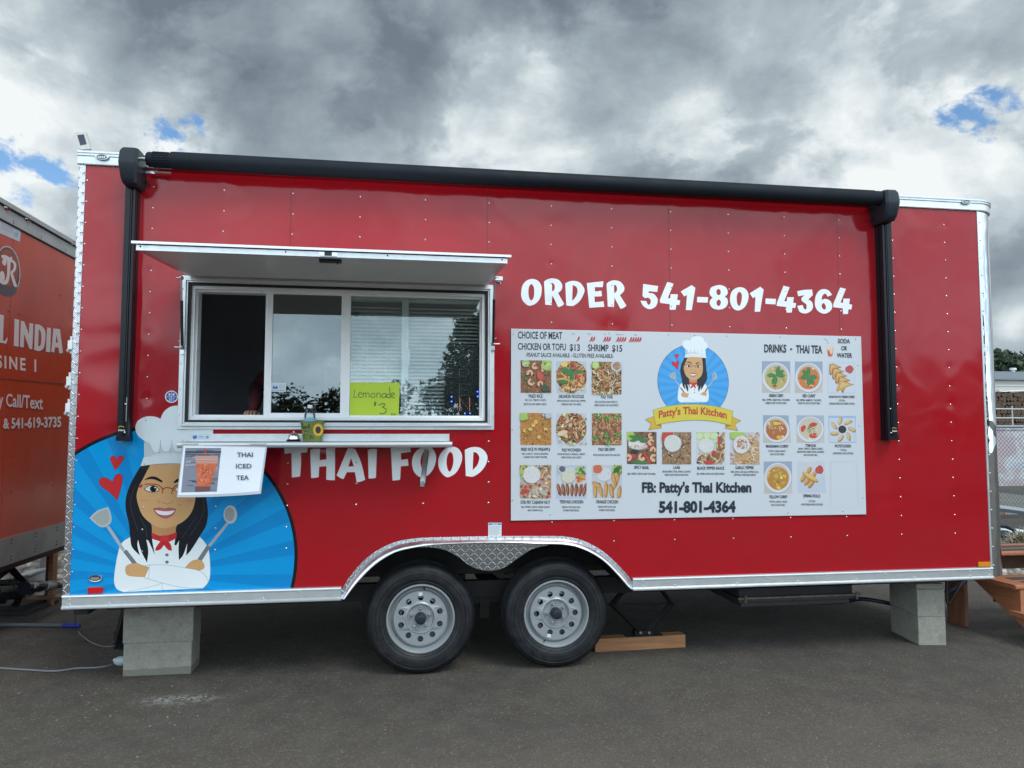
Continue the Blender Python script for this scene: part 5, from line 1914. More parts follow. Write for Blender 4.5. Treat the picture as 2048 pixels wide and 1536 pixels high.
ce = at(1250 + 945 / 6.981, 640 + 862 / 6.981)
re_ = (at(1250 + 1443 / 6.981, 640 + 862 / 6.981).x - at(1250 + 449 / 6.981, 640 + 862 / 6.981).x) / 2
A = Art(small_fn, 4e-6, 1e-5)
chef(A, lambda X, Z, l: Vector((X, -.0118 - l, Z)), ((.05, .33, .70), (.04, .28, .62)), (ce.x, ce.z), re_, (-9, -9, 9, 9), False)
A.build('chef_emblem', PRINT, MBD)
A = Art(mb, 3e-5, 1.2e-3)
Z1(A, 1250, 640, 6.981)
yl_, yd, oc = (.60, .49, .045), (.58, .37, .035), (.10, .10, .08)
for pts in ([(415, 1340, 1), (280, 1390, 1), (365, 1445, 1), (330, 1535, 1), (510, 1505, 1), (500, 1440, 1), (432, 1470, 1)], [(1490, 1345, 1), (1618, 1405, 1), (1535, 1455, 1), (1575, 1545, 1), (1400, 1510, 1), (1410, 1450, 1), (1482, 1480, 1)]):
    A.shape(pts, yd)
    A.stroke(pts, 4, oc, True)
A.poly([(432, 1470), (503, 1452), (500, 1490)], (.36, .17, .02))
A.poly([(1482, 1478), (1408, 1455), (1412, 1495)], (.36, .17, .02))
m_ = sm([(392, 1255, 1), (660, 1192), (945, 1175), (1250, 1202), (1508, 1272, 1), (1484, 1476, 1), (1420, 1456), (1200, 1410), (945, 1398), (700, 1420), (505, 1450), (430, 1470, 1)])
A.poly(m_, yl_)
A.stroke(m_, 4, oc, True)
A.text("Patty's Thai Kitchen", 470, 1372, 1422, 1378, 98, (.45, .055, .03), .035, bend=62)
A.build('banner', PRINT, MBD)


# ------------------------------------------------------------------ dish photographs printed on the board
class Dish:
    def __init__(self, quad, seed, base, label, name='dish_photo'):
        self.q, self.rn = quad, random.Random(seed)
        self.A = Art(self.fn, 2.5e-5)
        self.box(0, 0, 1, 1, base)
        self.label = label

    def fn(self, u, v, l):
        ox, oy, sc, x0, y0, x1, y1, x2, y2, x3, y3 = self.q
        a = (x0 * (1 - u) + x1 * u) * (1 - v) + (x3 * (1 - u) + x2 * u) * v
        b = (y0 * (1 - u) + y1 * u) * (1 - v) + (y3 * (1 - u) + y2 * u) * v
        return mb(ox + a / sc, oy + b / sc, l)

    def poly(self, p, c):
        p = clip_box(p, 0, 0, 1, 1)
        self.A.poly(p, c)

    def box(self, x0, y0, x1, y1, c):
        self.poly([(x0, y0), (x1, y0), (x1, y1), (x0, y1)], c)

    def blob(self, x, y, rx, ry, c, a=0.0, n=12, wob=.12):
        ca, sa = math.cos(a), math.sin(a)
        p = []
        for i in range(n):
            t = 2 * math.pi * i / n
            k = 1 + self.rn.uniform(-wob, wob)
            p.append((x + ca * rx * k * math.cos(t) - sa * ry * k * math.sin(t), y + sa * rx * k * math.cos(t) + ca * ry * k * math.sin(t)))
        self.poly(p, c)

    def strip(self, x, y, ln_, w, c, a, curve=.3):
        pts, up, lo = [], [], []
        for i in range(6):
            t = i / 5 - .5
            b = a + curve * t * 2
            px_, py_ = x + ln_ * t * math.cos(a) - curve * ln_ * t * t * math.sin(a), y + ln_ * t * math.sin(a) + curve * ln_ * t * t * math.cos(a)
            up.append((px_ - w / 2 * math.sin(b), py_ + w / 2 * math.cos(b)))
            lo.append((px_ + w / 2 * math.sin(b), py_ - w / 2 * math.cos(b)))
        self.poly(up + lo[::-1], c)

    def bits(self, n, cols, size=(.02, .05), reg=(0, 0, 1, 1), inside=None, kind='blob', asp=(.5, 1)):
        k = 0
        while k < n:
            k += 1
            x, y = self.rn.uniform(reg[0], reg[2]), self.rn.uniform(reg[1], reg[3])
            if inside and not inside(x, y):
                continue
            c = self.rn.choice(cols)
            f = self.rn.uniform(.7, 1.25)
            c = tuple(min(1, t * f) for t in c)
            r = self.rn.uniform(*size)
            if kind == 'blob':
                self.blob(x, y, r, r * self.rn.uniform(*asp), c, self.rn.uniform(0, 3.1), 7, .25)
            else:
                self.strip(x, y, r * 4, r * .55, c, self.rn.uniform(0, 3.1), self.rn.uniform(-.9, .9))

    def shrimp(self, x, y, r, a):
        for i in range(7):
            t = a + i * .62
            self.blob(x + r * .62 * math.cos(t), y + r * .62 * math.sin(t), r * .45 * (1 - i * .06), r * .36, (.66, .36 + .03 * (i % 2), .22 + .03 * (i % 2)), t, 8, .1)

    def leaf(self, x, y, ln_, w, a, c=(.045, .16, .045)):
        ca, sa = math.cos(a), math.sin(a)
        up = [(t, w * math.sin(math.pi * t) ** .8) for t in (i / 7 for i in range(8))]
        p = [(x + ca * ln_ * t - sa * h, y + sa * ln_ * t + ca * h) for t, h in up] + [(x + ca * ln_ * t + sa * h, y + sa * ln_ * t - ca * h) for t, h in up[::-1]]
        self.poly(p, c)
        self.strip(x + ca * ln_ * .5, y + sa * ln_ * .5, ln_ * .85, w * .14, tuple(min(1, k * 1.7) for k in c), a, 0)

    def done(self):
        o = self.A.build('dish_photo', PRINT, MBD)
        o['label'] = self.label


BRN, ORG, TAN, DRK, CRM = (.24, .10, .045), (.52, .24, .06), (.48, .30, .14), (.06, .03, .018), (.62, .50, .34)
GRN, LGR, REDP, WHT, GRY = (.06, .17, .04), (.33, .47, .10), (.48, .05, .04), (.60, .60, .58), (.42, .46, .52)
SQ = lambda ox, oy, sc, x0, y0, x1, y1, sk=0: (ox, oy, sc, x0, y0, x1, y0 + sk, x1, y1 + sk, x0, y1)
zA, zB, zC, zD, zE = (1010, 640, 6.981), (1010, 840, 7.3154), (1250, 840, 7.3154), (1490, 640, 6.981), (1490, 840, 7.3154)


def noodles(d, cols, n=170, inside=None):
    d.bits(90, cols, (.03, .07), inside=inside)
    d.bits(n, cols + [tuple(min(1, c * 1.35) for c in cols[0])], (.03, .06), inside=inside, kind='strip')


def rice_mound(d, x, y, rx, ry, c=(.60, .59, .57)):
    d.blob(x + .01, y + .015, rx * 1.04, ry * 1.04, tuple(k * .6 for k in c), 0, 20, .03)
    d.blob(x, y, rx, ry, c, 0, 22, .03)
    d.bits(60, [tuple(k * .86 for k in c), tuple(min(1, k * 1.08) for k in c)], (.008, .018), (x - rx, y - ry, x + rx, y + ry), lambda a, b: ((a - x) / rx) ** 2 + ((b - y) / ry) ** 2 < .85)


d = Dish(SQ(*zA, 218, 562, 648, 1016, 4), 1, BRN, 'photo of fried rice with shrimp and tomato')
d.bits(260, [BRN, (.34, .15, .07), DRK, (.42, .22, .11)], (.012, .03))
d.blob(.18, .10, .14, .11, LGR), d.blob(.88, .14, .22, .18, (.36, .50, .14)), d.bits(30, [LGR, (.45, .56, .2)], (.02, .05), (.7, 0, 1, .32))
d.blob(.16, .12, .10, .08, (.45, .50, .30))
for (x, y, r, a) in ((.46, .17, .11, 1), (.30, .40, .12, 3), (.74, .27, .09, 2), (.34, .66, .12, .5), (.64, .72, .10, 2.5)):
    d.shrimp(x, y, r, a)
d.blob(.64, .47, .11, .155, REDP, -.4), d.blob(.63, .46, .08, .12, (.55, .08, .06), -.4), d.blob(.18, .55, .07, .06, GRN), d.blob(.80, .86, .13, .10, (.03, .09, .05)), d.bits(20, [GRN], (.02, .04))
d.done()
d = Dish(SQ(*zA, 716, 570, 1138, 1024, 4), 2, (.45, .48, .52), 'photo of drunken noodles with basil leaves')
d.blob(.5, .48, .50, .50, BRN, 0, 16, .05)
noodles(d, [(.58, .30, .09), (.62, .36, .14), (.48, .20, .07), DRK], 120, lambda x, y: (x - .5) ** 2 + (y - .48) ** 2 < .23)
d.blob(.26, .10, .12, .09, (.62, .50, .16)), d.strip(.60, .16, .30, .07, REDP, .9), d.strip(.72, .50, .32, .08, REDP, 1.0), d.strip(.86, .50, .3, .06, (.56, .25, .08), 1.2), d.bits(16, [CRM, (.6, .4, .1)], (.03, .06), (.1, .55, .9, .95))
for (a, ln_, w) in ((3.3, .40, .08), (-.05, .40, .06), (1.5, .30, .06), (-1.9, .2, .05), (2.6, .25, .06)):
    d.leaf(.52, .34, ln_, w, a)
d.leaf(.02, .62, .4, .06, .1)
d.done()
d = Dish(SQ(*zA, 1214, 582, 1626, 1036, 4), 3, BRN, 'photo of pad thai with lime and peanut cup')
noodles(d, [(.46, .25, .10), (.54, .33, .15), (.36, .17, .07), DRK], 200)
d.bits(30, [(.70, .62, .48)], (.03, .05), kind='strip'), d.bits(14, [GRN, (.03, .07, .05)], (.02, .05))
d.blob(.12, .10, .14, .13, LGR), d.blob(.12, .10, .10, .09, (.44, .55, .22)), d.blob(.84, .12, .19, .18, (.50, .47, .46)), d.blob(.84, .12, .14, .13, (.30, .18, .12)), d.bits(18, [(.42, .27, .17)], (.02, .03), (.74, .03, .94, .21))
d.done()
d = Dish(SQ(*zA, 214, 1296, 648, 1745, 4), 4, (.46, .20, .05), 'photo of fried rice with pineapple chunks')
d.bits(300, [ORG, (.58, .30, .06), (.40, .17, .05), (.50, .28, .10)], (.012, .032))
d.blob(.10, .10, .17, .15, LGR), d.blob(.88, .06, .16, .12, GRY)
for (x, y) in ((.5, .28), (.32, .5), (.15, .55), (.82, .5), (.6, .75), (.42, .38)):
    d.blob(x, y, .07, .06, (.62, .42, .10))
d.bits(26, [DRK, GRN], (.012, .03))
d.done()
d = Dish(SQ(*zA, 716, 1300, 1138, 1748, 2), 5, (.48, .50, .54), 'photo of pad woonsen clear noodles')
d.blob(.5, .46, .50, .50, BRN, 0, 16, .05)
noodles(d, [(.50, .27, .13), (.38, .15, .07), (.60, .42, .22), DRK, (.44, .12, .06)], 150, lambda x, y: (x - .5) ** 2 + (y - .46) ** 2 < .24)
d.bits(16, [(.55, .55, .26), (.6, .55, .4)], (.04, .08)), d.bits(12, [GRN, (.28, .4, .1)], (.02, .05)), d.blob(.2, .62, .18, .08, CRM, -.3)
d.done()
d = Dish(SQ(*zA, 1214, 1302, 1628, 1748, 2), 6, BRN, 'photo of pad see eew with broccoli')
noodles(d, [(.48, .25, .11), (.40, .19, .09), (.56, .34, .18), (.2, .09, .05)], 110)
for (x, y) in ((.25, .10), (.52, .16), (.84, .10), (.48, .68), (.88, .68), (.14, .78), (.55, .92), (.2, .05)):
    d.blob(x, y, .10, .08, GRN), d.bits(10, [LGR, (.16, .28, .06)], (.015, .03), (x - .08, y - .07, x + .08, y + .07))
d.done()
d = Dish(SQ(*zB, 222, 660, 676, 1146, -2), 7, (.42, .40, .38), 'photo of stir fry cashew with rice mound')
noodles(d, [(.45, .22, .10), (.54, .32, .16), (.30, .13, .06), CRM], 120)
d.blob(.08, .14, .12, .22, LGR), d.bits(12, [REDP], (.03, .07)), d.bits(10, [GRN], (.02, .06), kind='strip'), d.blob(.15, .80, .15, .07, REDP, -.3)
rice_mound(d, .37, .29, .28, .25)
d.done()
d = Dish(SQ(*zB, 748, 660, 1194, 1152, 0), 8, (.42, .47, .56), 'photo of teriyaki chicken strips with rice')
d.blob(.5, .5, .50, .44, (.50, .52, .56), 0, 18, .03)
for i in range(7):
    d.blob(.10 + i * .14, .74, .065, .20, (.22, .07, .035), .1 * (i - 3), 12), d.blob(.09 + i * .14, .72, .025, .15, (.42, .17, .08), .1 * (i - 3), 10), d.strip(.12 + i * .14, .72, .3, .02, DRK, 1.5)
d.bits(26, [LGR, GRN, (.2, .32, .07)], (.03, .06), (.60, .03, .96, .30)), d.bits(20, [(.56, .22, .05), (.6, .3, .08), (.5, .14, .04)], (.03, .06), (.64, .30, .95, .50))
rice_mound(d, .40, .33, .24, .20, (.56, .54, .44))
d.blob(.20, .12, .15, .13, (.50, .48, .46)), d.blob(.20, .11, .11, .09, (.10, .11, .17))
d.done()
d = Dish(SQ(*zB, 1274, 658, 1712, 1144, 0), 9, (.46, .48, .52), 'photo of orange chicken strips with sauce cup')
rice_mound(d, .40, .28, .27, .20, (.56, .57, .60))
d.blob(.84, .14, .2, .18, LGR), d.bits(14, [GRN, (.5, .24, .06)], (.03, .07), (.66, .0, 1, .3)), d.leaf(.72, .25, .25, .07, -.9, (.03, .10, .05))
for (x, y, a, ln_) in ((.10, .78, 1.5, .20), (.28, .76, 1.3, .22), (.46, .74, 1.6, .24), (.64, .78, 1.35, .22), (.80, .50, 1.9, .26), (.90, .82, 1.7, .2), (.16, .60, .5, .18), (.72, .42, 1.3, .22)):
    d.blob(x + .012, y, ln_, .068, (.24, .09, .03), a, 12), d.blob(x, y, ln_, .058, (.50, .25, .07), a, 12, .15), d.blob(x - .01, y, ln_ * .7, .026, (.60, .34, .11), a, 10, .2)
d.blob(.19, .13, .19, .16, (.56, .50, .48)), d.blob(.19, .12, .16, .13, (.50, .13, .06))
d.done()
d = Dish(SQ(*zC, 28, 172, 462, 645, 2), 10, (.14, .09, .05), 'photo of spicy basil shrimp with rice')
d.bits(60, [BRN, DRK, (.3, .15, .08)], (.03, .07)), d.blob(.12, .14, .16, .2, LGR), rice_mound(d, .38, .36, .34, .18), d.bits(20, [(.55, .4, .3)], (.02, .04), (.08, .42, .66, .5))
for a_ in ((.05, .12, .6, .07, .25), (.42, .30, .35, .06, -.1), (.08, .28, .3, .05, -.1), (.2, .95, .6, .07, 0), (.4, .06, .3, .05, 1.2)):
    d.leaf(a_[0], a_[1], a_[2], a_[3], a_[4])
d.strip(.80, .42, .34, .08, REDP, .5), d.strip(.68, .80, .42, .08, REDP, 1.0), d.blob(.20, .75, .10, .07, REDP), d.blob(.25, .62, .14, .07, (.03, .03, .03))
for (x, y, r, a) in ((.80, .12, .10, 1), (.82, .32, .11, 2), (.88, .56, .11, 3), (.50, .78, .13, .6), (.90, .80, .13, 1.4), (.05, .80, .12, 4)):
    d.shrimp(x, y, r, a)
d.done()
d = Dish(SQ(*zC, 542, 178, 970, 650, 0), 11, (.28, .17, .10), 'photo of minced meat laab with rice')
d.bits(240, [(.40, .24, .13), (.50, .33, .19), (.22, .12, .07), DRK], (.014, .04)), d.bits(10, [GRN], (.02, .04)), d.blob(.16, .12, .24, .14, REDP, -.5), rice_mound(d, .36, .34, .29, .26, (.56, .56, .53))
d.done()
d = Dish(SQ(*zC, 1040, 178, 1466, 650, 0), 12, (.50, .53, .55), 'photo of black pepper chicken with cucumber')
for (x, y) in ((.12, .12), (.38, .10), (.62, .12)):
    d.blob(x, y, .17, .14, (.38, .50, .20)), d.blob(x, y, .13, .10, (.52, .60, .38))
d.blob(.5, .84, .46, .17, BRN, 0, 14, .08), d.blob(.84, .5, .15, .40, BRN, 0, 14, .08)
f_ = lambda x, y: (y > .66 and x > .06 and x < .95) or x > .70
d.bits(90, [(.50, .36, .22), (.40, .24, .12), CRM, DRK], (.03, .07), inside=f_), d.bits(60, [CRM, (.30, .16, .08)], (.03, .06), inside=f_, kind='strip')
d.strip(.80, .28, .30, .06, REDP, 1.45), d.blob(.62, .64, .09, .07, REDP), d.blob(.42, .94, .15, .07, REDP), d.strip(.72, .40, .2, .05, LGR, 1.4), rice_mound(d, .35, .42, .27, .22)
d.done()
d = Dish(SQ(*zC, 1540, 178, 1968, 650, 0), 13, (.48, .46, .50), 'photo of garlic pepper chicken with rice')
d.blob(.62, .62, .52, .50, TAN, 0, 14, .06), d.bits(190, [(.46, .26, .13), (.52, .36, .22), (.36, .16, .08), (.5, .2, .1)], (.014, .04), inside=lambda x, y: y > .62 or x > .62), d.bits(40, [CRM], (.03, .05), (.6, .05, 1, 1), kind='strip'), d.blob(.22, .10, .3, .14, LGR), rice_mound(d, .38, .38, .28, .27), d.bits(60, [(.40, .12, .05), (.5, .2, .08)], (.015, .03), (.24, .22, .58, .50))
d.done()


def bowl(q, seed, soup, label, bg=(.28, .33, .42)):
    d = Dish(q, seed, bg, label)
    d.poly([(0, .55), (.4, 1), (0, 1)], (.45, .42, .38)), d.poly([(1, .5), (.6, 1), (1, 1)], (.50, .46, .44))
    d.blob(.51, .53, .49, .47, (.30, .31, .35), 0, 28, .0), d.blob(.5, .51, .485, .465, (.58, .59, .63), 0, 28, .0), d.blob(.5, .48, .42, .40, (.47, .44, .40), 0, 28, .0), d.blob(.5, .53, .385, .365, soup, 0, 26, .02)
    return d


ins = lambda x, y: (x - .5) ** 2 + (y - .52) ** 2 < .12
d = bowl(SQ(*zD, 236, 574, 632, 1016, 4), 14, (.42, .36, .13), 'photo of green curry bowl with basil')
d.bits(60, [CRM, (.5, .45, .2), (.35, .28, .1)], (.02, .06), inside=ins), d.bits(14, [REDP, (.5, .1, .06)], (.03, .06), inside=ins, kind='strip'), d.blob(.45, .78, .08, .05, REDP)
for a in (-1.2, .05, 3.1, 2.0, -.5, 1.7):
    d.leaf(.5, .44, .33, .07, a, (.05, .18, .05))
d.done()
d = bowl(SQ(*zD, 696, 580, 1084, 1018, 0), 15, (.55, .17, .04), 'photo of red curry bowl with basil')
d.bits(50, [(.6, .3, .08), (.5, .12, .05), CRM], (.02, .05), inside=ins), d.bits(26, [REDP, CRM], (.03, .05), inside=ins, kind='strip')
for a in (-1.6, .1, 3.0, 1.6, .9, -2.4):
    d.leaf(.5, .48, .32, .075, a, (.05, .17, .05))
d.done()
d = Dish(SQ(*zD, 1155, 590, 1535, 1024, 2), 16, (.46, .52, .60), 'photo of fried wontons with red dip')
d.box(.03, .03, .97, .97, (.52, .56, .62))
for i in range(5):
    x, y = .10 + i * .11, .06 + i * .14
    d.poly([(x - .03, y), (x + .10, y - .02), (x + .42, y + .10), (x + .12, y + .18), (x + .02, y + .38), (x - .05, y + .30)], (.22, .09, .03)), d.poly([(x, y), (x + .10, y), (x + .40, y + .09), (x + .13, y + .14), (x + .03, y + .32), (x - .03, y + .28)], (.50, .27, .08)), d.poly([(x + .02, y + .04), (x + .10, y + .02), (x + .28, y + .08), (x + .10, y + .11), (x + .02, y + .22)], (.58, .38, .15))
d.poly([(.46, .58), (.95, .70), (.34, .95), (.30, .90)], (.52, .29, .08)), d.poly([(.50, .62), (.80, .70), (.42, .86)], (.58, .42, .16))
d.blob(.80, .22, .17, .15, (.55, .56, .6)), d.blob(.80, .22, .15, .13, (.42, .07, .07))
d.done()
d = bowl(SQ(*zE, 262, -16, 680, 334, 2)[:4] + (-72, 636, -68, 680, 334, 266, 336), 17, (.38, .12, .04), 'photo of massaman curry bowl with potato')
d.bits(50, [(.55, .34, .07), (.50, .42, .22), (.42, .2, .06), CRM], (.03, .08), inside=ins), d.bits(20, [CRM], (.03, .05), inside=ins, kind='strip'), d.blob(.5, .30, .12, .06, (.60, .46, .06)), d.blob(.58, .80, .1, .07, (.62, .40, .04))
d.done()
d = bowl((*zE, 754, -70, 1156, -66, 1162, 334, 756, 334), 18, (.50, .46, .34), 'photo of tom kha soup with tomato', (.34, .38, .46))
d.bits(50, [CRM, (.42, .42, .2), (.52, .48, .38)], (.02, .06), inside=ins), d.blob(.60, .34, .15, .08, REDP, -.2), d.blob(.24, .48, .09, .13, REDP, .3), d.blob(.60, .74, .15, .10, REDP, -.1), d.bits(20, [GRN, (.1, .24, .06)], (.02, .05), (.35, .40, .65, .60)), d.bits(20, [CRM], (.03, .04), (.3, .5, .75, .72), kind='strip')
d.done()
d = Dish((*zE, 1218, -62, 1618, -60, 1628, 334, 1230, 336), 19, (.30, .40, .58), 'photo of potstickers round a dark dip')
d.poly([(.03, .08), (.97, .08), (.99, .96), (.02, .97)], (.50, .54, .60))
for i in range(7):
    a = -2.7 + i * .897
    x, y = .5 + .34 * math.cos(a), .50 + .33 * math.sin(a)
    d.blob(x + .01, y + .015, .165, .072, (.22, .12, .05), a + .5, 12), d.blob(x, y, .155, .062, (.52, .34, .13), a + .5, 12, .06), d.blob(x - .01, y - .012, .11, .025, (.62, .48, .24), a + .5, 10, .1)
d.blob(.5, .50, .18, .17, (.56, .56, .58), 0, 20, .01), d.blob(.5, .50, .15, .145, (.028, .030, .036), 0, 20, .01)
d.done()
d = bowl((*zE, 272, 608, 686, 604, 690, 1074, 280, 1076), 20, (.42, .20, .04), 'photo of yellow curry bowl with potato')
d.bits(54, [(.58, .42, .06), (.50, .32, .05), (.60, .48, .12), (.40, .2, .05)], (.03, .09), inside=ins)
d.bits(10, [DRK], (.015, .03), inside=ins)
d.done()
d = Dish((*zE, 764, 608, 1168, 606, 1182, 1068, 772, 1070), 21, (.50, .52, .56), 'photo of spring rolls with red dip')
d.poly([(0, .6), (1, .5), (1, 1), (0, 1)], (.46, .50, .58))
for (x, y, a, ln_) in ((.42, .27, 2.2, .12), (.58, .42, 2.2, .14), (.20, .52, 2.2, .14), (.34, .62, 2.3, .16), (.48, .70, 2.3, .17)):
    d.blob(x + .01, y + .02, ln_, .068, (.20, .09, .03), a, 14, .03), d.blob(x, y, ln_, .062, (.50, .24, .06), a, 14, .03), d.blob(x - .015, y - .012, ln_ * .8, .022, (.60, .36, .11), a, 10, .05)
d.blob(.46, .50, .32, .085, (.24, .11, .03), .5, 16, .03), d.blob(.45, .48, .31, .075, (.56, .34, .08), .5, 16, .03), d.blob(.44, .46, .26, .03, (.64, .46, .16), .5, 12, .05)
d.blob(.80, .27, .18, .16, (.58, .57, .60)), d.blob(.80, .27, .155, .14, (.42, .06, .06)), d.bits(8, [(.5, .12, .08)], (.015, .03), (.7, .18, .9, .36))
d.done()

# ------------------------------------------------------------------ blocks, jack and timber under the trailer
def block(name_label, lo, hi, rz, m=None, group='concrete blocks under the trailer'):
    lo, hi = Vector(lo), Vector(hi)
    t = MB()
    jx = lambda: random.uniform(-.0015, .0015)
    t.box(lo, hi, rot=(0, 0, rz))
    o = t.build('concrete_block', m or CMU, None, bevel=.004, org=((lo.x + hi.x) / 2, (lo.y + hi.y) / 2, lo.z))
    return tag(o, name_label, 'concrete block', group)


block('grey concrete block on the ground under the rear corner, dark damp band at its foot', (-.185, .306, 0), (.214, .50, .199), R(-.5), damp_block())
block('dark grey concrete block on top of the pair under the chef emblem', (-.190, .302, .2005), (.222, .485, .412), R(-.8))
block('weathered concrete block on the asphalt below the amber reflector, mossy stain', (5.143, .165, 0), (5.338, .545, .199), R(-8.5))
block('upper concrete block of the pier under the front end, below the thin cap', (5.141, .167, .2005), (5.336, .547, .390), R(-8))
block('thin flat concrete cap block wedged highest under the front end', (5.140, .172, .3915), (5.335, .540, .428), R(-8.2))
s = MB()
s.box((5.155, .22, .4292), (5.32, .50, .462), rot=(0, 0, R(-8)))
tag(s.build('wood_shim', WOOD, None, org=(5.2, .36, .4292)), 'pale wood shim between the front block pier and the trailer frame', 'wood shim')

s = MB()
s.box((2.812, .372, .0), (3.468, .461, .088), rot=(0, 0, R(1.6)))
tag(s.build('timber', WOOD, None, bevel=.003, org=(3.14, .41, 0)), 'short orange brown timber beam lying under the scissor jack', 'timber')
JY = .415
jc = lambda px, py: at(px, py, 1, JY)
bl, br = jc(1277, 1262), jc(1294, 1262)
pl, pr_ = jc(1223, 1209), jc(1342, 1207)
tl, tr_ = jc(1262, 1163), jc(1310, 1163)
t = thing('scissor_jack', ((bl.x + br.x) / 2, JY, .089), 'black scissor jack standing on the timber beside the rear wheel', 'scissor jack')
s = MB()
s.box((bl.x - .10, JY - .045, .0895), (br.x + .10, JY + .045, .096))
s.box((bl.x - .035, JY - .03, .096), (br.x + .035, JY + .03, .125))
s.build('base_plate', DARKSTEEL, t)
for a, b in ((bl, pl), (br, pr_), (pl, tl), (pr_, tr_)):
    s = MB()
    for dy in (-.028, .020):
        s.tube([a + Vector((0, dy, 0)), b + Vector((0, dy, 0))], .011, 4)
    s.tube([a + Vector((0, -.004, 0)), b + Vector((0, -.004, 0))], .014, 4)
    s.build('arm', DARKSTEEL, t)
s = MB()
s.tube([pl + Vector((-.05, 0, 0)), pr_ + Vector((.03, 0, 0))], .006, 8)
s.sphere(pr_, .018, 8), s.sphere(pl, .018, 8)
s.build('screw_rod', DARKSTEEL, t)
for p in (bl, br):
    s = MB()
    s.tube([p + Vector((0, -.046, 0)), p + Vector((0, -.02, 0))], .010, 10)
    s.build('pivot_bolt', STEEL, t)
s = MB()
s.box((tl.x - .04, JY - .04, tl.z - .01), (tr_.x + .04, JY + .04, .462))
s.build('top_plate', DARKSTEEL, t)

# tank slung under the floor (belongs to the trailer)
a, b = at(1480, 1167, 1, .32), at(1708, 1184, 1, .32)
s = MB()
s.box((a.x, .34, .34), (b.x, 1.1, .47))
s.box((a.x - .02, .30, .312), (b.x + .02, 1.14, .3395))
s.box((a.x + .01, .33, .275), (b.x - .03, 1.1, .3118))
s.build('water_tank', mat('grey_tank', (.035, .037, .04), .55, var=.2), TR, bevel=.004)
s = MB()
s.box((a.x - .03, .285, .337), (b.x + .035, .299, .350))
for x in (a.x + .02, b.x - .005):
    s.tube([(x, .28, .315), (x, .28, .365)], .008, 8)
s.build('tank_strap', mat('rusty_angle_iron', (.20, .16, .12), .6, .5, var=.4, scale=20), TR)


def hose(name, pts, r, m, label, cat):
    s = MB()
    P = [Vector(p) for p in pts]
    q = []
    for i in range(len(P) - 1):
        p0, p1, p2, p3 = P[max(i - 1, 0)], P[i], P[i + 1], P[min(i + 2, len(P) - 1)]
        for j in range(7):
            t = j / 7
            q.append(.5 * ((2 * p1) + (p2 - p0) * t + (2 * p0 - 5 * p1 + 4 * p2 - p3) * t * t + (3 * p1 - p0 - 3 * p2 + p3) * t ** 3))
    q.append(P[-1])
    s.tube(q, r, 8)
    c = sum(q, Vector()) / len(q)
    return tag(s.build(name, m, None, smooth=60, org=(c.x, c.y, min(p.z for p in q) - r)), label, cat)


NAVYH = mat('navy_hose', (.012, .016, .05), .5)
hose('water_hose', [at(1600, 1205, 1, .9), at(1680, 1204, 1, .8), at(1720, 1198, 1, .7), at(1760, 1203, 1, .62), at(1800, 1212, 1, .6)], .016, NAVYH, 'dark blue hose sagging from the tank to the front block pier', 'hose')
hose('power_cable', [at(1893, 1163, 1, .45), at(1893, 1190, 1, .42), at(1896, 1206, 1, .40), at(1908, 1190, 1, .42), at(1925, 1164, 1, .5)], .010, mat('black_cable', (.008, .008, .01), .5), 'black cable looped beside the front block pier', 'cable')
hose('drain_hose', [at(1892, 1185, 1, .5), at(1910, 1178, 1, .5), at(1930, 1162, 1, .55)], .018, NAVYH, 'short blue hose end tucked under the front corner', 'hose')
GREYC = mat('grey_cable', (.19, .195, .20), .5)
gz = lambda px, py, z=.008: at(px, py, 2, z)
hose('extension_cord', [gz(-30, 1334), gz(60, 1340), gz(110, 1342), gz(150, 1337), gz(195, 1335), gz(222, 1330), gz(238, 1321)], .0065, GREYC, 'pale grey cord snaking over the asphalt to the rear block pair', 'cord')
p0 = at(163, 1216, 1, .55)
hose('thin_wire', [at(165, 1212, 1, .75), at(152, 1228, 1, .75), gz(150, 1250), gz(162, 1270), gz(185, 1286), gz(208, 1293), gz(228, 1292)], .0042, GREYC, 'thin grey wire hanging from the trailer and curling across the asphalt', 'wire')
s = MB()
c = at(240, 1324, 2, .03)
s.sphere(c + Vector((0, .02, 0)), .036, 12, sc=(1.3, .8, .85))
s.sphere(c + Vector((-.03, .01, .01)), .018, 10, sc=(1, .8, .8))
tag(s.build('plug_cover', mat('clear_bag', (.50, .56, .60), .25), None, smooth=60, org=(c.x, c.y, 0)), 'small pale plastic plug cover against the rear block', 'plug cover')
# dark bundle of wires and bracket behind the rear blocks
t = thing('wheel_chock', (-.24, .66, 0), 'black stabiliser foot and wires tucked behind the rear block pair', 'stabiliser')
s = MB()
a, b = at(248, 1216, 1, .62), at(232, 1280, 1, .62)
s.tube([a + Vector((.03, 0, .06)), b + Vector((.012, 0, 0))], .03, 4)
s.tube([a + Vector((.10, .1, .06)), b + Vector((.03, .1, -.1))], .03, 4)
s.build('strut', DARKSTEEL, t)
s = MB()
rw = random.Random(5)
for i in range(9):
    p = [at(236 + rw.uniform(-8, 12), 1268 + rw.uniform(-4, 30), 1, .60 + rw.uniform(0, .1)) for _ in range(4)]
    s.tube(p, .006, 5)
s.build('wires', BLACK, t)

# ------------------------------------------------------------------ broom pole on the ground
a, b = at(-40, 1249, 2, .022), at(160, 1251, 2, .022)
d = (b - a)
t = thing('broom_pole', tuple((a + b) / 2 - Vector((0, 0, .022))), 'grey metal broom pole with blue end lying on the asphalt', 'pole')
s = MB()
s.tube([a, a + d * .84], .0135, 12)
s.build('tube', mat('grey_pole_paint', (.13, .145, .17), .35, .3), t, smooth=50)
s = MB()
s.tube([a + d * .835, a + d * .97, b], [.017, .017, .013], 12)
s.build('end_grip', mat('blue_plastic', (.018, .04, .30), .4), t, smooth=50)

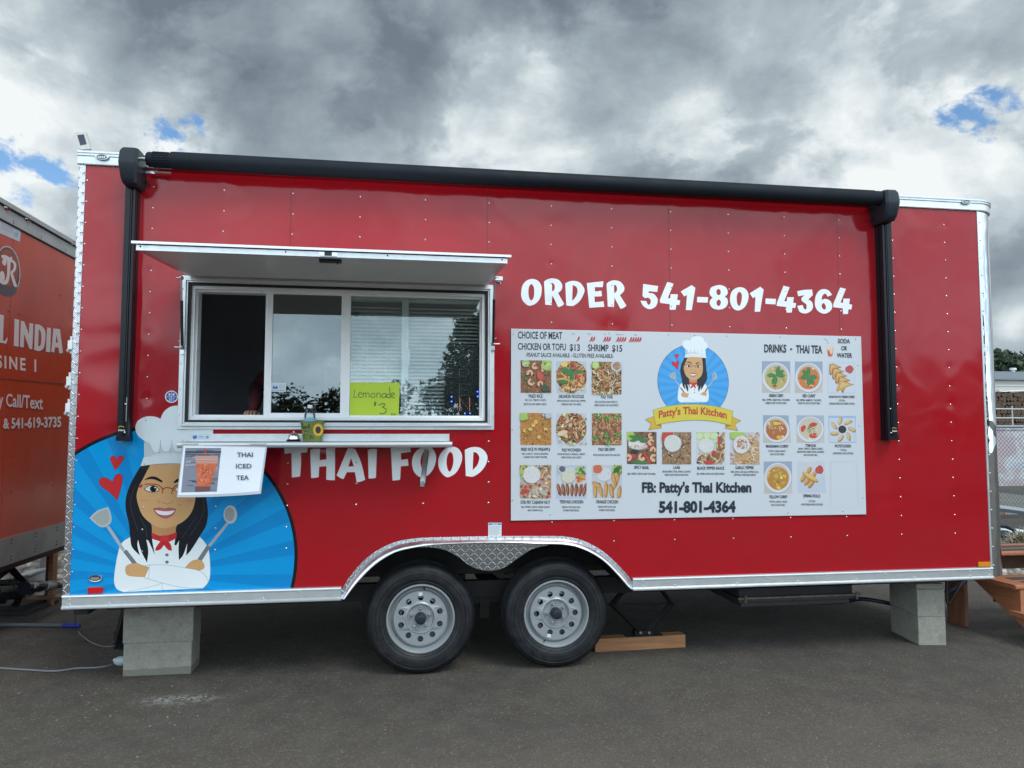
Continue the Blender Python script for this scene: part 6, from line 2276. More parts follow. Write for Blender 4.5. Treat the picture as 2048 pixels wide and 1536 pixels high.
# ------------------------------------------------------------------ orange red trailer next door
NX = -1.30
NB = thing('neighbour_trailer', (-2.5, 3.4, 0), 'orange red food trailer with white lettering and round R emblem', 'food trailer')
NRED = skin_mat('orange_enamel', (.52, .064, .024), .12, .016)
y0, y1 = -.35, 2.3
zb_, zt_ = .55, 3.12
s = MB()
s.box((NX - 2.4, y0, .74), (NX, y1, 2.985))
for py_ in (0.35, 1.10, 1.25, 1.9):
    for i in range(7):
        z = 2.62 - i * .26
        s.sphere((NX, py_, z), .006, 6, 1)
s.box((NX - .001, 1.125, .78), (NX + .0008, 1.129, 2.975), 1)
s.build('body', [NRED, mat('red_rivet', (.22, .03, .015), .35)], NB)
s = MB()
zr = [at(0, 395, 0, NX).z, at(150, 490, 0, NX).z]
for (z0, z1, x0, x1, m_) in ((2.986, 3.028, NX - .02, NX + .012, 0), (3.0285, 3.092, NX - .03, NX + .004, 0), (3.0925, 3.125, NX - .03, NX + .022, 0)):
    s.box((x0, y0 - .02, z0), (x1, y1 + .02, z1), m_)
s.box((NX - .01, y0, 3.080), (NX + .006, y1, 3.092), 1)
s.box((NX - .01, y0, 2.977), (NX + .008, y1, 2.9855), 1)
for i in range(5):
    yy = .25 + i * .42
    for zz in (2.998, 3.014):
        s.sphere((NX + .013, yy, zz), .004, 6, m=1)
s.box((NX - 2.42, y0, 2.99), (NX - .031, y1, 3.10))
s.build('top_rail', [mat('painted_grey_rail', (.40, .42, .41), .5, .3, var=.08), DARKSTEEL], NB)
for (u, v) in ((60 / 4.8, 240 + 848 / 4.8), (258 / 4.8, 240 + 955 / 4.8), (685 / 4.8, 240 + 1172 / 4.8)):
    p = at(u, v, 0, NX)
    s = MB()
    s.sphere((NX + .004, p.y, p.z), .030, 10, sc=(.5, 1.5, .8))
    s.sphere((NX + .014, p.y, p.z), .018, 8, 1, sc=(.6, 1.2, .8))
    s.build('marker_light', [STEEL, mat('dark_red_lens', (.12, .008, .008), .15)], NB, smooth=60)
s = MB()
s.box((NX - .03, y0 - .02, .545), (NX + .012, y1, .7395))
for i in range(4):
    yy = .9 + i * .36
    for zz in (.575, .60, .69, .715):
        s.sphere((NX + .012, yy, zz), .006, 6, m=1)
s.build('skirt_rail', [mat('brushed_grey_skirt', (.36, .37, .37), .45, .6, var=.15), DARKSTEEL], NB)
s = MB()
s.box((NX - 2.3, y0, .485), (NX - .05, y1, .5449))
s.build('underframe', mat('dark_red_frame', (.05, .012, .010), .6), NB)
nbf = lambda u, v, l: at(u, v, 0, NX + l)
LW, LG = (.76, .72, .72), (.05, .045, .05)
A = Art(zoomed(nbf, 0, 560, 4.8), 1e-4, 5e-4)
for col, dx, dy in ((LG, 4, 7), (LW, 0, 0)):
    for pts in ([(-60, 320), (10, 335, 1), (38, 340, 1), (28, 575, 1), (40, 590, 1), (76, 545, 1), (62, 612, 1), (-60, 590, 1)],
                [(140, 372, 1), (185, 384, 1), (178, 640, 1), (132, 632, 1)],
                [(200, 390, 1), (232, 398, 1), (278, 520, 1), (282, 412, 1), (320, 420, 1), (310, 665, 1), (282, 660, 1), (232, 520, 1), (228, 648, 1), (190, 640, 1)],
                [(452, 455, 1), (490, 462, 1), (482, 695, 1), (440, 688, 1)]):
        A.poly(sm([(p[0] + dx, p[1] + dy, *p[2:]) for p in pts]), col)
    A.poly(sm([(p[0] + dx, p[1] + dy, *p[2:]) for p in [(335, 425, 1), (385, 432), (430, 480), (436, 560), (420, 650), (380, 682), (328, 672, 1)]]), col, [sm([(p[0] + dx, p[1] + dy, *p[2:]) for p in [(372, 470, 1), (392, 500), (396, 560), (390, 620), (366, 640, 1)]])])
    A.poly(sm([(p[0] + dx, p[1] + dy, *p[2:]) for p in [(512, 465, 1), (575, 472, 1), (605, 700, 1), (568, 705, 1), (562, 650, 1), (530, 645, 1), (520, 695, 1), (492, 690, 1)]]), col, [sm([(p[0] + dx, p[1] + dy, *p[2:]) for p in [(544, 530, 1), (556, 600, 1), (534, 600, 1)]])])
A.text('SINE 1', -30, 835, 348, 880, 112, LW, .03, space=1.3)
for i in range(30):
    A.ell(16 + i * 20.3, 950 + i * 1.65, 7, 9, (.06, .012, .008), 8)
A.text('y Call/Text', -15, 1205, 412, 1240, 118, LW, .02)
A.text('& 541-619-3735', 30, 1424, 588, 1408, 92, LW, .035)
A.build('lettering', PRINT, NB)
A = Art(zoomed(nbf, 0, 420, 7.68), 1e-4, 5e-4)
A.ell(118, 940, 196, 390, (.52, .49, .49), 48, -.06)
A.ell(118, 940, 180, 370, (.075, .060, .070), 48, -.06)
A.ell(118, 900, 162, 300, (.34, .075, .035), 40, -.06)
A.poly(sm([(-70, 1130, 1), (120, 1165), (280, 1170, 1), (230, 1290), (130, 1330), (0, 1280)]), (.10, .08, .10))
for pts in ([(20, 700), (70, 690), (110, 720), (90, 840), (60, 850), (30, 800), (50, 760), (30, 730)],
            [(110, 740, 1), (160, 760), (150, 1000), (120, 1120), (60, 1145), (0, 1110), (-10, 1000), (20, 940), (60, 960), (75, 1050), (50, 1085), (90, 1060), (110, 960)],
            [(150, 770, 1), (200, 770), (248, 830), (240, 920), (195, 970, 1), (225, 1060), (268, 1180, 1), (215, 1165), (160, 985, 1), (165, 945), (205, 900), (205, 820), (165, 800)],
            [(60, 690), (120, 710), (175, 755), (165, 775), (110, 735)], [(160, 730), (178, 715), (190, 745), (180, 765)]):
    A.poly(sm(pts), LW)
A.build('round_emblem', PRINT, NB)
A = Art(zoomed(nbf, 0, 420, 7.68), 2e-4, 1.2e-3)
A.poly([(-40, 95), (325, 262), (305, 490), (-60, 330)], (.52, .55, .60))
A.stroke([(20, 160), (205, 255)], 16, (.08, .09, .12))
for i in range(4):
    A.stroke([(15, 195 + i * 28), (200, 285 + i * 24)], 5, (.36, .38, .44))
A.poly([(225, 335), (285, 350), (265, 415), (225, 385)], (.22, .45, .62))
A.build('paper_notice', PAPER, NB)
# stabiliser leg and running gear of that trailer, seen at its lower edge
s = MB()
hy = lambda px, py, x=-1.42: at(px, py, 0, x)
a, b, c, d2 = hy(30, 1132), hy(12, 1172), hy(58, 1168), hy(62, 1212)
s.tube([hy(0, 1150), hy(20, 1135), hy(48, 1166), hy(30, 1210)], .035, 4)
s.tube([hy(-10, 1168), hy(34, 1166)], .03, 4)
s.tube([hy(-15, 1185), hy(40, 1182)], .06, 8)
s.tube([hy(18, 1168), hy(0, 1200)], .05, 6)
s.build('stabiliser_leg', DARKSTEEL, NB)
s = MB()
q = [hy(u, v, -1.30) for (u, v) in ((48, 1176), (60, 1176), (68, 1173), (78, 1173), (88, 1172), (100, 1171), (112, 1170), (124, 1172))]
s.tube(q, [.050, .055, .038, .045, .035, .040, .030, .016], 12)
s.build('pipe_coupling', BLACKGLOSS, NB)
s = MB()
q = [hy(u, v, -1.285) for (u, v) in ((91, 1173), (97, 1173), (103, 1172), (108, 1171))]
s.tube(q, [.030, .034, .030, .026], 14)
s.build('coupling_ring', mat('pale_ring', (.26, .26, .25), .5), NB)
s = MB()
q = [hy(u, v, -1.26) for (u, v) in ((66, 1172), (72, 1171))]
s.tube(q, [.024, .024], 12)
s.build('coupling_ring', MATS['pale_ring'], NB)
s = MB()
pj = at(68, 1228, 2, .0)
s.box((pj.x - .42, pj.y, .0), (pj.x, pj.y + .42, .03), rot=(0, 0, R(-6)))
s.box((pj.x - .44, pj.y + .02, .031), (pj.x - .06, pj.y + .40, .072), rot=(0, 0, R(-6)))
tag(s.build('jack_pad', mat('dark_pad', (.03, .031, .033), .8, var=.3), None, org=(pj.x - .2, pj.y + .2, 0)), 'dark stacked jack pad on the asphalt below the orange trailer', 'jack pad')
# white box lid, posts, pipe between the trailers
s = MB()
p = at(62, 1152, 1, 2.6)
s.box((p.x - .07, 2.45, 0), (p.x + .05, 2.75, p.z + .01))
s.box((p.x - .085, 2.43, p.z + .0105), (p.x + .065, 2.77, p.z + .035), rot=(0, R(-8), 0))
tag(s.build('white_box', mat('white_box_paint', (.62, .65, .66), .4), None, bevel=.01, org=(p.x, 2.7, 0)), 'white lidded box behind the black coupling beneath the orange trailer', 'box')
p = at(100, 1180, 2, 0)
pw = at(100, 1120, 1, 2.35)
s = MB()
x0_, x1_ = at(96.5, 1150, 1, 2.35).x, at(105, 1150, 1, 2.35).x
s.box((x0_, 2.35, 0), (x1_, 2.44, 1.0))
tag(s.build('wood_post', WOOD, None, org=(x0_, 2.4, 0)), 'upright orange wooden post between the two trailers', 'post')
s = MB()
s.box((at(91, 1150, 1, 2.5).x, 2.5, 0), (at(97, 1150, 1, 2.5).x, 2.6, .62))
tag(s.build('brown_post', mat('dark_brown_paint', (.07, .025, .02), .6), None, org=(x0_ - .05, 2.55, 0)), 'dark brown post touching the orange wooden post', 'post')
s = MB()
pp = at(86, 1140, 1, 2.9)
s.tube([(pp.x, 2.9, 0), (pp.x, 2.9, .66)], .035, 14)
tag(s.build('white_pipe', mat('white_pvc', (.58, .60, .60), .35), None, smooth=50, org=(pp.x, 2.9, 0)), 'short upright white pipe behind the wooden post', 'pipe')
hose('wooden_stick', [at(26, 1200, 1, 1.75), at(80, 1196, 1, 1.9), at(150, 1190, 1, 2.1)], .018, mat('weathered_handle', (.26, .18, .11), .7, var=.2), 'long weathered wooden stick lying level under the orange trailer', 'stick')
hose('blue_pipe', [at(104, 1163, 1, 3.6), at(140, 1160, 1, 3.6)], .02, mat('blue_pipe_plastic', (.04, .12, .42), .4), 'thin blue pipe lying on the gravel behind the trailers', 'pipe')
hose('blue_pipe', [at(930, 1166, 1, 3.0), at(955, 1163, 1, 3.2), at(1000, 1170, 1, 3.3)], .02, MATS['blue_pipe_plastic'], 'blue hose on the gravel seen between the two wheels', 'pipe')
hose('blue_pipe', [at(1170, 1160, 1, 2.5), at(1200, 1156, 1, 2.7), at(1225, 1148, 1, 2.7)], .016, MATS['blue_pipe_plastic'], 'short blue hose beside the tyre near the scissor jack', 'pipe')

# ------------------------------------------------------------------ wooden steps at the front end
t = thing('wooden_steps', (6.5, .75, 0), 'reddish wooden steps with dark grip strips at the trailer front', 'steps')
X0, X1 = 5.86, 7.0
ty, tz = at(2032, 1180, 0, X0).y, at(2032, 1180, 0, X0).z
prof_t = None
for k, (yy, zz) in enumerate(((ty - .28, tz - .19), (ty, tz), (ty + .28, tz + .19))):
    s = MB()
    dd = .355
    # decking boards are scalloped underneath
    sec = [(yy + .012, zz + .032), (yy, zz + .024), (yy, zz + .008), (yy + .012, zz - .002)]
    for j in range(4):
        c0 = yy + .05 + j * .085
        sec += [(c0 - .012, zz - .002), (c0, zz + .005), (c0 + .012, zz - .002)]
    sec += [(yy + dd, zz), (yy + dd, zz + .032)]
    s.prism([(X0, a, b) for a, b in sec], (X1 - X0, 0, 0))
    tr = s.build('tread', WOODRED, t)
    s = MB()
    for off in (.035, .17):
        s.box((X0 + .14, yy + off, zz + .0325), (X1 - .05, yy + off + .085, zz + .0345))
    s.build('grip_strip', GRIP, tr)
for xs in (X0 + .045, X1 - .09):
    s = MB()
    sec = [(ty - .50, 0), (ty - .36, 0), (ty + .92, tz + .36), (ty + .92, tz + .38 - .003)]
    for (yy, zz) in ((ty + .56, tz + .38), (ty + .28, tz + .19), (ty, tz), (ty - .28, tz - .19)):
        sec += [(yy + .30, zz - .003), (yy + .02, zz - .003), (yy + .02, zz - .185)] if zz > .2 else [(yy + .30, zz - .003), (yy + .02, zz - .003), (yy + .02, 0.001)]
    s2 = [(ty - .42, 0), (ty - .20, 0), (ty + .62, tz + .08), (ty + .62, tz + .187), (ty + .29, tz + .187), (ty + .29, tz - .003), (ty + .012, tz - .003), (ty + .012, tz - .193), (ty - .268, tz - .193)]
    s.prism([(xs, a, b) for a, b in s2], (.042, 0, 0))
    s.build('stringer', WOODRED, t)
s = MB()
for (yy, zz) in ((ty + .03, tz - .19), (ty + .31, tz)):
    s.box((X0 + .09, yy + .26, zz + .036), (X1 - .1, yy + .285, zz + .186))
s.build('riser', mat('dark_stained_board', (.10, .045, .028), .65, var=.3), t)
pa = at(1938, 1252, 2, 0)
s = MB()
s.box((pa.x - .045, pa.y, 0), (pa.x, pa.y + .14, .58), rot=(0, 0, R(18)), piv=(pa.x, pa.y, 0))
s.build('post', mat('shaded_post', (.19, .080, .042), .7, var=.3, scale=5, stretch=(6, 6, .6)), t)  # wood colour darkened to stand for the shade the post is in

# ------------------------------------------------------------------ yard behind the right end
s = MB()
s.box((5.6, 7.6, 0), (16, 16.4, .012))
tag(s.build('yard_path', mat('pale_concrete', (.17, .165, .15), .9, var=.15, scale=1.2, bump=.002, bscale=60), None), kind='structure')
t = thing('curb_rail', (9, 7.4, 0), 'low red and white painted rail along the yard edge', 'rail')
p = at(2010, 1037, 1, 7.4)
s = MB()
for i in range(14):
    s.box((7.2 + i * .4, 7.38, .10), (7.2 + (i + 1) * .4 - .001, 7.46, p.z + .02), i % 2)
s.build('rail', [mat('faded_red_paint', (.40, .12, .11), .6), mat('dirty_white_paint', (.5, .48, .46), .6)], t)
s = MB()
for i in range(4):
    s.box((7.4 + i * 1.6, 7.40, .01), (7.46 + i * 1.6, 7.44, .0995))
s.build('foot', DARKSTEEL, t)

FY = 6.75
t = thing('chain_link_fence', (9.5, FY, 0), 'grey chain link fence with steel top rail behind the wooden steps', 'fence')
zt_ = at(2010, 853, 1, FY).z
fx0, fx1 = 6.2, 14.0
s = MB()
pitch = .075
n = int((fx1 - fx0) / pitch)
H = zt_ - .03
for i in range(-int(H / pitch) - 1, n):
    for sg in (1, -1):
        xa, za = fx0 + i * pitch, .06
        xb, zb2 = xa + (H - .06), H
        if sg < 0:
            xa, xb = xb, xa
        # clip to the bay
        def cl(xa, za, xb, zb2):
            pts = []
            for (x, z) in ((xa, za), (xb, zb2)):
                if x < fx0:
                    tt = (fx0 - xa) / (xb - xa)
                    x, z = fx0, za + (zb2 - za) * tt
                if x > fx1:
                    tt = (fx1 - xa) / (xb - xa)
                    x, z = fx1, za + (zb2 - za) * tt
                pts.append((x, FY + (.003 if sg > 0 else -.003), z))
            return pts
        if max(xa, xb) <= fx0 or min(xa, xb) >= fx1:
            continue
        q = cl(xa, za, xb, zb2)
        s.tube(q, .0042, 3, cap=False)
s.build('mesh', mat('galvanised_wire', (.10, .115, .12), .6, .2), t)
s = MB()
s.tube([(fx0, FY, zt_), (fx1, FY, zt_)], .024, 10)
s.build('top_rail', mat('galvanised_pipe', (.30, .35, .37), .4, .6), t, smooth=50)
for i in range(4):
    s = MB()
    s.tube([(fx0 + .2 + i * 2.45, FY + .03, 0), (fx0 + .2 + i * 2.45, FY + .03, zt_ + .05)], .03, 10)
    s.sphere((fx0 + .2 + i * 2.45, FY + .03, zt_ + .06), .035, 8)
    s.build('post', MATS['galvanised_pipe'], t, smooth=50)

# painted white wall across the yard
m = bpy.data.materials.new('scribbled_wall')
m.use_nodes = True
k = NT(m.node_tree)
pr = k.n('ShaderNodeBsdfPrincipled', i_Roughness=.7)
k.n('ShaderNodeOutputMaterial', i_Surface=pr.outputs[0])
co = k.n('ShaderNodeTexCoord').outputs['Object']
c = k.mix(k.ramp(k.noise(co, 1.6, 4, .6, 1.5), [(.42, 0.0), (.56, 1.0)]), (.52, .54, .55), (.43, .35, .37))
c = k.mix(k.ramp(k.noise(co, .9, 4, .6, 2.5), [(.55, 0.0), (.62, .8)]), c, (.40, .45, .52))
k.put(pr.inputs['Base Color'], c)
wb = at(2010, 972, 2, 0).y
s = MB()
s.box((8.0, wb, 0), (26, wb + .2, 1.55))
s.box((7.96, wb - .03, 1.551), (26, wb + .24, 1.60))
tag(s.build('white_wall', [m], None, org=(15, wb, 0)), 'long white wall with faint pink and blue scribbles across the yard', 'wall')

# stack of logs and thin pipe rack beyond
ys = 34.0
zt2, zb2_ = at(2020, 787, 1, ys).z, 0
LOG = mat('bark', (.050, .036, .026), .9, var=.5, scale=7, stretch=(1, 1, .3))
CUT = mat('cut_wood', (.085, .058, .036), .85, var=.4, scale=12)
s = MB()
rl = random.Random(9)
z = .15
while z < zt2:
    x = 15.5
    while x < 42:
        r = rl.uniform(.10, .19)
        s.tube([(x, ys + rl.uniform(-.15, .1), z + rl.uniform(-.04, .04)), (x + rl.uniform(-.1, .1), ys + 3, z)], r, 8, 0, cap=False)
        cc = [(x + r * .96 * math.cos(a), ys + rl.uniform(-.16, -.13), z + r * .96 * math.sin(a)) for a in (q * math.pi / 4 for q in range(8))]
        s.face(cc, 1)
        x += r * 1.8
    z += .25
tag(s.build('log_stack', [LOG, CUT], None, org=(27, ys, 0)), 'long dark stack of logs and slabs behind the fence', 'log stack')
t = thing('pipe_rack', (24, 30, 0), 'thin pale pipe railing in front of the log stack', 'railing')
for py_ in (818, 836):
    s = MB()
    z = at(2020, py_, 1, 30).z
    s.tube([(14, 30, z), (40, 30, z)], .04, 6)
    s.build('rail', mat('pale_pipe', (.46, .47, .46), .5), t)
for i in range(8):
    s = MB()
    x = at(2024.5, 830, 1, 30).x - 3 * 3.0 + i * 3.0
    s.tube([(x, 30, 0), (x, 30, at(2020, 812, 1, 30).z)], .035, 6)
    s.build('post', MATS['pale_pipe'], t)

# pale industrial shed
YSH = 60.0
zr0, zr1, zw0 = at(2020, 757, 1, YSH).z, at(2020, 743, 1, YSH + 6).z, 0
xl_ = at(1996, 760, 1, YSH).x
t = thing('industrial_shed', (45, YSH, 0), 'long pale industrial shed with low grey roof below the forest', 'shed')
s = MB()
s.box((xl_ - 8, YSH, 0), (90, YSH + 12, zr0))
s.build('wall', mat('pale_cladding', (.50, .49, .45), .7, var=.06), t)
s = MB()
s.box((xl_ - 8.05, YSH - .06, at(2020, 771, 1, YSH).z - .06), (90, YSH - .002, at(2020, 770, 1, YSH).z))
s.tube([at(1996, 781, 1, YSH - .2), at(2004, 784, 1, YSH - .2), at(2018, 783, 1, YSH - .2), at(2060, 781, 1, YSH - .2)], .12, 6)
s.build('gutter_pipe', mat('white_trim', (.6, .6, .58), .6), t)
s = MB()
s.face([(xl_ - 8.3, YSH - .4, zr0 + .02), (90.4, YSH - .4, zr0 + .02), (90.4, YSH + 6, zr1), (xl_ - 8.3, YSH + 6, zr1)])
s.face([(xl_ - 8.3, YSH + 12.4, zr0 + .02), (90.4, YSH + 12.4, zr0 + .02), (90.4, YSH + 6, zr1), (xl_ - 8.3, YSH + 6, zr1)])
s.face([(xl_ - 8.3, YSH - .4, zr0 - .15), (90.4, YSH - .4, zr0 - .15), (90.4, YSH - .4, zr0 + .02), (xl_ - 8.3, YSH - .4, zr0 + .02)])
rf = s.build('roof', mat('grey_metal_roof', (.20, .23, .26), .5, .3, var=.08), t)
p = at(2026, 742, 1, YSH + 6)
s = MB()
s.lathe([(.20, -.3), (.20, .05), (.34, .08), (.34, .26), (.28, .32), (0, .34)], (p.x, YSH + 6, p.z), 2, 14)
s.build('vent', mat('white_vent', (.62, .64, .65), .5), rf)


# ------------------------------------------------------------------ vegetation
def leaf_mat(name, a, b):
    m = bpy.data.materials.new(name)
    m.use_nodes = True
    k = NT(m.node_tree)
    pr = k.n('ShaderNodeBsdfPrincipled', i_Roughness=.7)
    k.n('ShaderNodeOutputMaterial', i_Surface=pr.outputs[0])
    co = k.n('ShaderNodeTexCoord').outputs['Object']
    k.put(pr.inputs['Base Color'], k.mix(k.ramp(k.noise(co, .45, 4, .7), [(.35, 0.0), (.65, 1.0)]), a, b))
    return m


def leaves(s, c, rad, n, size, rnd_):
    for _ in range(n):
        d = Vector((rnd_.gauss(0, 1), rnd_.gauss(0, 1), rnd_.gauss(0, 1))).normalized() * rnd_.uniform(.45, 1.0) ** .5
        p = Vector(c) + Vector((d.x * rad[0], d.y * rad[1], d.z * rad[2]))
        a = Vector((rnd_.gauss(0, 1), rnd_.gauss(0, 1), rnd_.gauss(0, .7))).normalized()
        b = a.cross(Vector((rnd_.gauss(0, 1), rnd_.gauss(0, 1), rnd_.gauss(0, 1)))).normalized()
        h = size * rnd_.uniform(.6, 1.3)
        s.face([p - a * h, p + b * h * .6, p + a * h, p - b * h * .6])


# wooded hill far behind the shed
hl = MB()
rows = []
for j in range(9):
    y = 190 + j * 40
    rows.append([(x, y, (3 + 46 * (j / 8) ** .8) + 2.0 * math.sin(x * .02) + random.uniform(-.5, .5) if j else -1) for x in range(-260, 520, 20)])
hl.grid(rows)
tag(hl.build('hill', mat('forest_floor', (.022, .030, .016), .95, var=.3, scale=.1)), kind='structure')
s = MB()
rf_ = random.Random(21)
for i in range(1000):
    x = rf_.uniform(60, 400) if i < 520 else rf_.uniform(-240, 500)
    y = rf_.uniform(215, 320)
    z = (3 + 46 * min(1, (y - 190) / 320) ** .8) - 2
    h = rf_.uniform(12, 20)
    w = rf_.uniform(3.5, 5.5)
    if rf_.random() < .6:
        for q in range(7):
            f = q / 7
            leaves(s, (x + rf_.uniform(-.6, .6), y, z + h * (.25 + .75 * f)), (w * (1 - f * .85), w * (1 - f * .85), h * .10), 16, 1.7 * (1 - f * .5), rf_)
    else:
        for q in range(6):
            leaves(s, (x + rf_.uniform(-w, w) * .6, y, z + h * rf_.uniform(.35, .85)), (w * .6, w * .6, w * .5), 18, 1.6, rf_)
tag(s.build('forest', leaf_mat('conifer_leaf', (.018, .034, .018), (.040, .062, .030))), 'dark green forest on the low hill above the shed roof', 'forest', kind='stuff')

# the trees and hedge across the lot behind the photographer: they darken the lower half of every reflection
s = MB()
rt = random.Random(33)
TK = 1.5
for i in range(74):
    x = -46 + i * 1.7 + rt.uniform(-.7, .7)
    u = (x - 1.47) / TK + 1.47
    h = 3.1 + .45 * math.sin(i * .55) + .3 * math.sin(i * 1.3) + rt.uniform(-.35, .4)
    if 3.7 <= u <= 12.6:
        h = rt.uniform(5.6, 7.4)
    if -14 < u < -7:
        h = rt.uniform(3.9, 4.6)
    if u > 12.6:
        h = rt.uniform(1.6, 2.6) + max(0, u - 24) * .25
    if -7 < u < 1.5:
        h = rt.uniform(2.5, 3.2)
    h *= TK
    y = -46 + rt.uniform(-3, 3)
    s.tube([(x, y, 0), (x + rt.uniform(-.2, .2), y, h * .45), (x + rt.uniform(-.4, .4), y, h * .8)], [.2, .14, .06], 6)
    for q in range(int(5 + h * 1.9)):
        f = rt.uniform(.02, .94)
        leaves(s, (x + rt.uniform(-1.3, 1.3) * (1.25 - .7 * f), y + rt.uniform(-1.2, 1.2), f * h), (1.3, 1.2, .85), 105, .15, rt)
s.tube([(6.4, -45, 0), (6.3, -45, 4), (6.6, -45, 8)], [.3, .22, .08], 8)
for i in range(95):
    d = Vector((rt.gauss(0, 1), rt.gauss(0, 1), rt.gauss(0, 1))).normalized() * rt.uniform(.3, 1) ** .5
    leaves(s, (6.6 + d.x * 2.0, -45 + d.y * 1.8, 5.0 + d.z * 4.3), (.8, .8, .6), 100, .15, rt)
for i in range(150):
    leaves(s, (-50 + i * .8, -43 + rt.uniform(-1.2, 1.2), rt.uniform(.2, 1.9)), (1.1, .8, .8), 70, .16, rt)
tag(s.build('treeline', leaf_mat('broad_leaf', (.045, .07, .038), (.10, .14, .07))), 'dark row of bushy trees across the lot, mirrored in the window glass', 'trees', kind='stuff')

# small straw heap and hitch beside the steps
s = MB()
rs = random.Random(4)
hc_ = at(2035, 1082, 1, 2.6)
for i in range(700):
    a = rs.uniform(0, 6.28)
    r = abs(rs.gauss(0, .22))
    p = Vector((hc_.x + .15 + r * math.cos(a) * 1.6, 2.7 + r * math.sin(a), max(.02, hc_.z + .02 - r * .5 + rs.uniform(-.02, .04))))
    d = Vector((rs.gauss(0, 1), rs.gauss(0, 1), rs.gauss(0, .5))).normalized() * rs.uniform(.04, .12)
    w = Vector((-d.y, d.x, 0)).normalized() * .004
    s.face([p - d - w, p + d - w, p + d + w, p - d + w])
tag(s.build('weeds', mat('dry_straw', (.33, .30, .21), .9, var=.35, scale=15)), 'pale heap of dry straw and weeds behind the wooden steps', 'straw', kind='stuff')
s = MB()
for (x, y, z, r) in [(hc_.x + .15, 2.75, 0, .55)]:
    s.grid([[(x + r * f * 1.5 * math.cos(a), y + r * f * math.sin(a), max(.004, hc_.z * (1 - f ** 1.5) * .96)) for a in (2 * math.pi * i / 22 for i in range(22))] for f in (1, .85, .65, .45, .25, .02)], close=True)
tag(s.build('gravel', GRAVEL, smooth=60), 'low heap of gravel under the dry straw behind the steps', 'gravel', kind='stuff')
t = thing('steel_beam', (8.6, 4.9, 0), 'long grey steel beam with a pale top edge in front of the fence', 'beam')
a, b = at(1985, 1008, 1, 4.9), at(2075, 1020, 1, 4.9)
s = MB()
d = (b - a)
a, b = a - d * .6, b + d * 3
for o_, hh, mm in ((0, .045, 1), (.046, .05, 0)):
    q = [a + Vector((0, 0, -o_)), b + Vector((0, 0, -o_)), b + Vector((0, 0, -o_ - hh)), a + Vector((0, 0, -o_ - hh))]
    s.prism(q, (0, .10, 0), mm)
s.build('bar', [mat('slate_steel', (.07, .085, .10), .5, .3), mat('pale_steel_edge', (.42, .46, .48), .45)], t)
s = MB()
for f in (.12, .6, .95):
    p = a + (b - a) * f
    s.box((p.x - .03, p.y + .03, 0), (p.x + .03, p.y + .09, p.z - .097))
s.build('leg', DARKSTEEL, t)
t = thing('trailer_hitch', (7.3, 3.4, 0), 'black and white tow bar end poking out behind the steps', 'tow bar')
s = MB()
hq = lambda px, py: at(px, py, 1, 3.4)
s.tube([hq(1995, 1050), hq(2012, 1052), hq(2030, 1063)], [.03, .028, .02], 6)
s.tube([hq(1996, 1072), hq(2014, 1068)], [.07, .05], 8)
s.build('bar', BLACK, t)
s = MB()
s.tube([hq(1994, 1058), hq(2010, 1060), hq(2022, 1064)], .02, 6)
s.tube([hq(2030, 1061), hq(2060, 1066)], .024, 8)
s.build('pale_tube', mat('white_tube', (.6, .62, .63), .4), t)

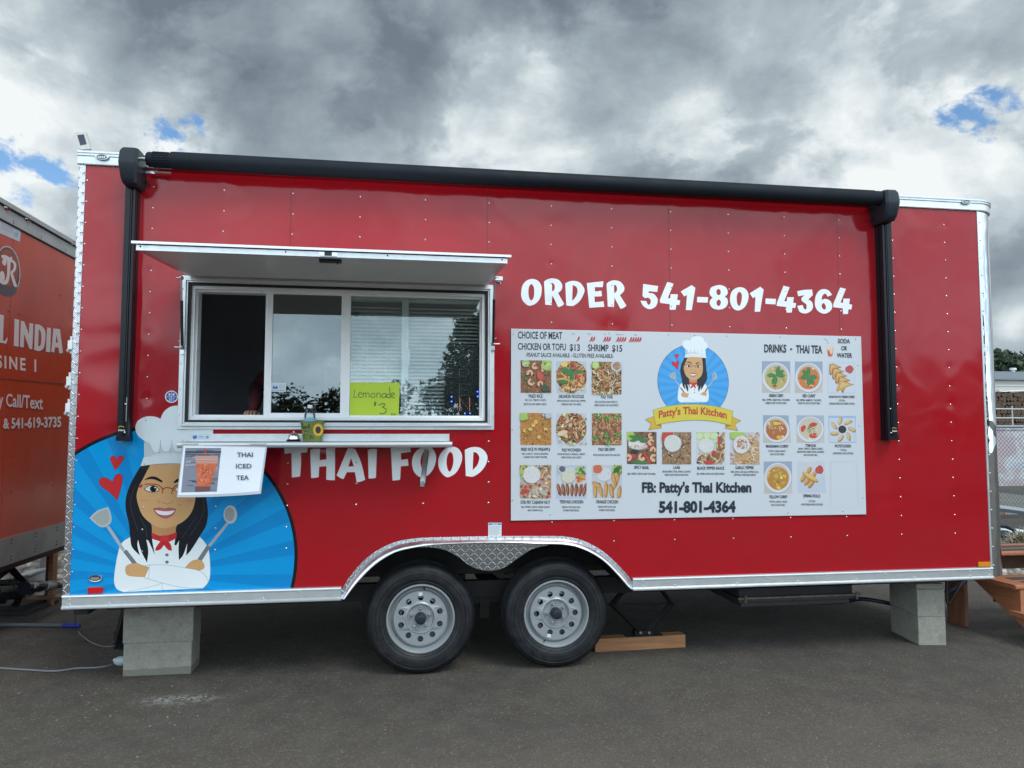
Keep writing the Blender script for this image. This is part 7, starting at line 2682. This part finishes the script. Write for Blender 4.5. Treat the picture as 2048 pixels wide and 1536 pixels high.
# ------------------------------------------------------------------ small solar lamp on the rear roof corner
PL = [at(u, v, 1, .06) for (u, v) in ((150, 265.5), (171, 263.5), (180.5, 297), (160, 299.5))]
cpt = sum(PL, Vector()) / 4
t = thing('solar_lamp', (cpt.x, .06, 3.163), 'small white solar lamp tilted on the trailer roof corner', 'solar lamp')
s = MB()
nrm = (PL[1] - PL[0]).cross(PL[3] - PL[0]).normalized()
if nrm.y > 0:
    nrm = -nrm
s.prism(PL, -nrm * .028)
s.build('housing', mat('cream_plastic', (.60, .60, .55), .45), t, bevel=.003)
s = MB()
q = lambda u, v: PL[0] * (1 - u) * (1 - v) + PL[1] * u * (1 - v) + PL[2] * u * v + PL[3] * (1 - u) * v
s.prism([q(.16, .16) + nrm * .001, q(.78, .14) + nrm * .001, q(.78, .72) + nrm * .001, q(.16, .74) + nrm * .001], nrm * .0015)
s.build('solar_cell', mat('solar_cell', (.008, .012, .05), .12), t)
s = MB()
p = q(.5, .98) + Vector((0, .02, 0))
s.tube([p, Vector((p.x + .01, .07, 3.158))], .012, 8)
s.box((p.x - .035, .045, 3.155), (p.x + .05, .10, 3.168))
s.build('foot', MATS['cream_plastic'], t)

# ------------------------------------------------------------------ white food cart across the lot: it shows as the pale patch in the shiny front end
t = thing('white_cart', (13.2, -9.6, 0), 'white food cart with green panel, mirrored in the glossy trailer end', 'food cart')
s = MB()
s.box((11.5, -11.6, .50), (16.4, -9.4, 2.75))
s.build('body', mat('cart_white', (.78, .79, .79), .3, var=.03), t, bevel=.06)
s = MB()
s.box((11.42, -11.68, 2.752), (16.48, -9.32, 2.82))
s.build('roof', ALU_SATIN, t, bevel=.01)
s = MB()
s.box((11.35, -11.0, .9), (11.498, -9.9, 2.3))
s.box((13.9, -9.398, 1.2), (15.9, -9.36, 2.2))
s.build('green_panel', mat('green_paint_bright', (.05, .30, .06), .35), t, bevel=.004)
s = MB()
s.box((12.1, -9.398, 1.45), (13.5, -9.37, 2.25))
s.build('window', mat('dark_window', (.02, .022, .025), .1), t, bevel=.004)
for x in (13.5, 14.4):
    s = MB()
    s.lathe([(.20, -.02), (.24, -.10), (.33, -.08), (.34, 0), (.33, .08), (.2, .1)], (x, -9.55, .34), 1, 28)
    s.lathe([(.20, .10), (.12, .09), (0, .09)], (x, -9.55, .34), 1, 28, 1)
    s.build('wheel', [RUBBER, SILVER], t, smooth=40)
s = MB()
s.box((11.6, -11.5, .38), (16.3, -9.6, .4999))
s.build('chassis', DARKSTEEL, t)
